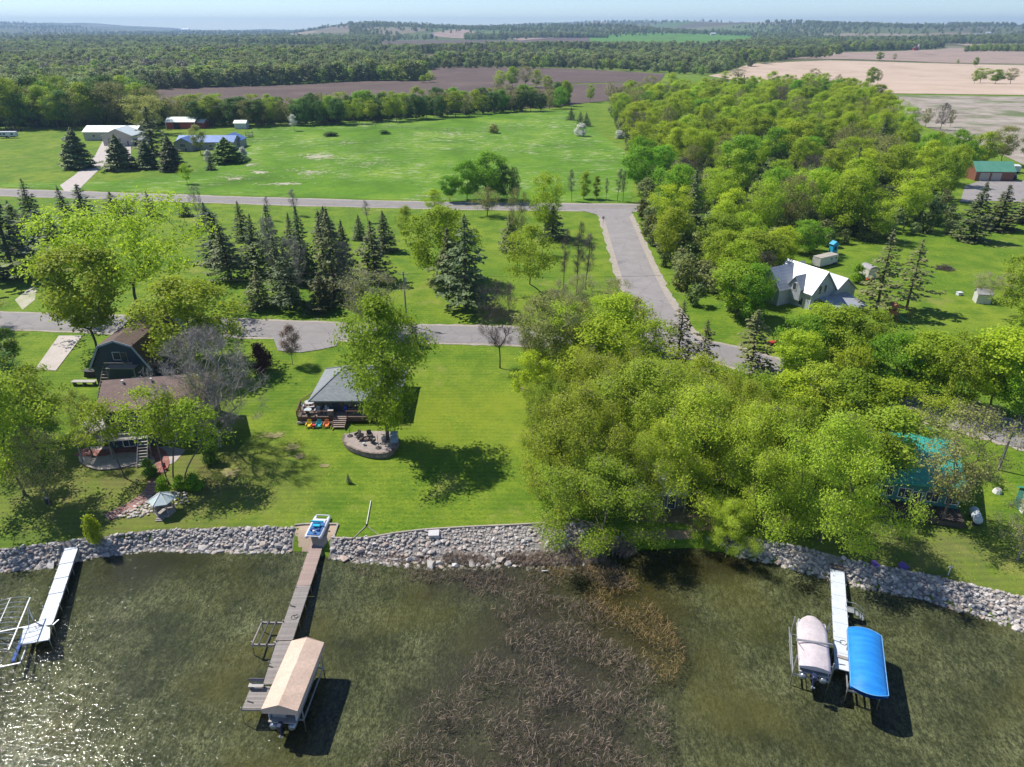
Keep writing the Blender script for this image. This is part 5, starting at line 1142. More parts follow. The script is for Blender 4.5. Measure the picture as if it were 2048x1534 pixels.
b = B(); b.extrude(prof, (gcx, fyg, 0), (0, gdp, 0), (1, 0, 0)); b.build('wall', M_BLUEW, gar)
o_ = .35; rp = [(-gw / 2 - .5, ze_ - .5), (-gw * .30, zk_ + .04), (0, zp_ + .05), (gw * .30, zk_ + .04), (gw / 2 + .5, ze_ - .5)]
rp2 = rp + [(x * 1.015, z + .2) for x, z in rp[::-1]]
b = B(); b.extrude(rp2, (gcx, fyg - o_, 0), (0, gdp + 2 * o_, 0), (1, 0, 0)); gr_ = b.build('roof', R_DARK, gar)
b = B()
for (xa, za), (xb, zb) in zip(rp[:-1], rp[1:]): b.bar((gcx + xa, fyg - o_ - .04, za + .05), (gcx + xb, fyg - o_ - .04, zb + .05), .08, .3)
b.build('rake_board', mat('pale_blue_trim', (.42, .48, .58)), gr_)
gable(gar, 4.0, 5.0, ze_ - .5, ze_ + 1.2, ze_ + 2.8, M_BLUEW, R_DARK, .3, 'x', x=gcx + gw / 2 - .4, y=fyg + gdp * .55, part='dormer_wall', rpart='dormer_roof')
win(gar, (gcx - .2, fyg, zk_ - 1.6), 1.2, 1.3, FR); win(gar, (gcx + 1.8, fyg, gg + 1.6), 1.1, 1.1, FR); win(gar, (gcx + .9, fyg, zk_ - 2.0), .95, 2.0, FR, M_GREYWOOD, 'door')
bz = zk_ - 3.1
bal = B().box((gcx + .6, fyg - .8, bz), (4.4, 1.5, .12)).build('balcony', M_GREYWOOD, gar)
for x in (gcx - 1.5, gcx + 2.7): B().box((x, fyg - 1.45, (bz + gg) / 2), (.14, .14, bz - gg)).build('post', M_GREYWOOD, gar)
b = B()
for k in range(14): b.box((gcx - 1.5 + k * .32, fyg - 1.5, bz + .5), (.04, .04, .9))
b.bar((gcx - 1.6, fyg - 1.5, bz + .98), (gcx + 2.8, fyg - 1.5, bz + .98), .07); b.build('balcony_rail', M_GREYWOOD, bal)
for k in range(10):
    B().box((gcx - 1.9 - .03 * k, fyg - .8 - k * .3, bz - .25 - k * (bz - gg) / 11), (1.0, .28, .06)).build('step', M_DECK, gar)
for s in (-.55, .55): B().bar((gcx - 1.9 + s, fyg - .5, bz), (gcx - 2.2 + s, fyg - 3.7, gg + .2), .07, .22).build('stringer', M_GREYWOOD, gar)
p = W(170, 770); t = thing('garden_table', 'long pale tarp-covered bench left of the gambrel garage', 'bench', p); B().box((0, 0, .7), (3.8, .9, .06)).build('top', M_PALED, t)
for a in (-1.6, 0, 1.6): B().box((a, 0, .35), (.12, .8, .68)).build('leg', M_GREYWOOD, t)
p = W(188, 752); t = thing('wood_stack', 'dark tarp over stacked firewood against the gambrel garage', 'woodpile', p); b = B()
for k in range(22): b.tube([(-1.3 + (k % 8) * .36 + .1 * (k // 8), -.4, .16 + (k // 8) * .3), (-1.3 + (k % 8) * .36 + .1 * (k // 8), .4, .16 + (k // 8) * .3)], .16, 7)
tag(b.build('logs', M_BARK, t), kind='stuff'); B().box((.1, 0, 1.0), (3.0, 1.1, .05), 0, (.06, 'Y')).build('tarp', mat('dark_tarp', (.05, .05, .05), (.09, .08, .07), 2, .6), t)

# --- white-roofed grey farmhouse
A_, C_ = W(1584, 521, 11.0), W(1648, 541.5, 11.0)
frz = math.atan2(C_.y - A_.y, C_.x - A_.x); fm = (A_ + C_) / 2
fh = thing('farmhouse', 'light grey farmhouse with white metal roofs and steep gables', 'house', (fm.x, fm.y, 0), frz); fg = G(fm.x, fm.y) - .2
fl_ = (C_ - A_).length + 1.5
gable(fh, fl_, 6.6, fg, 7.2, 10.9, M_GREYW, R_WHITE, .45, 'x')
gable(fh, 5.8, 9.0, fg, 7.2, 10.6, M_GREYW, R_WHITE, .45, 'y', x=-fl_ / 2 + 1.6, y=-2.2, part='wing_wall', rpart='wing_roof')
gable(fh, 3.0, 4.0, 5.0, 7.6, 9.6, M_GREYW, R_WHITE, .3, 'y', x=1.0, y=-2.0, part='dormer_wall', rpart='dormer_roof')
gable(fh, 7.5, 7.0, fg, 6.0, 8.6, M_GREYW, R_WHITE, .4, 'x', x=1.2, y=6.2, part='rear_wall', rpart='rear_roof')
b = B(); px0, px1 = fl_ / 2 + .1, fl_ / 2 + 5.2
b.box(((px0 + px1) / 2, 3.0, (fg + 4.4) / 2), (px1 - px0 - .5, 7.2, 4.4 - fg)); b.build('porch_wall', M_GREYW, fh)
b = B(); b.add([(px0 - .5, -1.0, 5.9), (px1 + .3, -1.0, 4.5), (px1 + .3, 7.0, 4.5), (px0 - .5, 7.0, 5.9), (px0 - .5, -1.0, 5.72), (px1 + .3, -1.0, 4.32), (px1 + .3, 7.0, 4.32), (px0 - .5, 7.0, 5.72)], [(0, 1, 2, 3), (7, 6, 5, 4), (0, 4, 5, 1), (1, 5, 6, 2), (2, 6, 7, 3), (3, 7, 4, 0)]); b.build('porch_roof', R_WHITE, fh)
for y in (-.75, .75): win(fh, (fl_ / 2, y - .3, 7.4), .85, 1.7, RT)
win(fh, (1.0, -4.0, 7.6), .9, 1.5, FR); win(fh, (2.5, -3.3, fg + 1.5), 1.0, 1.5, FR); win(fh, (fl_ / 2, -1.8, fg + 1.5), 1.0, 1.7, RT, mull=1)
win(fh, (-1.0, -3.3, fg + 1.2), 1.0, 2.1, FR, name='door'); win(fh, (px0 + 1.2, -.6, fg + 1.2), .95, 2.0, FR, name='door')
for k in range(4): win(fh, (px1 - .25, .2 + k * 1.7, 3.5), 1.3, 1.1, RT)
for x in (-3.2, -1.2): win(fh, (-fl_ / 2 + 1.6 + x + 2.2, -6.7, fg + 1.6), 1.0, 1.5, FR); win(fh, (-fl_ / 2 + 1.6 + x + 2.2, -6.7, 6.0), .9, 1.4, FR)
for x, y in ((fl_ / 2, -3.3), (-fl_ / 2 + 4.5, -6.7), (-fl_ / 2 - 1.3, -6.7), (fl_ / 2, 3.3)): B().box((x, y, (fg + 7.0) / 2), (.16, .16, 7.0 - fg)).build('corner_board', M_WHITE, fh)
B().box((0, -3.34, fg + 3.1), (fl_, .05, .18)).build('belt_course', M_WHITE, fh)
# yard things round the farmhouse
def shed(name, label, u, v, rz, L, D, he, hr, wallm, roofm, ax='x', door=None):
    p = W(u, v); t = thing(name, label, 'shed', p, rz); gable(t, L, D, -.2, he, hr, wallm, roofm, .2, ax, .08)
    win(t, (0, -D / 2, he * .5 - .1), L * .3, he * .78, FR, M_WHITE, 'door', 2, door or wallm); return t
p = W(1648, 530); t = thing('trailer', 'long white box trailer parked behind the farmhouse', 'trailer', p, .55)
t.scale = (.8, .85, .8); B().box((0, 0, 1.7), (8.0, 2.6, 2.5)).build('body', M_WHW, t); B().box((0, 0, 3.0), (8.1, 2.7, .1)).build('roof', mat('stained_roof', (.45, .42, .38), (.32, .29, .25), .8), t)
for x in (2.4, 3.5):
    for y in (-1.25, 1.25): B().tube([(x, y - .12, .4), (x, y + .12, .4)], .4, 12).build('wheel', M_IRON, t)
for x in (1.0, 3.0): win(t, (x, -1.3, 2.1), .8, .6, FR)
win(t, (4.0, 0, 2.0), .9, .7, RT)
p = W(1665, 507); t = thing('play_house', 'bright blue upright play house behind the trailer', 'play house', p, .3)
cb = paint('bright_blue', (.03, .38, .62)); B().box((0, 0, 1.5), (1.5, 1.3, 1.9)).build('body', cb, t); B().extrude([(-1.0, 2.4), (1.0, 2.4), (0, 3.2)], (0, -.8, 0), (0, 1.6, 0), (1, 0, 0)).build('roof', cb, t)
for x in (-.65, .65):
    for y in (-.55, .55): B().box((x, y, .3), (.12, .12, .7)).build('leg', cb, t)
B().box((-.75, -1.2, .45), (.6, 1.8, .08), .2, (-.45, 'X')).build('slide', cb, t); B().box((0, -.66, 1.5), (.6, .03, .9)).build('doorway', M_DARKIN, t)
sh = thing('curved_shed', 'grey shed with a rounded roof beside the leafy bush', 'shed', W(1735, 552), .25)
arc = [(1.3 * math.cos(a), 1.9 + .75 * math.sin(a)) for a in np.linspace(0, math.pi, 10)]
B().box((0, 0, .85), (2.5, 3.2, 2.1)).build('wall', M_WHW, sh); B().extrude(arc, (0, -1.7, 0), (0, 3.4, 0), (1, 0, 0)).build('roof', mat('grey_roll_roof', (.36, .35, .35), (.28, .27, .27), 1.5, .7), sh); win(sh, (0, -1.6, .95), 1.1, 1.7, FR, M_WHITE, 'door', 2, M_WHW)
p = W(1736, 562); t = thing('ride_on_toy', 'orange and white ride-on mower by the rounded shed', 'mower', p, .4); po = paint('bright_orange', (.75, .13, .02))
B().box((.45, 0, .6), (.8, .7, .4)).build('hood', po, t, bevel=.06); B().box((-.4, 0, .45), (.9, .8, .2)).build('deck', po, t); B().box((-.35, 0, .8), (.45, .45, .1)).build('seat', cwht, t); B().box((-.58, 0, 1.05), (.08, .45, .45)).build('backrest', cwht, t)
for x, r in ((.6, .25), (-.5, .34)):
    for y in (-.48, .48): B().tube([(x, y - .1, r), (x, y + .1, r)], r, 12).build('wheel', M_IRON, t)
B().bar((.1, 0, .75), (-.1, 0, 1.05), .04).build('steering_column', M_IRON, t)
ws = shed('garden_shed', 'small white shed in front of the thicket at the right', 1962, 604, -.25, 2.6, 2.4, 2.0, 2.7, M_WHW, mat('grey_roll_roof', (.36, .35, .35)), 'x')
p = W(1918, 590); t = thing('pump_cover', 'low white box lying in the mown yard', 'box', p, .2); B().box((0, 0, .3), (1.0, .8, .6)).build('box', cwht, t); B().box((0, 0, .63), (1.1, .9, .07)).build('lid', cwht, t)
p = W(1888, 538); bp_ = thing('brush_pile', 'heap of grey-brown cut branches in the mown yard', 'brush pile', p); b = B(); rr = random.Random(4)
for k in range(170):
    a = rr.uniform(0, 6.28); r = rr.random() ** .5 * 2.0; h = (1 - r / 2.2) * 1.2 * rr.random(); a2 = rr.uniform(0, 6.28); c = Vector((r * math.cos(a), r * math.sin(a) * .8, h + .05)); d = Vector((math.cos(a2), math.sin(a2), rr.uniform(-.35, .35))) * rr.uniform(.5, 1.1)
    b.tube([c - d, c + d], [rr.uniform(.03, .07), .015], 4, False)
tag(b.build('branches', M_BARK, bp_), kind='stuff')
p = W(1783, 640); pg = thing('playset', 'wooden play tower with swing beam and a green slide', 'playset', p, -.2); cwd = mat('cedar_wood', (.42, .17, .09), (.32, .13, .07), 2, .8)
for x in (-.65, .65):
    for y in (-.65, .65): B().box((x, y, 1.4), (.12, .12, 2.8)).build('post', cwd, pg)
B().box((0, 0, 1.35), (1.45, 1.45, .08)).build('platform', cwd, pg); B().extrude([(-.95, 2.75), (.95, 2.75), (0, 3.5)], (0, -.85, 0), (0, 1.7, 0), (1, 0, 0)).build('roof', cwd, pg)
for y in (-.68, .68): B().box((0, y, 1.75), (1.3, .05, .6)).build('side_board', cwd, pg)
b = B()
for k in range(8): b.box((.9 + k * .24, -.4 - k * .06, 1.3 - k * .16), (.3, .55, .06), -.2, (.6, 'Y'))
b.build('slide', paint('slide_green', (.02, .28, .14)), pg)
B().bar((.6, .3, 2.5), (3.4, .9, 2.5), .12).build('swing_beam', cwd, pg)
for s in (-.9, .9): B().bar((3.3, .9, 2.5), (3.5, .9 + s, 0), .1).build('swing_leg', cwd, pg)
for x in (1.6, 2.5): sw = B().box((x, .3 + x * .21 - .1, .6), (.5, .2, .05)).build('swing_seat', M_IRON, pg); B().bar((x - .2, .2 + x * .21, .6), (x - .2, .2 + x * .21, 2.5), .03).build('chain', M_IRON, sw)
p = W(1545, 690); t = thing('bird_feeder_bed', 'red painted wagon planter in the flower bed by the curving road', 'planter', p, .3); B().box((0, 0, .5), (1.5, .8, .4)).build('box', paint('paint_red', (.55, .04, .04)), t)
for x in (-.55, .55):
    for y in (-.42, .42): B().tube([(x, y - .04, .25), (x, y + .04, .25)], .25, 10).build('wheel', M_IRON, t)
B().lathe((.5, .6, 0), [(.05, 0), (.05, 2.4)], 6).build('pole', M_IRON, t)

# --- teal-roofed cabin, propane tank, little metal-roofed cabin under the willows
te = 5.4; b0, b1, b2_ = W(1772, 962, te), W(1938, 985, te), W(1948, 897, te)
trz = math.atan2(b1.y - b0.y, b1.x - b0.x); tl = (b1 - b0).length; td = (b2_ - b1).length + 4
tm = (b0 + b1) / 2 + Vector((-math.sin(trz), math.cos(trz), 0)) * td / 2
tc = thing('teal_cabin', 'cabin with a bright teal metal roof behind the half-leafed oak', 'house', (tm.x, tm.y, 0), trz); tg = G(tm.x, tm.y) - .2
gable(tc, tl - .8, td - .8, tg, te, te + 2.2, M_TEALW, R_TEAL, .4)
for x in (-4, -2, 1, 3.2): win(tc, (x, -td / 2 + .4, tg + 2.0), 1.4, 1.3, FR, mull=2)
win(tc, (-.6, -td / 2 + .4, tg + 1.4), 1.0, 2.0, FR, name='door')
td_ = thing('cabin_porch', 'dark weathered porch deck in front of the teal-roofed cabin', 'deck', (tm.x, tm.y, 0), trz); dm = B().box((0, 0, 0), (.19, 2.6, .06)).mesh('plank'); dkw = mat('dark_deck', (.11, .085, .07), (.075, .06, .05), 2, .9, orand=.15)
for k in range(int(tl / .2) - 2): link('plank', dm, dkw, td_, (-tl / 2 + .3 + k * .2, -td / 2 - 1.0, tg + .75))
for x in (-tl / 2 + .4, 0, tl / 2 - .6): B().box((x, -td / 2 - 2.2, tg + .35), (.16, .16, .8)).build('post', M_GREYWOOD, td_)
B().box((0, -td / 2 - 2.35, tg + .35), (tl - .3, .06, .6)).build('skirt', dkw, td_)
p = W(1948, 1042); pr = thing('propane_tank', 'pale blue-white propane tank on the lawn right of the teal-roofed cabin', 'tank', (p.x, p.y, p.z), 1.25)
b = B(); b.tube([(-1.35, 0, .85), (-1.3, 0, .85), (-1.15, 0, .85), (-.95, 0, .85), (.95, 0, .85), (1.15, 0, .85), (1.3, 0, .85), (1.35, 0, .85)], [.08, .3, .46, .52, .52, .46, .3, .08], 16); b.build('vessel', mat('tank_paint', (.58, .64, .70), (.52, .58, .64), 1, .35), pr, True)
for x in (-.75, .75): B().box((x, 0, .2), (.14, .8, .42)).build('leg', M_IRON, pr)
B().lathe((0, 0, 1.33), [(.2, 0), (.2, .14), (.12, .2)], 10).build('valve_dome', cwht, pr)
p = W(1994, 985); t = thing('well_cover', 'squat white well cover on the lawn at the right', 'well cover', p); B().lathe((0, 0, 0), [(.55, 0), (.42, .45), (.4, .5)], 8).build('housing', M_WHITE, t); B().lathe((0, 0, .5), [(.3, 0), (.3, .1)], 8).build('cap', M_PALED, t)
p0_, p1_ = W(1300, 983, 4.2), W(1358, 983, 4.2); t = thing('lake_cabin', 'little metal-roofed cabin hidden under the willows', 'house', ((p0_.x + p1_.x) / 2, p0_.y + 3.6, 0)); lg = G(t.location.x, t.location.y) - .1
gable(t, 5.0 + 0.2, 7.0, lg, 4.0, 5.6, M_CABW, roofing('grey_metal_roof', (.38, .41, .41), (.30, .33, .33), 'metal'), .5, 'x')
win(t, (-1.2, -3.5, lg + 1.3), 1.3, 1.2, FR); win(t, (1.0, -3.5, lg + 1.05), .95, 2.0, FR, name='door')
for x in (-2.4, 0, 2.4): B().box((x, -4.3, (lg + 3.6) / 2), (.1, .1, 3.6 - lg)).build('porch_post', M_GREYWOOD, t)
p = W(2062, 1010, 3.5); t = thing('teal_shed', 'teal and white shed cut by the right edge of the photo', 'shed', (p.x + 1.5, p.y, 0), -.2); g_ = G(t.location.x, t.location.y)
gable(t, 4.0, 4.0, g_ - .1, g_ + 2.3, g_ + 3.4, M_TEALW, R_TEAL, .25); win(t, (-2.0, 0, g_ + 1.1), .9, 1.9, LT, M_WHITE, 'door', 1, M_WHW)

# --- farmstead across the upper road
def farm(u, v, name, label, cat, L, D, he, hr, wallm, roofm, ax='x', rz=0.0, over=.35):
    p = W(u, v); t = thing(name, label, cat, (p.x, p.y + D / 2, p.z), rz); gable(t, L, D, -.3, he, hr, wallm, roofm, over, ax, .14); return t
t = farm(222, 281, 'machine_shed', 'long cream shed with a pale metal roof behind the farm garage', 'shed', 26, 11, 4.0, 6.2, M_CREAM, R_PALE)
for x in (-8, -3, 3): win(t, (x, -5.5, 2.2), 1.2, 1.0, FR)
t = farm(238, 292, 'farm_garage', 'cream farm garage with a wide door facing the driveway', 'garage', 14, 12, 4.6, 7.6, M_CREAM, R_PALE, 'y')
b_ = B().box((-1.5, -6.04, 1.7), (6.0, .08, 3.4)).build('garage_door', mat('grey_door', (.24, .22, .21), (.2, .185, .18), 2), t)
for k in range(4): B().box((-1.5, -6.1, .6 + k * .85), (5.9, .03, .06)).build('door_rib', M_DARKIN, b_)
win(t, (4.6, -6.0, 1.2), 1.0, 2.1, FR, name='door')
t = farm(272, 291, 'car_port', 'grey lean-to carport at the right side of the farm garage', 'carport', 7, 8, 2.6, 3.6, M_CREAM, R_GREY); B().box((0, -4.05, 1.2), (5.4, .08, 2.3)).build('opening', M_DARKIN, t)
for x in (-3.3, 3.3): B().box((x, -4.2, 1.2), (.25, .25, 2.4)).build('post', M_WHITE, t)
t = farm(362, 258, 'red_barn', 'low red barn with a white metal roof', 'barn', 16, 10, 3.6, 5.6, M_REDW, R_PALE)
B().box((-2, -5.05, 1.6), (3.4, .08, 3.2)).build('barn_door', M_DARKIN, t); gable(t, 5, 6, -.2, 3.0, 4.3, M_REDW, R_PALE, .3, 'x', x=9.5, y=1, part='lean_to_wall', rpart='lean_to_roof')
for x in (-7.9, 7.9): B().box((x, -5.05, 1.8), (.25, .06, 3.6)).build('corner_board', M_WHITE, t)
t = farm(412, 300, 'blue_roof_house', 'grey farmhouse with a low blue metal roof in several sections', 'house', 26, 10, 3.4, 5.6, mat('stone_grey_wall', (.38, .36, .32), (.32, .30, .27), 1), R_BLUE, 'x')
gable(t, 8, 8, -.5, 3.6, 5.6, MATS['stone_grey_wall'], R_BLUE, .4, 'y', x=-8.5, y=-5, part='wing_wall', rpart='wing_roof'); gable(t, 10, 9, -.3, 3.4, 5.8, MATS['stone_grey_wall'], R_BLUE, .4, 'y', x=9, y=5, part='wing_wall', rpart='wing_roof')
win(t, (-8.5, -9.0, 2.6), 2.4, 1.5, FR, mull=3); win(t, (-7.4, -9.0, .6), .9, 1.7, FR, name='door')
for x in (-2, 2.5, 7): win(t, (x, -5.0, 1.8), 1.6, 1.2, FR, mull=2)
win(t, (13.0, 0, 1.8), 1.2, 1.1, RT)
t = farm(481, 258, 'small_barn', 'small white shed standing alone at the back of the farm', 'shed', 6.5, 5, 3.0, 4.2, M_WHW, R_PALE, 'x'); win(t, (0, -2.5, 1.2), 1.2, 2.2, FR, name='door', glass=M_WHW)
def car(u, v, rz, m, label, name='parked_car', big=1.0):
    p = W(u, v); t = thing(name, label, 'car', (p.x, p.y, p.z + .02), rz)
    prof = [(-2.15, .45), (-2.2, .75), (-2.0, .95), (-1.35, 1.0), (-.75, 1.48), (.75, 1.5), (1.35, 1.05), (2.05, .98), (2.2, .8), (2.2, .4)]
    prof = [(x, z * big) for x, z in prof]
    B().extrude(prof, (0, -.85, 0), (0, 1.7, 0), (1, 0, 0)).build('body', m, t, bevel=.06)
    for y in (-.86, .86): B().extrude([(-1.15, 1.05 * big), (-.7, 1.42 * big), (.7, 1.43 * big), (1.15, 1.08 * big)], (0, y - .01, 0), (0, .02, 0), (1, 0, 0)).build('side_window', M_GLASS, t)
    B().add([(-1.33, -.7, 1.03 * big), (-1.33, .7, 1.03 * big), (-.78, .66, 1.47 * big), (-.78, -.66, 1.47 * big)], [(0, 1, 2, 3)]).build('windshield', M_GLASS, t)
    for x in (-1.35, 1.35):
        for y in (-.8, .8): w_ = B().tube([(x, y - .1, .33), (x, y + .1, .33)], .33, 14).build('wheel', M_IRON, t); B().tube([(x, y * 1.13, .33), (x, y * 1.14, .33)], .18, 10).build('hubcap', M_WHITE, w_)
    for y in (-.6, .6): B().box((-2.2, y, .75 * big), (.05, .3, .14)).build('headlight', M_WHITE, t)
    return t
car(183, 276, .3, mat('car_red', (.30, .03, .04), (.24, .025, .03), 1, .25, spec=.5), 'dark red car parked left of the cream farm garage', big=1.15); car(133, 280, .2, mat('car_white', (.6, .6, .6), (.55, .55, .55), 1, .3, spec=.5), 'white car half hidden by the leftmost round conifer')
car(2025, 358, 1.2, mat('car_black', (.03, .03, .035), (.04, .04, .045), 1, .2, spec=.5), 'black car parked right of the green-roofed garage', big=1.15)
p = W(18, 276); rv = thing('camper', 'white travel trailer with a dark stripe parked on the farm lawn', 'camper', (p.x, p.y, p.z), .05)
B().extrude([(-4.2, .6), (4.0, .6), (4.5, 1.3), (4.2, 2.9), (3.8, 3.15), (-4.0, 3.15), (-4.2, 2.9)], (0, -1.2, 0), (0, 2.4, 0), (1, 0, 0)).build('body', cwht, rv, bevel=.08)
B().box((0, -1.22, .95), (8.3, .04, .5)).build('stripe', M_IRON, rv)
for x in (-3, -1.2, 2.6): win(rv, (x, -1.21, 2.1), 1.1, .7, FR, M_IRON)
win(rv, (1.0, -1.21, 1.75), .7, 1.8, FR, M_WHITE, 'door', 1, cwht)
for x in (-.5, .5): B().tube([(x, -1.22, .38), (x, -1.0, .38)], .36, 12).build('wheel', M_IRON, rv)
hb = B().tube([(0, -.75, .75), (0, .75, .75)], .75, 14).mesh('hay_bale'); M_HAY = mat('old_hay', (.16, .12, .10), (.10, .08, .065), 2, .95, .5, 8)
for k, (u, v) in enumerate(((14, 262), (24, 261), (34, 263), (42, 262))): tag(link('hay_bale', hb, M_HAY, None, W(u, v), .3 * k), '%s dark round bale from the left behind the camper' % ORD[k], 'hay bale', 'round bales behind the camper')
p = W(499, 274); t = thing('trampoline', 'netted dark trampoline on the lawn right of the blue-roofed farmhouse', 'trampoline', p); B().lathe((0, 0, .8), [(2.0, 0), (2.05, .06), (1.9, .1)], 18).build('mat', M_IRON, t)
for k in range(6):
    a = k * math.pi / 3; B().bar((2 * math.cos(a), 2 * math.sin(a), 0), (2 * math.cos(a), 2 * math.sin(a), 2.6), .08).build('post', M_IRON, t)
b = B()
for z in (1.3, 1.7, 2.1, 2.5): b.tube([(2 * math.cos(a), 2 * math.sin(a), z) for a in np.linspace(0, 2 * math.pi, 19)], .025, 4, False)
tag(b.build('net', M_IRON, t), kind='stuff')
gg_ = farm(1988, 362, 'brick_garage', 'brown-red garage with a green metal roof and two pale doors', 'garage', 13.5, 8, 3.4, 6.2, siding('brick_brown', (.22, .085, .055), .25), R_GREEN, 'x', -.06)
for x in (-3.6, .6):
    d_ = B().box((x, -4.05, 1.5), (3.4, .08, 2.7)).build('garage_door', M_CREAM, gg_)
    for k in range(3): B().box((x, -4.11, .75 + k * .75), (3.3, .03, .05)).build('door_rib', M_GREYWOOD, d_)
p = W(2030, 345); t = thing('box_truck', 'white covered trailer behind the black car', 'trailer', p, 1.2); B().box((0, 0, 1.7), (4.2, 2.2, 2.2)).build('body', cwht, t, bevel=.1)
for x in (-.5, .5):
    for y in (-1.05, 1.05): B().tube([(x, y - .1, .35), (x, y + .1, .35)], .35, 12).build('wheel', M_IRON, t)
# far farms on the horizon
p = W(1836, 100); t = thing('silo', 'white silo beside a dark barn on the far field', 'silo', p); h_ = height_to(p, 88.5); B().lathe((0, 0, 0), [(h_ * .2, 0), (h_ * .2, h_ * .8), (h_ * .14, h_ * .94), (0.2, h_)], 14).build('tower', mat('pale_silo', (.62, .60, .58)), t, True); B().lathe((0, 0, h_ * .5), [(h_ * .205, 0), (h_ * .205, h_ * .02)], 14).build('band', M_GREYWOOD, t)
s_ = PX(p)[2] / FPX
t = farm(1832, 101, 'far_barn', 'dark red barn at the foot of the white silo', 'barn', 9 * s_, 7 * s_, 4 * s_, 7 * s_, M_REDW, R_DARK, 'y')
for k, (u, v, wpx, lb) in enumerate(((352, 63, 9, 'white farm building on the horizon left of the middle, left one'), (372, 62, 14, 'white farm building on the horizon left of the middle, right one'), (862, 76, 11, 'white shed at the edge of the far tan field'), (1426, 71, 10, 'white farm building in the far fields right of the middle'), (1955, 73, 12, 'white house among the far trees at the right, left one'), (1975, 72, 9, 'white house among the far trees at the right, right one'), (1668, 62, 7, 'tiny pale house on the far ridge'))):
    p = W(u, v); s_ = PX(p)[2] / FPX; t = thing('far_house', lb, 'building', p); gable(t, wpx * s_, wpx * .5 * s_, -2, 3.2 * s_, 5.2 * s_, M_WHW, R_PALE if k % 2 else R_GREY, .2 * s_); win(t, (0, -wpx * .25 * s_, 1.4 * s_), 1.5 * s_, 1.2 * s_, FR)
# ---------------------------------------------------------------- docks, lifts and boats
M_ALU = mat('aluminium', (.55, .56, .58), (.45, .46, .48), 2, .4, metal=.6); M_WDOCK = mat('white_dock_panel', (.62, .66, .72), (.55, .59, .65), .8, .5)
M_BRDOCK = mat('brown_dock_boards', (.40, .30, .265), (.33, .245, .215), 1.2, .85, .2, 18, orand=.1)
M_TANC = mat('tan_canvas', (.66, .49, .39), (.56, .41, .32), .5, .85, .5, 2.2); M_BLUEC = mat('blue_tarp', (.012, .17, .58), (.03, .27, .70), .7, .45, .8, 1.6, sc=(.6, 2.2, 1)); M_PINKC = mat('pale_pink_cover', (.60, .53, .55), (.46, .41, .43), .7, .7, .8, 1.5)
M_TUBE = mat('pontoon_metal', (.45, .47, .52), (.36, .38, .42), 1.5, .3, metal=.7); M_NAVY = mat('navy_fibreglass', (.02, .03, .07), (.03, .04, .09), 2, .3, spec=.5)
DZ = .62
def frame2(par, p, q, wd, z, m=M_GREYWOOD, posts=True, gap=2.4):
    p, q = Vector((p[0], p[1], 0)), Vector((q[0], q[1], 0)); d = (q - p).normalized(); s = Vector((-d.y, d.x, 0))
    for k in (-1, 1): B().bar(p + s * k * (wd / 2 - .05) + Vector((0, 0, z - .14)), q + s * k * (wd / 2 - .05) + Vector((0, 0, z - .14)), .07, .17).build('stringer', m, par)
    if posts:
        n = max(1, int((q - p).length / gap))
        for i in range(n + 1):
            for k in (-1, 1):
                c = p.lerp(q, i / n) + s * k * (wd / 2 + .05); B().tube([(c.x, c.y, -1.3), (c.x, c.y, z + .28)], .035, 6).build('post', M_ALU, par)
def planks(par, p, q, wd, z, m, pw=.145, nm='plank'):
    p, q = Vector((p[0], p[1], 0)), Vector((q[0], q[1], 0)); d = q - p; L = d.length; d /= L; me = B().box((0, 0, 0), (wd, pw - .02, .045)).mesh(nm); rz = math.atan2(d.y, d.x) - math.pi / 2
    for k in range(int(L / pw)):
        c = p + d * (k + .5) * pw; o = link(nm, me, m, par, (c.x, c.y, z + random.uniform(-.004, .004)), rz + random.uniform(-.004, .004))
# centre dock
dk = thing('dock', 'long wooden dock, brown near shore and weathered grey beyond, ending in a platform', 'dock', (0, 0, 0))
cA, cB_, cC, cD = (-22.55, 66.4), (-22.28, 58.0), (-22.1, 50.5), (-21.85, 45.3)
planks(dk, cA, cB_, 1.5, DZ, M_BRDOCK); planks(dk, cB_, cC, 1.5, DZ, M_GREYWOOD); planks(dk, cC, cD, 1.5, DZ, M_GREYWOOD)
frame2(dk, cA, cB_, 1.5, DZ); frame2(dk, cB_, cC, 1.5, DZ); frame2(dk, cC, cD, 1.5, DZ)
planks(dk, (-22.75, 45.2), (-22.75, 42.8), 1.75, DZ, M_GREYWOOD); planks(dk, (-21.6, 45.2), (-21.6, 42.8), .5, DZ, M_GREYWOOD, .145); planks(dk, (-21.1, 45.2), (-21.1, 42.8), .46, DZ, M_GREYWOOD)
frame2(dk, (-22.25, 45.25), (-22.25, 42.8), 2.8, DZ, gap=2.5); B().box((-22.25, 42.78, DZ - .06), (2.85, .06, .2)).build('fascia', M_GREYWOOD, dk)
B().box((-22.28, 58.0, DZ + .035), (1.55, .1, .03)).build('joint_strip', M_PALED, dk)
t = thing('dock_bench', 'grey plank bench with a backrest on the platform of the wooden dock', 'bench', (-23.0, 45.0, DZ + .02), 0)
B().box((0, -.05, .45), (1.35, .42, .06)).build('seat', M_PALED, t); B().box((0, .22, .8), (1.35, .05, .36), 0, (-.12, 'X')).build('backrest', mat('slate_board', (.17, .16, .20), (.13, .12, .15), 2), t)
for x in (-.58, .58): B().box((x, 0, .22), (.07, .42, .44)).build('leg', M_GREYWOOD, t)
b = B()
for r_, cx, cy in ((.32, -22.0, 53.6), (.25, -21.8, 53.75)): b.tube([(cx + r_ * math.cos(a), cy + r_ * .9 * math.sin(a), DZ + .05) for a in np.linspace(0, 6.28, 17)], .02, 5, False)
tag(b.build('mooring_rope', M_IRON), 'coil of dark mooring rope lying on the wooden dock', 'rope')
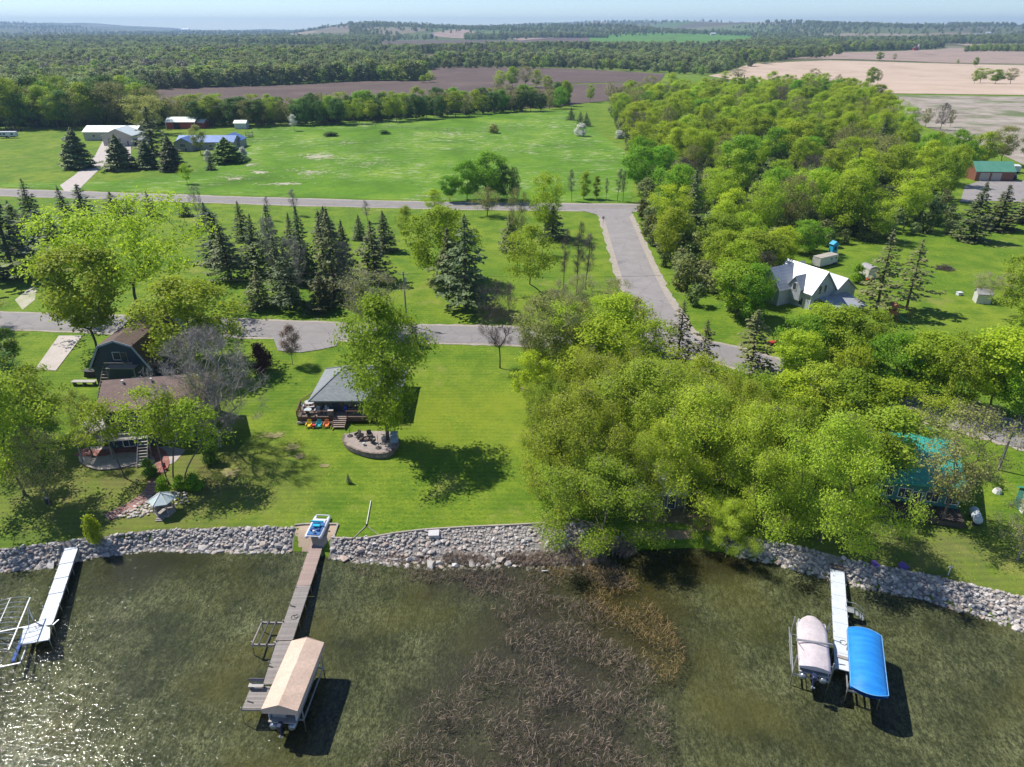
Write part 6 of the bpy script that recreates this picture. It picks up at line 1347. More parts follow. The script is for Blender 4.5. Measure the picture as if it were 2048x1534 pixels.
for k, (x, y) in enumerate(((-22.85, 55.2), (-22.85, 47.5), (-23.4, 43.6))): tag(B().bar((x, y, DZ + .08), (x + .55, y - .18, DZ + .08), .09, .07).build('dock_bumper', M_IRON), '%s dark bumper bar from the shore along the left edge of the wooden dock' % ORD[k], 'bumper', 'bumper bars on the wooden dock')
# low rail lift beside it
t = thing('small_lift', 'low empty boat lift frame with rails left of the wooden dock', 'boat lift', (-24.1, 51.7, 0), -.02)
for x in (-1.1, 1.1): B().box((x, 0, .42), (.12, 3.0, .14)).build('side_beam', M_GREYWOOD, t)
for y in (-1.45, 1.4): B().box((0, y, .38), (2.3, .14, .22)).build('end_beam', M_GREYWOOD, t)
for x in (-.4, .35): B().box((x, 0.1, .55), (.12, 3.2, .1)).build('bunk', mat('dark_carpet', (.06, .06, .06), (.09, .09, .09)), t)
for x in (-1.1, 1.1):
    for y in (-1.4, 1.4): B().tube([(x, y, -1.2), (x, y, .8)], .05, 6).build('leg', M_ALU, t)
def pontoon(label, loc, rz, L=6.4, Wd=2.5, rail=True, z=.75):
    t = thing('pontoon_boat', label, 'boat', (loc[0], loc[1], z), rz); r = .33
    for s in (-1, 1):
        b = B(); b.tube([(s * (Wd / 2 - .42), -L / 2 - .1, 0), (s * (Wd / 2 - .42), -L / 2, 0), (s * (Wd / 2 - .42), L / 2 - .9, 0), (s * (Wd / 2 - .42), L / 2 - .4, .06), (s * (Wd / 2 - .42), L / 2, .18)], [r * .75, r, r, r * .7, .05], 14); b.build('pontoon', M_TUBE, t, True)
    B().box((0, -.1, .42), (Wd, L - .4, .12)).build('deck', M_PALED, t)
    for s in (-1, 1): B().box((s * (Wd / 2 - .05), -.15, .85), (.05, L - .9, .7)).build('fence_panel', cwht, t)
    B().box((0, L / 2 - .55, .85), (Wd - .1, .05, .7)).build('fence_panel', cwht, t)
    for s in (-1, 1): B().box((s * (Wd / 2 - .45), L * .18, .75), (.6, 1.8, .5)).build('seat', M_PALED, t)
    B().box((.45, -L * .1, .95), (.6, .5, .9)).build('console', M_NAVY, t); B().box((-.4, -L / 2 + .9, .75), (1.2, .65, .55)).build('seat', M_PALED, t)
    m_ = B().box((0, -L / 2 - .35, .62), (.42, .62, .5)).build('motor', M_NAVY, t, bevel=.1); B().box((0, -L / 2 - .4, .05), (.16, .3, .9)).build('motor_leg', M_NAVY, m_)
    b = B()
    for k in range(3): b.box((.12 * math.cos(k * 2.09), -L / 2 - .62, -.42 + .12 * math.sin(k * 2.09)), (.16, .03, .1), 0, (k * 2.09, 'Y'))
    b.build('propeller', cwht, m_)
    return t
def lift(label, loc, rz, L=5.6, Wd=3.1, top=3.2, ztop=1.2):
    t = thing('boat_lift', label, 'boat lift', (loc[0], loc[1], 0), rz)
    for x in (-Wd / 2, Wd / 2):
        for y in (-L / 2, L / 2): B().tube([(x, y, -1.3), (x, y, top)], .06, 6).build('corner_post', M_ALU, t)
        B().bar((x, -L / 2, .25), (x, L / 2, .25), .1, .14).build('side_beam', M_ALU, t)
    for y in (-L / 2, L / 2): B().bar((-Wd / 2, y, .2), (Wd / 2, y, .2), .1, .14).build('cross_beam', M_ALU, t)
    for x in (-.75, .75): B().bar((x, -L / 2, .34), (x, L / 2, .34), .12, .1).build('bunk', M_GREYWOOD, t)
    return t
# tan canopy over its lift and boat
cx, cy, crz = -19.38, 44.95, math.atan2(.45, 7.0) * -1
cl = lift('boat lift under a tan canvas canopy at the end of the wooden dock', (cx, cy), -.065, 5.6, 3.0, 2.35)
cw_, L_ = 3.12, 7.5; ez_, rz_ = 2.5, 3.1
pro = [(-cw_ / 2 - .02, ez_ - .5), (-cw_ / 2, ez_), (0, rz_), (cw_ / 2, ez_), (cw_ / 2 + .02, ez_ - .5)]
b = B(); ys_ = np.linspace(-L_ / 2, L_ / 2, 9); rows = []
for i, y in enumerate(ys_):
    sag = .05 * math.sin(i * 2.2)
    rows.append([(x, y, z + (sag if z > ez_ + .1 else random.uniform(-.02, .02) - (.05 if i % 2 and z < ez_ - .2 else 0))) for x, z in pro])
b.add([v for r in rows for v in r], [(i * 5 + j, i * 5 + j + 1, (i + 1) * 5 + j + 1, (i + 1) * 5 + j) for i in range(8) for j in range(4)])
b.add([rows[0][k] for k in range(5)], [(0, 1, 2, 3, 4)]) if False else None
for yy in (-L_ / 2, L_ / 2):
    s = -1 if yy < 0 else 1; top_ = [(-cw_ / 2, yy, ez_), (0, yy, rz_), (cw_ / 2, yy, ez_)]; bot = [(-cw_ / 2, yy + s * .05, ez_ - .48), (0, yy + s * .06, ez_ - .42), (cw_ / 2, yy + s * .05, ez_ - .48)]
    b.add(top_ + bot, [(0, 1, 4, 3), (1, 2, 5, 4)])
cv = b.build('canopy', M_TANC, cl)
sm_ = cv.modifiers.new('cloth', 'SOLIDIFY'); sm_.thickness = .03
for y in np.linspace(-L_ / 2 + .3, L_ / 2 - .3, 6): B().tube([(-cw_ / 2 + .08, y, ez_ - .12), (0, y, rz_ - .12), (cw_ / 2 - .08, y, ez_ - .12)], .025, 5).build('canopy_rib', M_ALU, cl)
for x in (-cw_ / 2 + .06, cw_ / 2 - .06): B().bar((x, -L_ / 2 + .2, ez_ - .2), (x, L_ / 2 - .2, ez_ - .2), .05).build('canopy_rail', M_ALU, cl)
pontoon('pontoon boat with a dark outboard motor under the tan canopy', (cx, cy - .35), -.065, 7.0, 2.45, z=.5)
# right dock
rd = thing('dock', 'white panel dock reaching out between the two covered boats', 'dock', (0, 0, 0))
rA, rB = (36.35, 62.4), (30.65, 46.9); rdv = Vector((rB[0] - rA[0], rB[1] - rA[1], 0)); rL = rdv.length; rdv /= rL; rrz = math.atan2(rdv.y, rdv.x) - math.pi / 2
npan = 7; pan = B().box((0, 0, 0), (1.42, (rL - 2.1) / npan - .03, .08)).mesh('deck_panel')
for k in range(npan):
    c = Vector((rA[0], rA[1], 0)) + rdv * (2.1 + (k + .5) * (rL - 2.1) / npan); link('deck_panel', pan, M_WDOCK, rd, (c.x, c.y, .75), rrz)
c1 = Vector((rA[0], rA[1], 0)) + rdv * 2.05
planks(rd, rA, (c1.x, c1.y), 1.5, .95, mat('dark_ramp_boards', (.17, .14, .12), (.12, .10, .09), 2, .9)); frame2(rd, (c1.x, c1.y), rB, 1.42, .75, M_ALU)
side = Vector((-rdv.y, rdv.x, 0))
if side.x < 0: side = -side
dpos = lambda along, off: Vector((rA[0], rA[1], 0)) + rdv * along + side * off
p = dpos(8.0, 1.05); st = thing('dock_stairs', 'small metal swim stairs on the right side of the white dock', 'stairs', (p.x, p.y, 0), rrz + math.pi)
B().box((.1, 0, .72), (.9, .75, .05)).build('landing', M_ALU, st)
for k in range(3): B().box((-.65 - k * .28, 0, .5 - k * .22), (.28, .7, .04)).build('tread', M_ALU, st)
for y in (-.36, .36): B().tube([(.5, y, .7), (.5, y, 1.4), (-.4, y, 1.4), (-1.3, y, .75), (-1.3, y, .1)], .028, 6).build('handrail', M_ALU, st)
st.rotation_euler[2] = rrz + math.pi if side.dot(Vector((math.cos(rrz), math.sin(rrz), 0))) > 0 else rrz
b = B(); pc_ = dpos(13.0, .15); b.tube([(pc_.x + .32 * math.cos(a), pc_.y + .3 * math.sin(a), .82) for a in np.linspace(.5, 6.0, 15)], .022, 5, False)
tag(b.build('mooring_rope', M_IRON), 'loop of rope on the white dock between the covered boats', 'rope')
p0_ = dpos(15.0, -.5); p1_ = dpos(15.1, 1.2); tag(B().bar((p0_.x, p0_.y, .86), (p1_.x, p1_.y, .9), .34, .05).build('gangplank', M_GREYWOOD), 'grey board laid from the white dock to the blue covered lift', 'plank')
# pink covered pontoon on its lift
brz = -math.radians(17.5)
wl = lift('aluminium lift with a high cross beam holding the pale covered pontoon', (28.35, 48.9), brz, 5.0, 3.15, 2.6)
B().bar((-1.6, -.6, 2.65), (1.6, -.3, 2.65), .09, .22).build('top_beam', M_ALU, wl); B().bar((-1.55, -.6, 2.6), (-.4, -2.3, 2.2), .05).build('brace', M_ALU, wl); B().bar((-.4, -2.3, 2.2), (1.5, -2.6, 2.2), .05).build('brace', M_ALU, wl)
B().tube([(-1.72, 2.4, .5), (-1.9, 2.4, 1.2), (-1.9, -2.4, 1.2), (-1.72, -2.4, .5)], .04, 6).build('guide_rail', M_ALU, wl)
for y in (-1.5, 0, 1.5): B().bar((-1.9, y, 1.2), (-1.6, y, 1.2), .05).build('rail_bracket', M_ALU, wl)
pb_ = pontoon('pale pink covered pontoon boat left of the white dock', (28.35, 48.85), brz, 6.6, 2.55, z=1.0)
b = B(); rows = []; Lh = 6.5
for i in range(15):
    s = i / 14; y = -Lh / 2 + .1 + Lh * s; hw = 1.32 * (1 if s < .68 else math.sqrt(max(0.0, 1 - ((s - .68) / .335) ** 2))) + .02
    rows.append([(hw * a, y, 1.28 + .26 * (1 - abs(a) ** 1.6) * min(1, hw / .8) - (.16 if s < .04 else 0) + .02 * math.sin(i * 1.7 + a * 3)) for a in np.linspace(-1, 1, 9)])
    rows[-1] = [(rows[-1][0][0] * 1.01, y, .88)] + rows[-1] + [(rows[-1][8][0] * 1.01, y, .88)]
n_ = 11; b.add([v for r in rows for v in r], [(i * n_ + j, i * n_ + j + 1, (i + 1) * n_ + j + 1, (i + 1) * n_ + j) for i in range(14) for j in range(n_ - 1)]); b.add(rows[0], [tuple(range(n_))])
b.build('cover', M_PINKC, pb_, True)
# blue covered lift
bl = lift('boat lift under a bright blue vaulted canopy right of the white dock', (32.45, 46.75), -math.radians(20.5), 4.4, 2.7, 2.3)
b = B(); rows = []; Lh, hw0 = 7.2, 1.5
for i in range(19):
    s = i / 18; y = -Lh / 2 + Lh * s
    e_ = 1 - max(0, .16 - s) / .16 * .0; zt = 1 - (max(0, .22 - s) / .22) ** 2 * .8 - (max(0, s - .8) / .2) ** 2 * .8
    row = []
    for a in np.linspace(-1, 1, 11):
        yy = y - (.0 if .05 < s < .95 else 0) + (-.55 * (1 - a * a) if s == 0 else .4 * (1 - a * a) if s == 1 else (-.55 * (1 - a * a) * max(0, .25 - s) * 4 + .4 * (1 - a * a) * max(0, s - .75) * 4))
        row.append((hw0 * a, yy, 2.25 + .62 * (1 - abs(a) ** 2.2) * zt + .012 * math.sin(i * 2.6)))
    rows.append([(-hw0 - .02, row[0][1], 1.95)] + row + [(hw0 + .02, row[-1][1], 1.95)])
n_ = 13; b.add([v for r in rows for v in r], [(i * n_ + j, i * n_ + j + 1, (i + 1) * n_ + j + 1, (i + 1) * n_ + j) for i in range(18) for j in range(n_ - 1)])
for rw in (rows[0], rows[-1]): b.add([v for v in rw] + [(v[0], v[1], 1.95) for v in rw[::-1]], [tuple(range(26))])
bc = b.build('canopy', M_BLUEC, bl, True)
b = B(); ed = [Vector(r[1]) for r in rows] + [Vector(v) for v in rows[-1][1:-1]] + [Vector(r[-2]) for r in rows[::-1]] + [Vector(v) for v in rows[0][1:-1][::-1]]
b.tube([v + Vector((0, 0, .02)) for v in ed], .03, 5, False); b.build('hem', mat('light_blue_hem', (.20, .48, .80)), bc)
B().lathe((.25, -Lh / 2 + 1.25, 2.72), [(.14, 0), (.12, .08), (.03, .11)], 8).build('vent_cap', cwht, bc)
for y in (-1.8, 0, 1.8): B().bar((-1.45, y, 2.2), (1.45, y, 2.2), .05).build('canopy_rib', M_ALU, bl)
t = thing('fishing_boat', 'small hull barely showing beneath the bright blue canopy', 'boat', (32.45, 46.75, .8), -math.radians(20.5))
b = B(); sec = []
for k in range(9):
    s = k / 8; wd = 1.0 * (1 - max(0, s - .55) ** 2 * 4.2); wd = max(.05, wd); sec.append([(wd * a, -2.6 + 5.4 * s, (-.3 + .75 * abs(a) ** 1.5 + .12 * s)) for a in np.linspace(-1, 1, 7)])
b.add([v for r in sec for v in r], [(i * 7 + j, i * 7 + j + 1, (i + 1) * 7 + j + 1, (i + 1) * 7 + j) for i in range(8) for j in range(6)]); b.add(sec[0], [tuple(range(7))]); b.build('hull', cwht, t, True)
B().box((0, -2.8, .45), (.4, .5, .6)).build('motor', M_NAVY, t, bevel=.08); B().box((0, .2, .3), (1.6, .4, .1)).build('seat', M_PALED, t)
# left white dock and the empty lift
ld = thing('dock', 'white panel dock at the left with an angled end platform', 'dock', (0, 0, 0))
lA, lB = (-50.75, 65.9), (-46.45, 52.3); dv = Vector((lB[0] - lA[0], lB[1] - lA[1], 0)); LL = dv.length; dv /= LL; lrz = math.atan2(dv.y, dv.x) - math.pi / 2
pan = B().box((0, 0, 0), (1.4, LL / 6 - .03, .08)).mesh('deck_panel')
for k in range(6):
    c = Vector((lA[0], lA[1], 0)) + dv * ((k + .5) * LL / 6); link('deck_panel', pan, M_WDOCK, ld, (c.x, c.y, 1.0 - .06 * k if k < 4 else .76), lrz)
frame2(ld, lA, lB, 1.4, .78, M_ALU)
B().prism([(-47.15, 52.55), (-45.75, 52.1), (-44.9, 50.55), (-46.1, 50.25)], .72, .80).build('deck_panel', M_WDOCK, ld)
B().prism([(-48.4, 52.1), (-47.2, 53.1), (-47.17, 52.53), (-46.12, 50.23), (-47.35, 49.95)], .70, .785).build('deck_panel', M_WDOCK, ld)
for x, y in ((-48.3, 51.9), (-47.3, 50.0), (-45, 50.6), (-45.7, 52.0)): B().tube([(x, y, -1.2), (x, y, .95)], .04, 6).build('post', M_ALU, ld)
tag(B().tube([(-45.35, 52.1, .8), (-45.35, 52.1, 1.15), (-45.1, 52.7, 1.25)], .05, 6).build('dock_ladder_post', M_ALU), 'short pale mooring post at the bend of the left white dock', 'post')
el = thing('boat_lift', 'empty aluminium lift with bare canopy hoops cut by the left edge', 'boat lift', (-48.75, 50.2, 0), .30)
Lw, Ll = 3.2, 7.0
for x in (-Lw / 2, Lw / 2):
    B().bar((x, -Ll / 2, 2.9), (x, Ll / 2, 2.9), .09).build('canopy_rail', M_ALU, el)
    for y in (-2.4, 2.4): B().tube([(x, y, -1.3), (x, y, 2.9)], .06, 6).build('corner_post', M_ALU, el)
    B().bar((x, -2.6, .2), (x, 2.6, .2), .12, .14).build('side_beam', M_ALU, el)
for k in range(11):
    y = -Ll / 2 + k * Ll / 10; B().tube([(-Lw / 2, y, 2.9), (-Lw / 4, y, 3.2), (0, y, 3.3), (Lw / 4, y, 3.2), (Lw / 2, y, 2.9)], .035, 5).build('hoop', M_ALU, el)
B().bar((0, -Ll / 2, 3.32), (0, Ll / 2, 3.32), .05).build('ridge_bar', M_ALU, el)
for y in (-2.5, 2.5): B().bar((-Lw / 2, y, .15), (Lw / 2, y, .15), .12, .14).build('cross_beam', M_ALU, el)
B().box((.9, 0, .3), (.3, 4.6, .12)).build('bunk', mat('blue_bunk', (.03, .08, .25), (.05, .1, .3), 2), el)
for y in (-2.4, 2.4): B().bar((Lw / 2, y, 2.7), (Lw / 2, y * .2, .3), .04).build('brace', M_ALU, el)
# pedal pontoon on the sand
p = W(637, 1058); pm = thing('pedal_boat', 'small white and blue pedal pontoon pulled up on the sand landing', 'boat', (p.x, p.y, p.z + .05), -.06)
for s in (-1, 1):
    b = B(); b.tube([(s * .78, -2.0, .25), (s * .78, -1.8, .25), (s * .78, 1.3, .25), (s * .78, 1.8, .3), (s * .78, 2.05, .4)], [.16, .25, .25, .18, .05], 10); b.build('float', cwht, pm, True)
B().box((0, -.7, .52), (1.5, 2.2, .08)).build('deck', paint('deck_blue', (.05, .16, .40)), pm); B().box((0, .75, .55), (1.35, .7, .1)).build('deck', cwht, pm)
B().box((0, -.35, .8), (.8, .55, .14)).build('seat', paint('seat_teal', (.02, .42, .58)), pm); B().box((0, -.05, 1.1), (1.5, .16, .16)).build('backrest', paint('bright_blue', (.03, .38, .62)), pm)
for s in (-1, 1): B().box((s * .35, -1.0, .7), (.32, .4, .12)).build('seat', paint('deck_navy', (.03, .06, .2)), pm)
B().bar((-.78, 1.9, .5), (.78, 1.9, .5), .1).build('bow_bar', cwht, pm); B().bar((-.78, -1.9, .4), (.78, -1.9, .4), .1).build('stern_bar', cwht, pm); B().box((0, -1.5, .75), (.22, .22, .35)).build('motor', cwht, pm); B().bar((0, .4, .6), (0, .25, 1.0), .05).build('tiller', paint('paint_red', (.55, .04, .04)), pm)
# ---------------------------------------------------------------- rock banks
def rock_material():
    m, t, b = newmat('field_stone'); oi = N(t, 'ShaderNodeObjectInfo').outputs['Random']; co = coords(t)
    c = ramp(t, oi, [(0, (.24, .23, .235)), (.2, (.40, .38, .37)), (.42, (.47, .43, .395)), (.55, (.43, .32, .27)), (.7, (.53, .50, .475)), (.86, (.38, .31, .25)), (1, (.60, .575, .555))])
    c = mix(t, ramp(t, noise(t, co, 3.5, 5, .7), [(.4, 0.), (.75, .4)]), c, (.20, .18, .165)); t.links.new(c, b.inputs['Base Color']); b.inputs['Roughness'].default_value = .85; bump(t, b, noise(t, co, 5, 5, .7), .5, .08); return m
M_ROCK = rock_material()
def rock_mesh(seed):
    r = np.random.default_rng(seed); bm = bmesh.new(); bmesh.ops.create_icosphere(bm, subdivisions=1, radius=1)
    for v in bm.verts:
        d = np.array(v.co); v.co = Vector(d * np.array([1, .8, .68]) * (1 + r.normal(0, .19)))
    me = bpy.data.meshes.new('rock'); bm.to_mesh(me); bm.free(); me.materials.append(M_ROCK); return me
ROCKS = [rock_mesh(k) for k in range(7)]
def bank(label, x0, x1, gap, nmax, seed, extra, r0=.24, r1=.5, skip=()):
    r = random.Random(seed); t = thing('rock_bank', label, 'rock bank', (0, 0, 0)); pts = []; tries = 0
    while len(pts) < nmax and tries < 60000:
        tries += 1; x = r.uniform(x0, x1); s = r.uniform(-.22, 1.02)
        if any(a < x < c for a, c in skip): continue
        y = float(yw(x)) + s * float(yt(x) - yw(x)); R_ = (r0 + (r1 - r0) * r.random() ** 1.8) * (1.2 - .4 * s)
        if any((x - a) ** 2 + (y - c) ** 2 < (gap * (R_ + q)) ** 2 for a, c, q in pts): continue
        pts.append((x, y, R_))
    for x, y, R_ in pts:
        o = link('rock', r.choice(ROCKS), None, t, (x, y, max(G(x, y), -.3) + R_ * .28)); o.rotation_euler = (r.uniform(-.4, .4), r.uniform(-.4, .4), r.uniform(0, 6.28)); q = R_ * r.uniform(.9, 1.15); o.scale = (q * r.uniform(.85, 1.25), q * r.uniform(.8, 1.15), q * r.uniform(.7, 1.05))
    b = B()
    for k in range(extra):
        x = r.uniform(x0, x1)
        if any(a < x < c for a, c in skip): continue
        s = r.uniform(-.3, 1.05); y = float(yw(x)) + s * float(yt(x) - yw(x)); q = r.uniform(.10, .26); z = max(G(x, y), -.3) + .05; me = ROCKS[k % 7]; a = r.uniform(0, 6.28); ca, sa = math.cos(a) * q, math.sin(a) * q
        b.add([(x + v.co.x * ca - v.co.y * sa, y + v.co.x * sa + v.co.y * ca, z + v.co.z * q) for v in me.vertices], [tuple(p.vertices) for p in me.polygons])
    o = b.build('rubble', mat('small_stones', (.50, .46, .43), (.28, .25, .23), 1.7, .9), t); tag(o, kind='stuff')
bank('grey rock bank between the white dock and the sand landing', -62, -25.6, .74, 300, 1, 1500, .22, .50, skip=((-51.3, -50.1),))
bank('pale rock bank below the mown lawn, right of the wooden dock', -20.6, 9.5, .74, 298, 2, 1400, .19, .46)
bank('grey rock bank curving round the right shore', 25.5, 58, .74, 300, 3, 1500, .22, .50, skip=((34.9, 36.6),))
for k, (x, y, s) in enumerate(((12.2, 66.0, .35), (12.6, 65.6, .3), (13.0, 66.3, .33), (22.8, 65.6, .34), (24.2, 65.0, .4))): o = link('boulder', ROCKS[k], None, None, (x, y, G(x, y) + .12), k, (s, s, s)); tag(o, '%s loose boulder from the left along the shaded shore' % ORD[k], 'boulder', 'loose boulders on the shaded shore')
sb = thing('stone_bed', 'bed of rounded pale stones between the steps and the gazebo', 'stone bed', (0, 0, 0)); Pb = pxpoly([(228, 1036), (262, 1018), (300, 993), (310, 1002), (305, 1025), (285, 1036)])
for x, y in scatter(Pb, .42, 130, 8):
    o = link('stone', random.choice(ROCKS), None, sb, (x, y, G(x, y) + .08), random.uniform(0, 6)); q = random.uniform(.22, .33); o.scale = (q, q, q * .7)
sb2 = thing('stone_bed', 'dark scattered stones around the foot of the three slim trees', 'stone bed', (0, 0, 0))
for x, y in scatter(pxpoly([(345, 985), (375, 985), (380, 1005), (352, 1010)]), .5, 24, 9): o = link('stone', random.choice(ROCKS), None, sb2, (x, y, G(x, y) + .06), random.uniform(0, 6)); q = random.uniform(.2, .34); o.scale = (q, q, q * .7)
# timber edge of the lawn, sand-landing frame, pad, pole
M_TIMB = mat('edge_timber', (.40, .35, .30), (.30, .26, .22), 1.5, .9, .3, 15, orand=.1)
def timbers(label, pts, n=1):
    t = thing('timber_edging', label, 'edging', (0, 0, 0)); L = dens([W(u, v) for u, v in pts], 2.4)
    for p, q in zip(L[:-1], L[1:]): B().bar((p.x, p.y, p.z + .12), Vector((p.x, p.y, 0)).lerp(Vector((q.x, q.y, 0)), .99) + Vector((0, 0, q.z + .12)), .2, .26).build('timber', M_TIMB, t)
timbers('long timber edge between the mown lawn and the pale rock bank', ((735, 1078), (790, 1068), (850, 1061), (930, 1056), (1020, 1052), (1110, 1047)))
timbers('timber frame around the sand landing', ((590, 1052), (610, 1050), (676, 1050), (667, 1078), (705, 1079)))
p = W(868, 1068); t = thing('concrete_pad', 'pale square slab set on top of the rock bank', 'slab', (p.x, p.y, p.z + .25), .03); B().box((0, 0, 0), (1.25, 1.35, .14)).build('slab', mat('pale_slab', (.55, .53, .54), (.5, .48, .49), 2, .8), t, bevel=.02); B().box((0, 0, -.25), (1.0, 1.1, .4)).build('footing', M_CONC, t)
a_, b_ = W(733, 1052), W(742, 1003); t = thing('lawn_pole', 'thin white pole lying up the lawn from the timber edge', 'pole', (0, 0, 0)); B().tube([a_ + Vector((0, 0, .12)), b_ + Vector((0, 0, .12))], .06, 6).build('pole', M_WHITE, t); B().lathe(a_, [(.12, 0), (.1, .25)], 8).build('socket', M_IRON, t); c_ = W(760, 1073); B().bar(a_ + Vector((0, 0, .08)), c_ + Vector((0, 0, .08)), .05).build('stay', M_TIMB, t); c_ = W(706, 1078); B().bar(a_ + Vector((0, 0, .08)), c_ + Vector((0, 0, .08)), .08).build('stay', M_TIMB, t)
p = W(1896, 1150); t = thing('garden_faucet', 'small white post with a cross arm above the right rock bank', 'post', p); B().box((0, 0, .6), (.08, .08, 1.2)).build('post', M_WHITE, t); B().box((0, 0, 1.1), (.5, .07, .07)).build('arm', M_WHITE, t)
p = W(97, 1006); t = thing('fire_ring', 'dark metal barrel on the grass under the gnarled tree', 'barrel', p); B().lathe((0, 0, 0), [(.3, 0), (.31, .4), (.3, .8)], 12).build('drum', M_IRON, t); B().lathe((0, 0, .79), [(.32, 0), (.28, .03)], 12).build('rim', M_GREYWOOD, t)
p = W(330, 940); t = thing('red_chair', 'small red garden chair among the slim trees', 'chair', p, .6); pr_ = MATS['paint_red']; B().box((0, 0, .4), (.45, .45, .05)).build('seat', pr_, t); B().box((0, .22, .7), (.45, .04, .55)).build('backrest', pr_, t)
for a in (-1, 1):
    for c in (-1, 1): B().box((a * .19, c * .19, .2), (.05, .05, .4)).build('leg', pr_, t)
for k, (u, v) in enumerate(((1648, 1131), (1705, 1135))): T('shrub', k, u + 100, v, v - 10, 22, leafmat('phlox_purple', (.20, .12, .50), (.33, .22, .70), .2, 0, .1) if k == 0 else MATS['phlox_purple'], ['purple flower clump left', 'purple flower clump right'][k] + ' on the right rock bank', 'flower_clump', cat='plant')
# ---------------------------------------------------------------- poles and wires, signs
def pole(u, v, vt, label, arm=True, can=False):
    p = W(u, v); h = height_to(p, vt); t = thing('utility_pole', label, 'utility pole', p); B().tube([(0, 0, -.5), (0, 0, h)], [.17, .11], 10).build('pole', M_GREYWOOD, t)
    if arm: B().box((0, 0, h - .5), (1.8, .1, .12)).build('crossarm', M_GREYWOOD, t)
    if can: B().lathe((.3, 0, h - 2.0), [(.2, 0), (.22, .1), (.22, .8), (.1, .9)], 10).build('transformer', M_ALU, t)
    for x in ((-.8, .8) if arm else (0,)): B().lathe((x, 0, h - .42 if arm else h), [(.04, 0), (.05, .1), (.02, .18)], 6).build('insulator', M_WHITE, t)
    return Vector((p.x, p.y, p.z + h - .3))
wa = pole(814, 652, 543, 'utility pole with a transformer behind the grey cabin', True, True); wb_ = pole(1997, 940, 846, 'leaning weathered utility pole beside the curving road', False, True); wc = pole(-160, 640, 520, 'utility pole outside the left edge', True); wd_ = pole(222, 632, 604, 'short grey post beside the lake road under the spreading tree', False)
def wire(p, q, sag, label):
    tag(B().tube([p.lerp(q, s) + Vector((0, 0, -sag * 4 * s * (1 - s))) for s in np.linspace(0, 1, 17)], .02, 4).build('power_line', M_IRON), label, 'wire', 'wires along the lake road')
wire(wa + Vector((-.8, 0, 0)), wc + Vector((-.8, 0, 0)), .9, 'upper thin power line running left from the transformer pole'); wire(wa + Vector((0, 0, -1.2)), wc + Vector((0, 0, -1.2)), 1.0, 'lower thin power line running left from the transformer pole'); wire(wa + Vector((.8, 0, 0)), Vector((40, 128, 13)), .9, 'thin power line running right from the transformer pole')
p = W(1206, 450); t = thing('road_sign', 'small grey sign on a post at the mouth of the side road', 'sign', p); B().box((0, 0, 1.1), (.09, .09, 2.4)).build('post', M_GREYWOOD, t); B().box((0, .06, 2.1), (.75, .03, .75), 0, (.785, 'Y')).build('plate', M_ALU, t)
# pasture fence
fp = dens([W(u, v) for u, v in ((520, 252), (700, 249), (860, 262), (930, 262))], 9); fe = thing('pasture_fence', 'thin post and wire fence along the back of the pasture', 'fence', (0, 0, 0)); pm_ = B().box((0, 0, .7), (.16, .16, 1.5)).mesh('post')
for p in fp: link('post', pm_, M_GREYWOOD, fe, p)
for z in (.5, 1.2): b = B(); b.tube([p + Vector((0, 0, z)) for p in fp], .03, 4, False); b.build('wire', M_GREYWOOD, fe)
# ---------------------------------------------------------------- dead reeds in the shallows
def reeds(name, poly, n, label, tones, seed, ln=(.35, .95), wdt=.05, flat=.5, base=-.10, onland=False):
    r = np.random.default_rng(seed); P = np.array([(p[0], p[1]) for p in poly]); lo_, hi_ = P.min(0), P.max(0); pts = []
    while len(pts) < n:
        c = r.uniform(lo_, hi_, (4000, 2))
        dn = np.sin(c[:, 0] * .9 + 2 * np.sin(c[:, 1] * .5)) + np.sin(c[:, 1] * 1.1 + c[:, 0] * .4) + r.normal(0, .7, 4000)
        pts += [tuple(q) for q, w_ in zip(c, dn) if w_ > -.55 and inside(P, q[0], q[1])]
    p = np.array(pts[:n]); zb = gz(p[:, 0], p[:, 1]) if onland else np.full(n, base)
    a = r.normal(.9, 1.1, n); tilt = r.uniform(.55, 1.5, n) if flat else r.uniform(.1, .7, n); L = r.uniform(*ln, n)
    d = np.stack([np.cos(a) * np.sin(tilt), np.sin(a) * np.sin(tilt), np.cos(tilt)], -1); t2 = np.minimum(tilt + r.uniform(.1, .9, n), 1.62); a2 = a + r.normal(0, .5, n)
    d2 = np.stack([np.cos(a2) * np.sin(t2), np.sin(a2) * np.sin(t2), np.cos(t2)], -1)
    p0 = np.concatenate([p, zb[:, None]], 1); p1 = p0 + d * (L * .6)[:, None]; p2 = p1 + d2 * (L * .5)[:, None]
    s = np.cross(d, r.normal(size=(n, 3))); s /= np.linalg.norm(s, axis=1)[:, None]; s *= wdt * r.uniform(.5, 1.3, n)[:, None] / 2
    v = np.stack([p0 - s, p0 + s, p1 + s * .9, p1 - s * .9, p2 + s * .4, p2 - s * .4], 1).reshape(-1, 3); i = np.arange(n)[:, None] * 6
    f = np.concatenate([i + np.array([[0, 1, 2, 3]]), i + np.array([[3, 2, 4, 5]])], 0); tn = r.random(n)
    me = np_mesh(name, v, f, np.concatenate([tn, tn])); return tag(link(name, me, leafmat(name + '_stem_%d' % seed, tones[0], tones[1], .1, 0, .1)), label, kind='stuff')
wz = lambda l: [W(u, v, 0) for u, v in l]
reeds('dead_reeds', wz([(690, 1124), (830, 1116), (1000, 1124), (1160, 1120), (1240, 1122), (1265, 1180), (1100, 1170), (1080, 1200), (1010, 1250), (930, 1175), (800, 1160), (720, 1150)]), 5600, 'dark dead reeds in the shallows below the rock bank', ((.065, .050, .038), (.36, .265, .20)), 1, (.2, .7), .034)
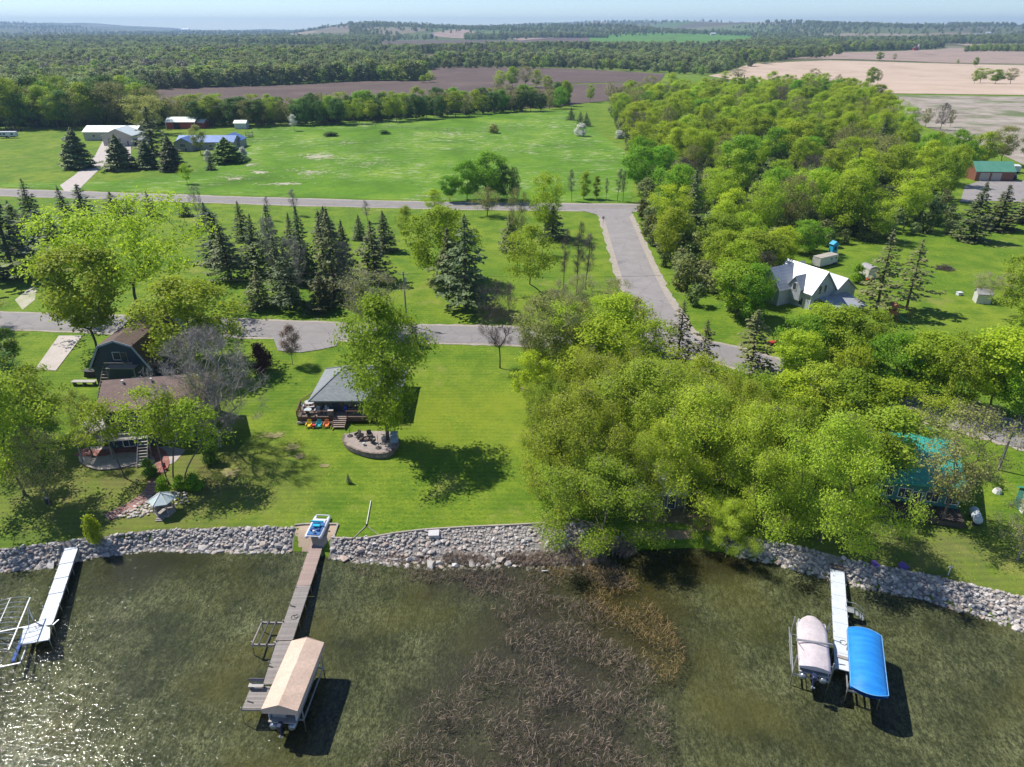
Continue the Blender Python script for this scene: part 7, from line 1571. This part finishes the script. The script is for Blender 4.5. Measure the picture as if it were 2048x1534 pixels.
reeds('dead_reeds', wz([(1080, 1190), (1200, 1200), (1290, 1300), (1330, 1400), (1350, 1560), (700, 1560), (790, 1440), (900, 1360), (980, 1290), (1050, 1230)]), 11000, 'broad bed of grey broken reeds standing in the lake', ((.065, .052, .042), (.38, .285, .225)), 2, (.2, .7), .034)
reeds('dead_reeds', wz([(1080, 1130), (1250, 1120), (1280, 1180), (1350, 1255), (1372, 1310), (1340, 1380), (1270, 1300), (1190, 1215)]), 4600, 'golden brown reeds between the grey reed bed and the open water', ((.10, .070, .026), (.40, .28, .12)), 3, (.2, .7), .034)
reeds('dry_grass', [(x, float(yw(x)) + s) for x, s in ((-8, -.2), (2, -.9), (10, -1.4), (14, -.9), (14, 1.0), (9, 1.6), (2, .6), (-8, .8))], 5200, 'straw coloured dead grass along the shore under the willow', ((.16, .12, .09), (.42, .33, .25)), 4, (.4, 1.0), .045, 0, 0, True)
reeds('bank_weeds', [(x, float(yw(x)) + s) for x, s in ((-18, .0), (-8, -.2), (-8, .7), (-18, .6))], 900, 'brown drift and dead stems at the foot of the pale rocks', ((.20, .14, .10), (.40, .30, .22)), 5, (.3, .7), .05, 1, 0, True)
p = W(1090, 1143, .02); tag(B().tube([p + Vector((-.35, 0, .05)), p + Vector((.35, .1, .05))], [.09, .05], 7).build('driftwood', M_WHITE), 'short pale float drifting among the reeds', 'float')
# understorey of the woods: brush nobody could count
src = []
forest_src = FARSRC
under = cloud(wood_poly, 5.5, 61, .5)
forest('woodland_brush', under, 'low brush and saplings filling the woods under the taller trees', leafmat('leaf_brush', (.09, .13, .03), (.18, .23, .05), .3, .03, .3), 61, .28, .55)
hedge = []
for u in np.arange(-40, 1140, 3.2):
    vb = np.interp(u, [-30, 480, 700, 900, 1060, 1130], [257, 250, 246, 232, 221, 214]); q = W(u, vb - random.uniform(0, 10)); hedge.append((q.x, q.y))
forest('hedge_brush', hedge, 'bushy undergrowth closing the foot of the hedgerow behind the pasture', leafmat('leaf_hedge', (.07, .12, .025), (.17, .25, .05), .3, .02, .35), 62, .3, .7)
# ---------------------------------------------------------------- things that look alike are told apart by their order from the left
bylab = {}
for o in bpy.data.objects:
    if o.parent is None and o.get('category') and o.get('label'): bylab.setdefault(o['label'], []).append(o)
for lab, os_ in bylab.items():
    if 1 < len(os_) <= 2 * len(ORD):
        os_.sort(key=lambda o: PX(o.location)[0])
        for k, o in enumerate(os_): o['label'] = '%s, %s' % (ORD[k] + ' from the left' if k < len(ORD) else ORD[len(os_) - 1 - k] + ' from the right', lab)
# ---------------------------------------------------------------- air
hb_ = B().box((0, 6000, 75), (19600, 12700, 190)); hm = bpy.data.materials.new('pale_haze'); hm.use_nodes = True; ht = hm.node_tree; ht.nodes.remove(ht.nodes['Principled BSDF'])
pv = N(ht, 'ShaderNodeVolumePrincipled'); pv.inputs['Color'].default_value = (.42, .62, .92, 1); pv.inputs['Density'].default_value = 9.5e-5; pv.inputs['Anisotropy'].default_value = .15
ht.links.new(pv.outputs[0], ht.nodes['Material Output'].inputs['Volume'])
tag(hb_.build('haze', hm), kind='stuff')
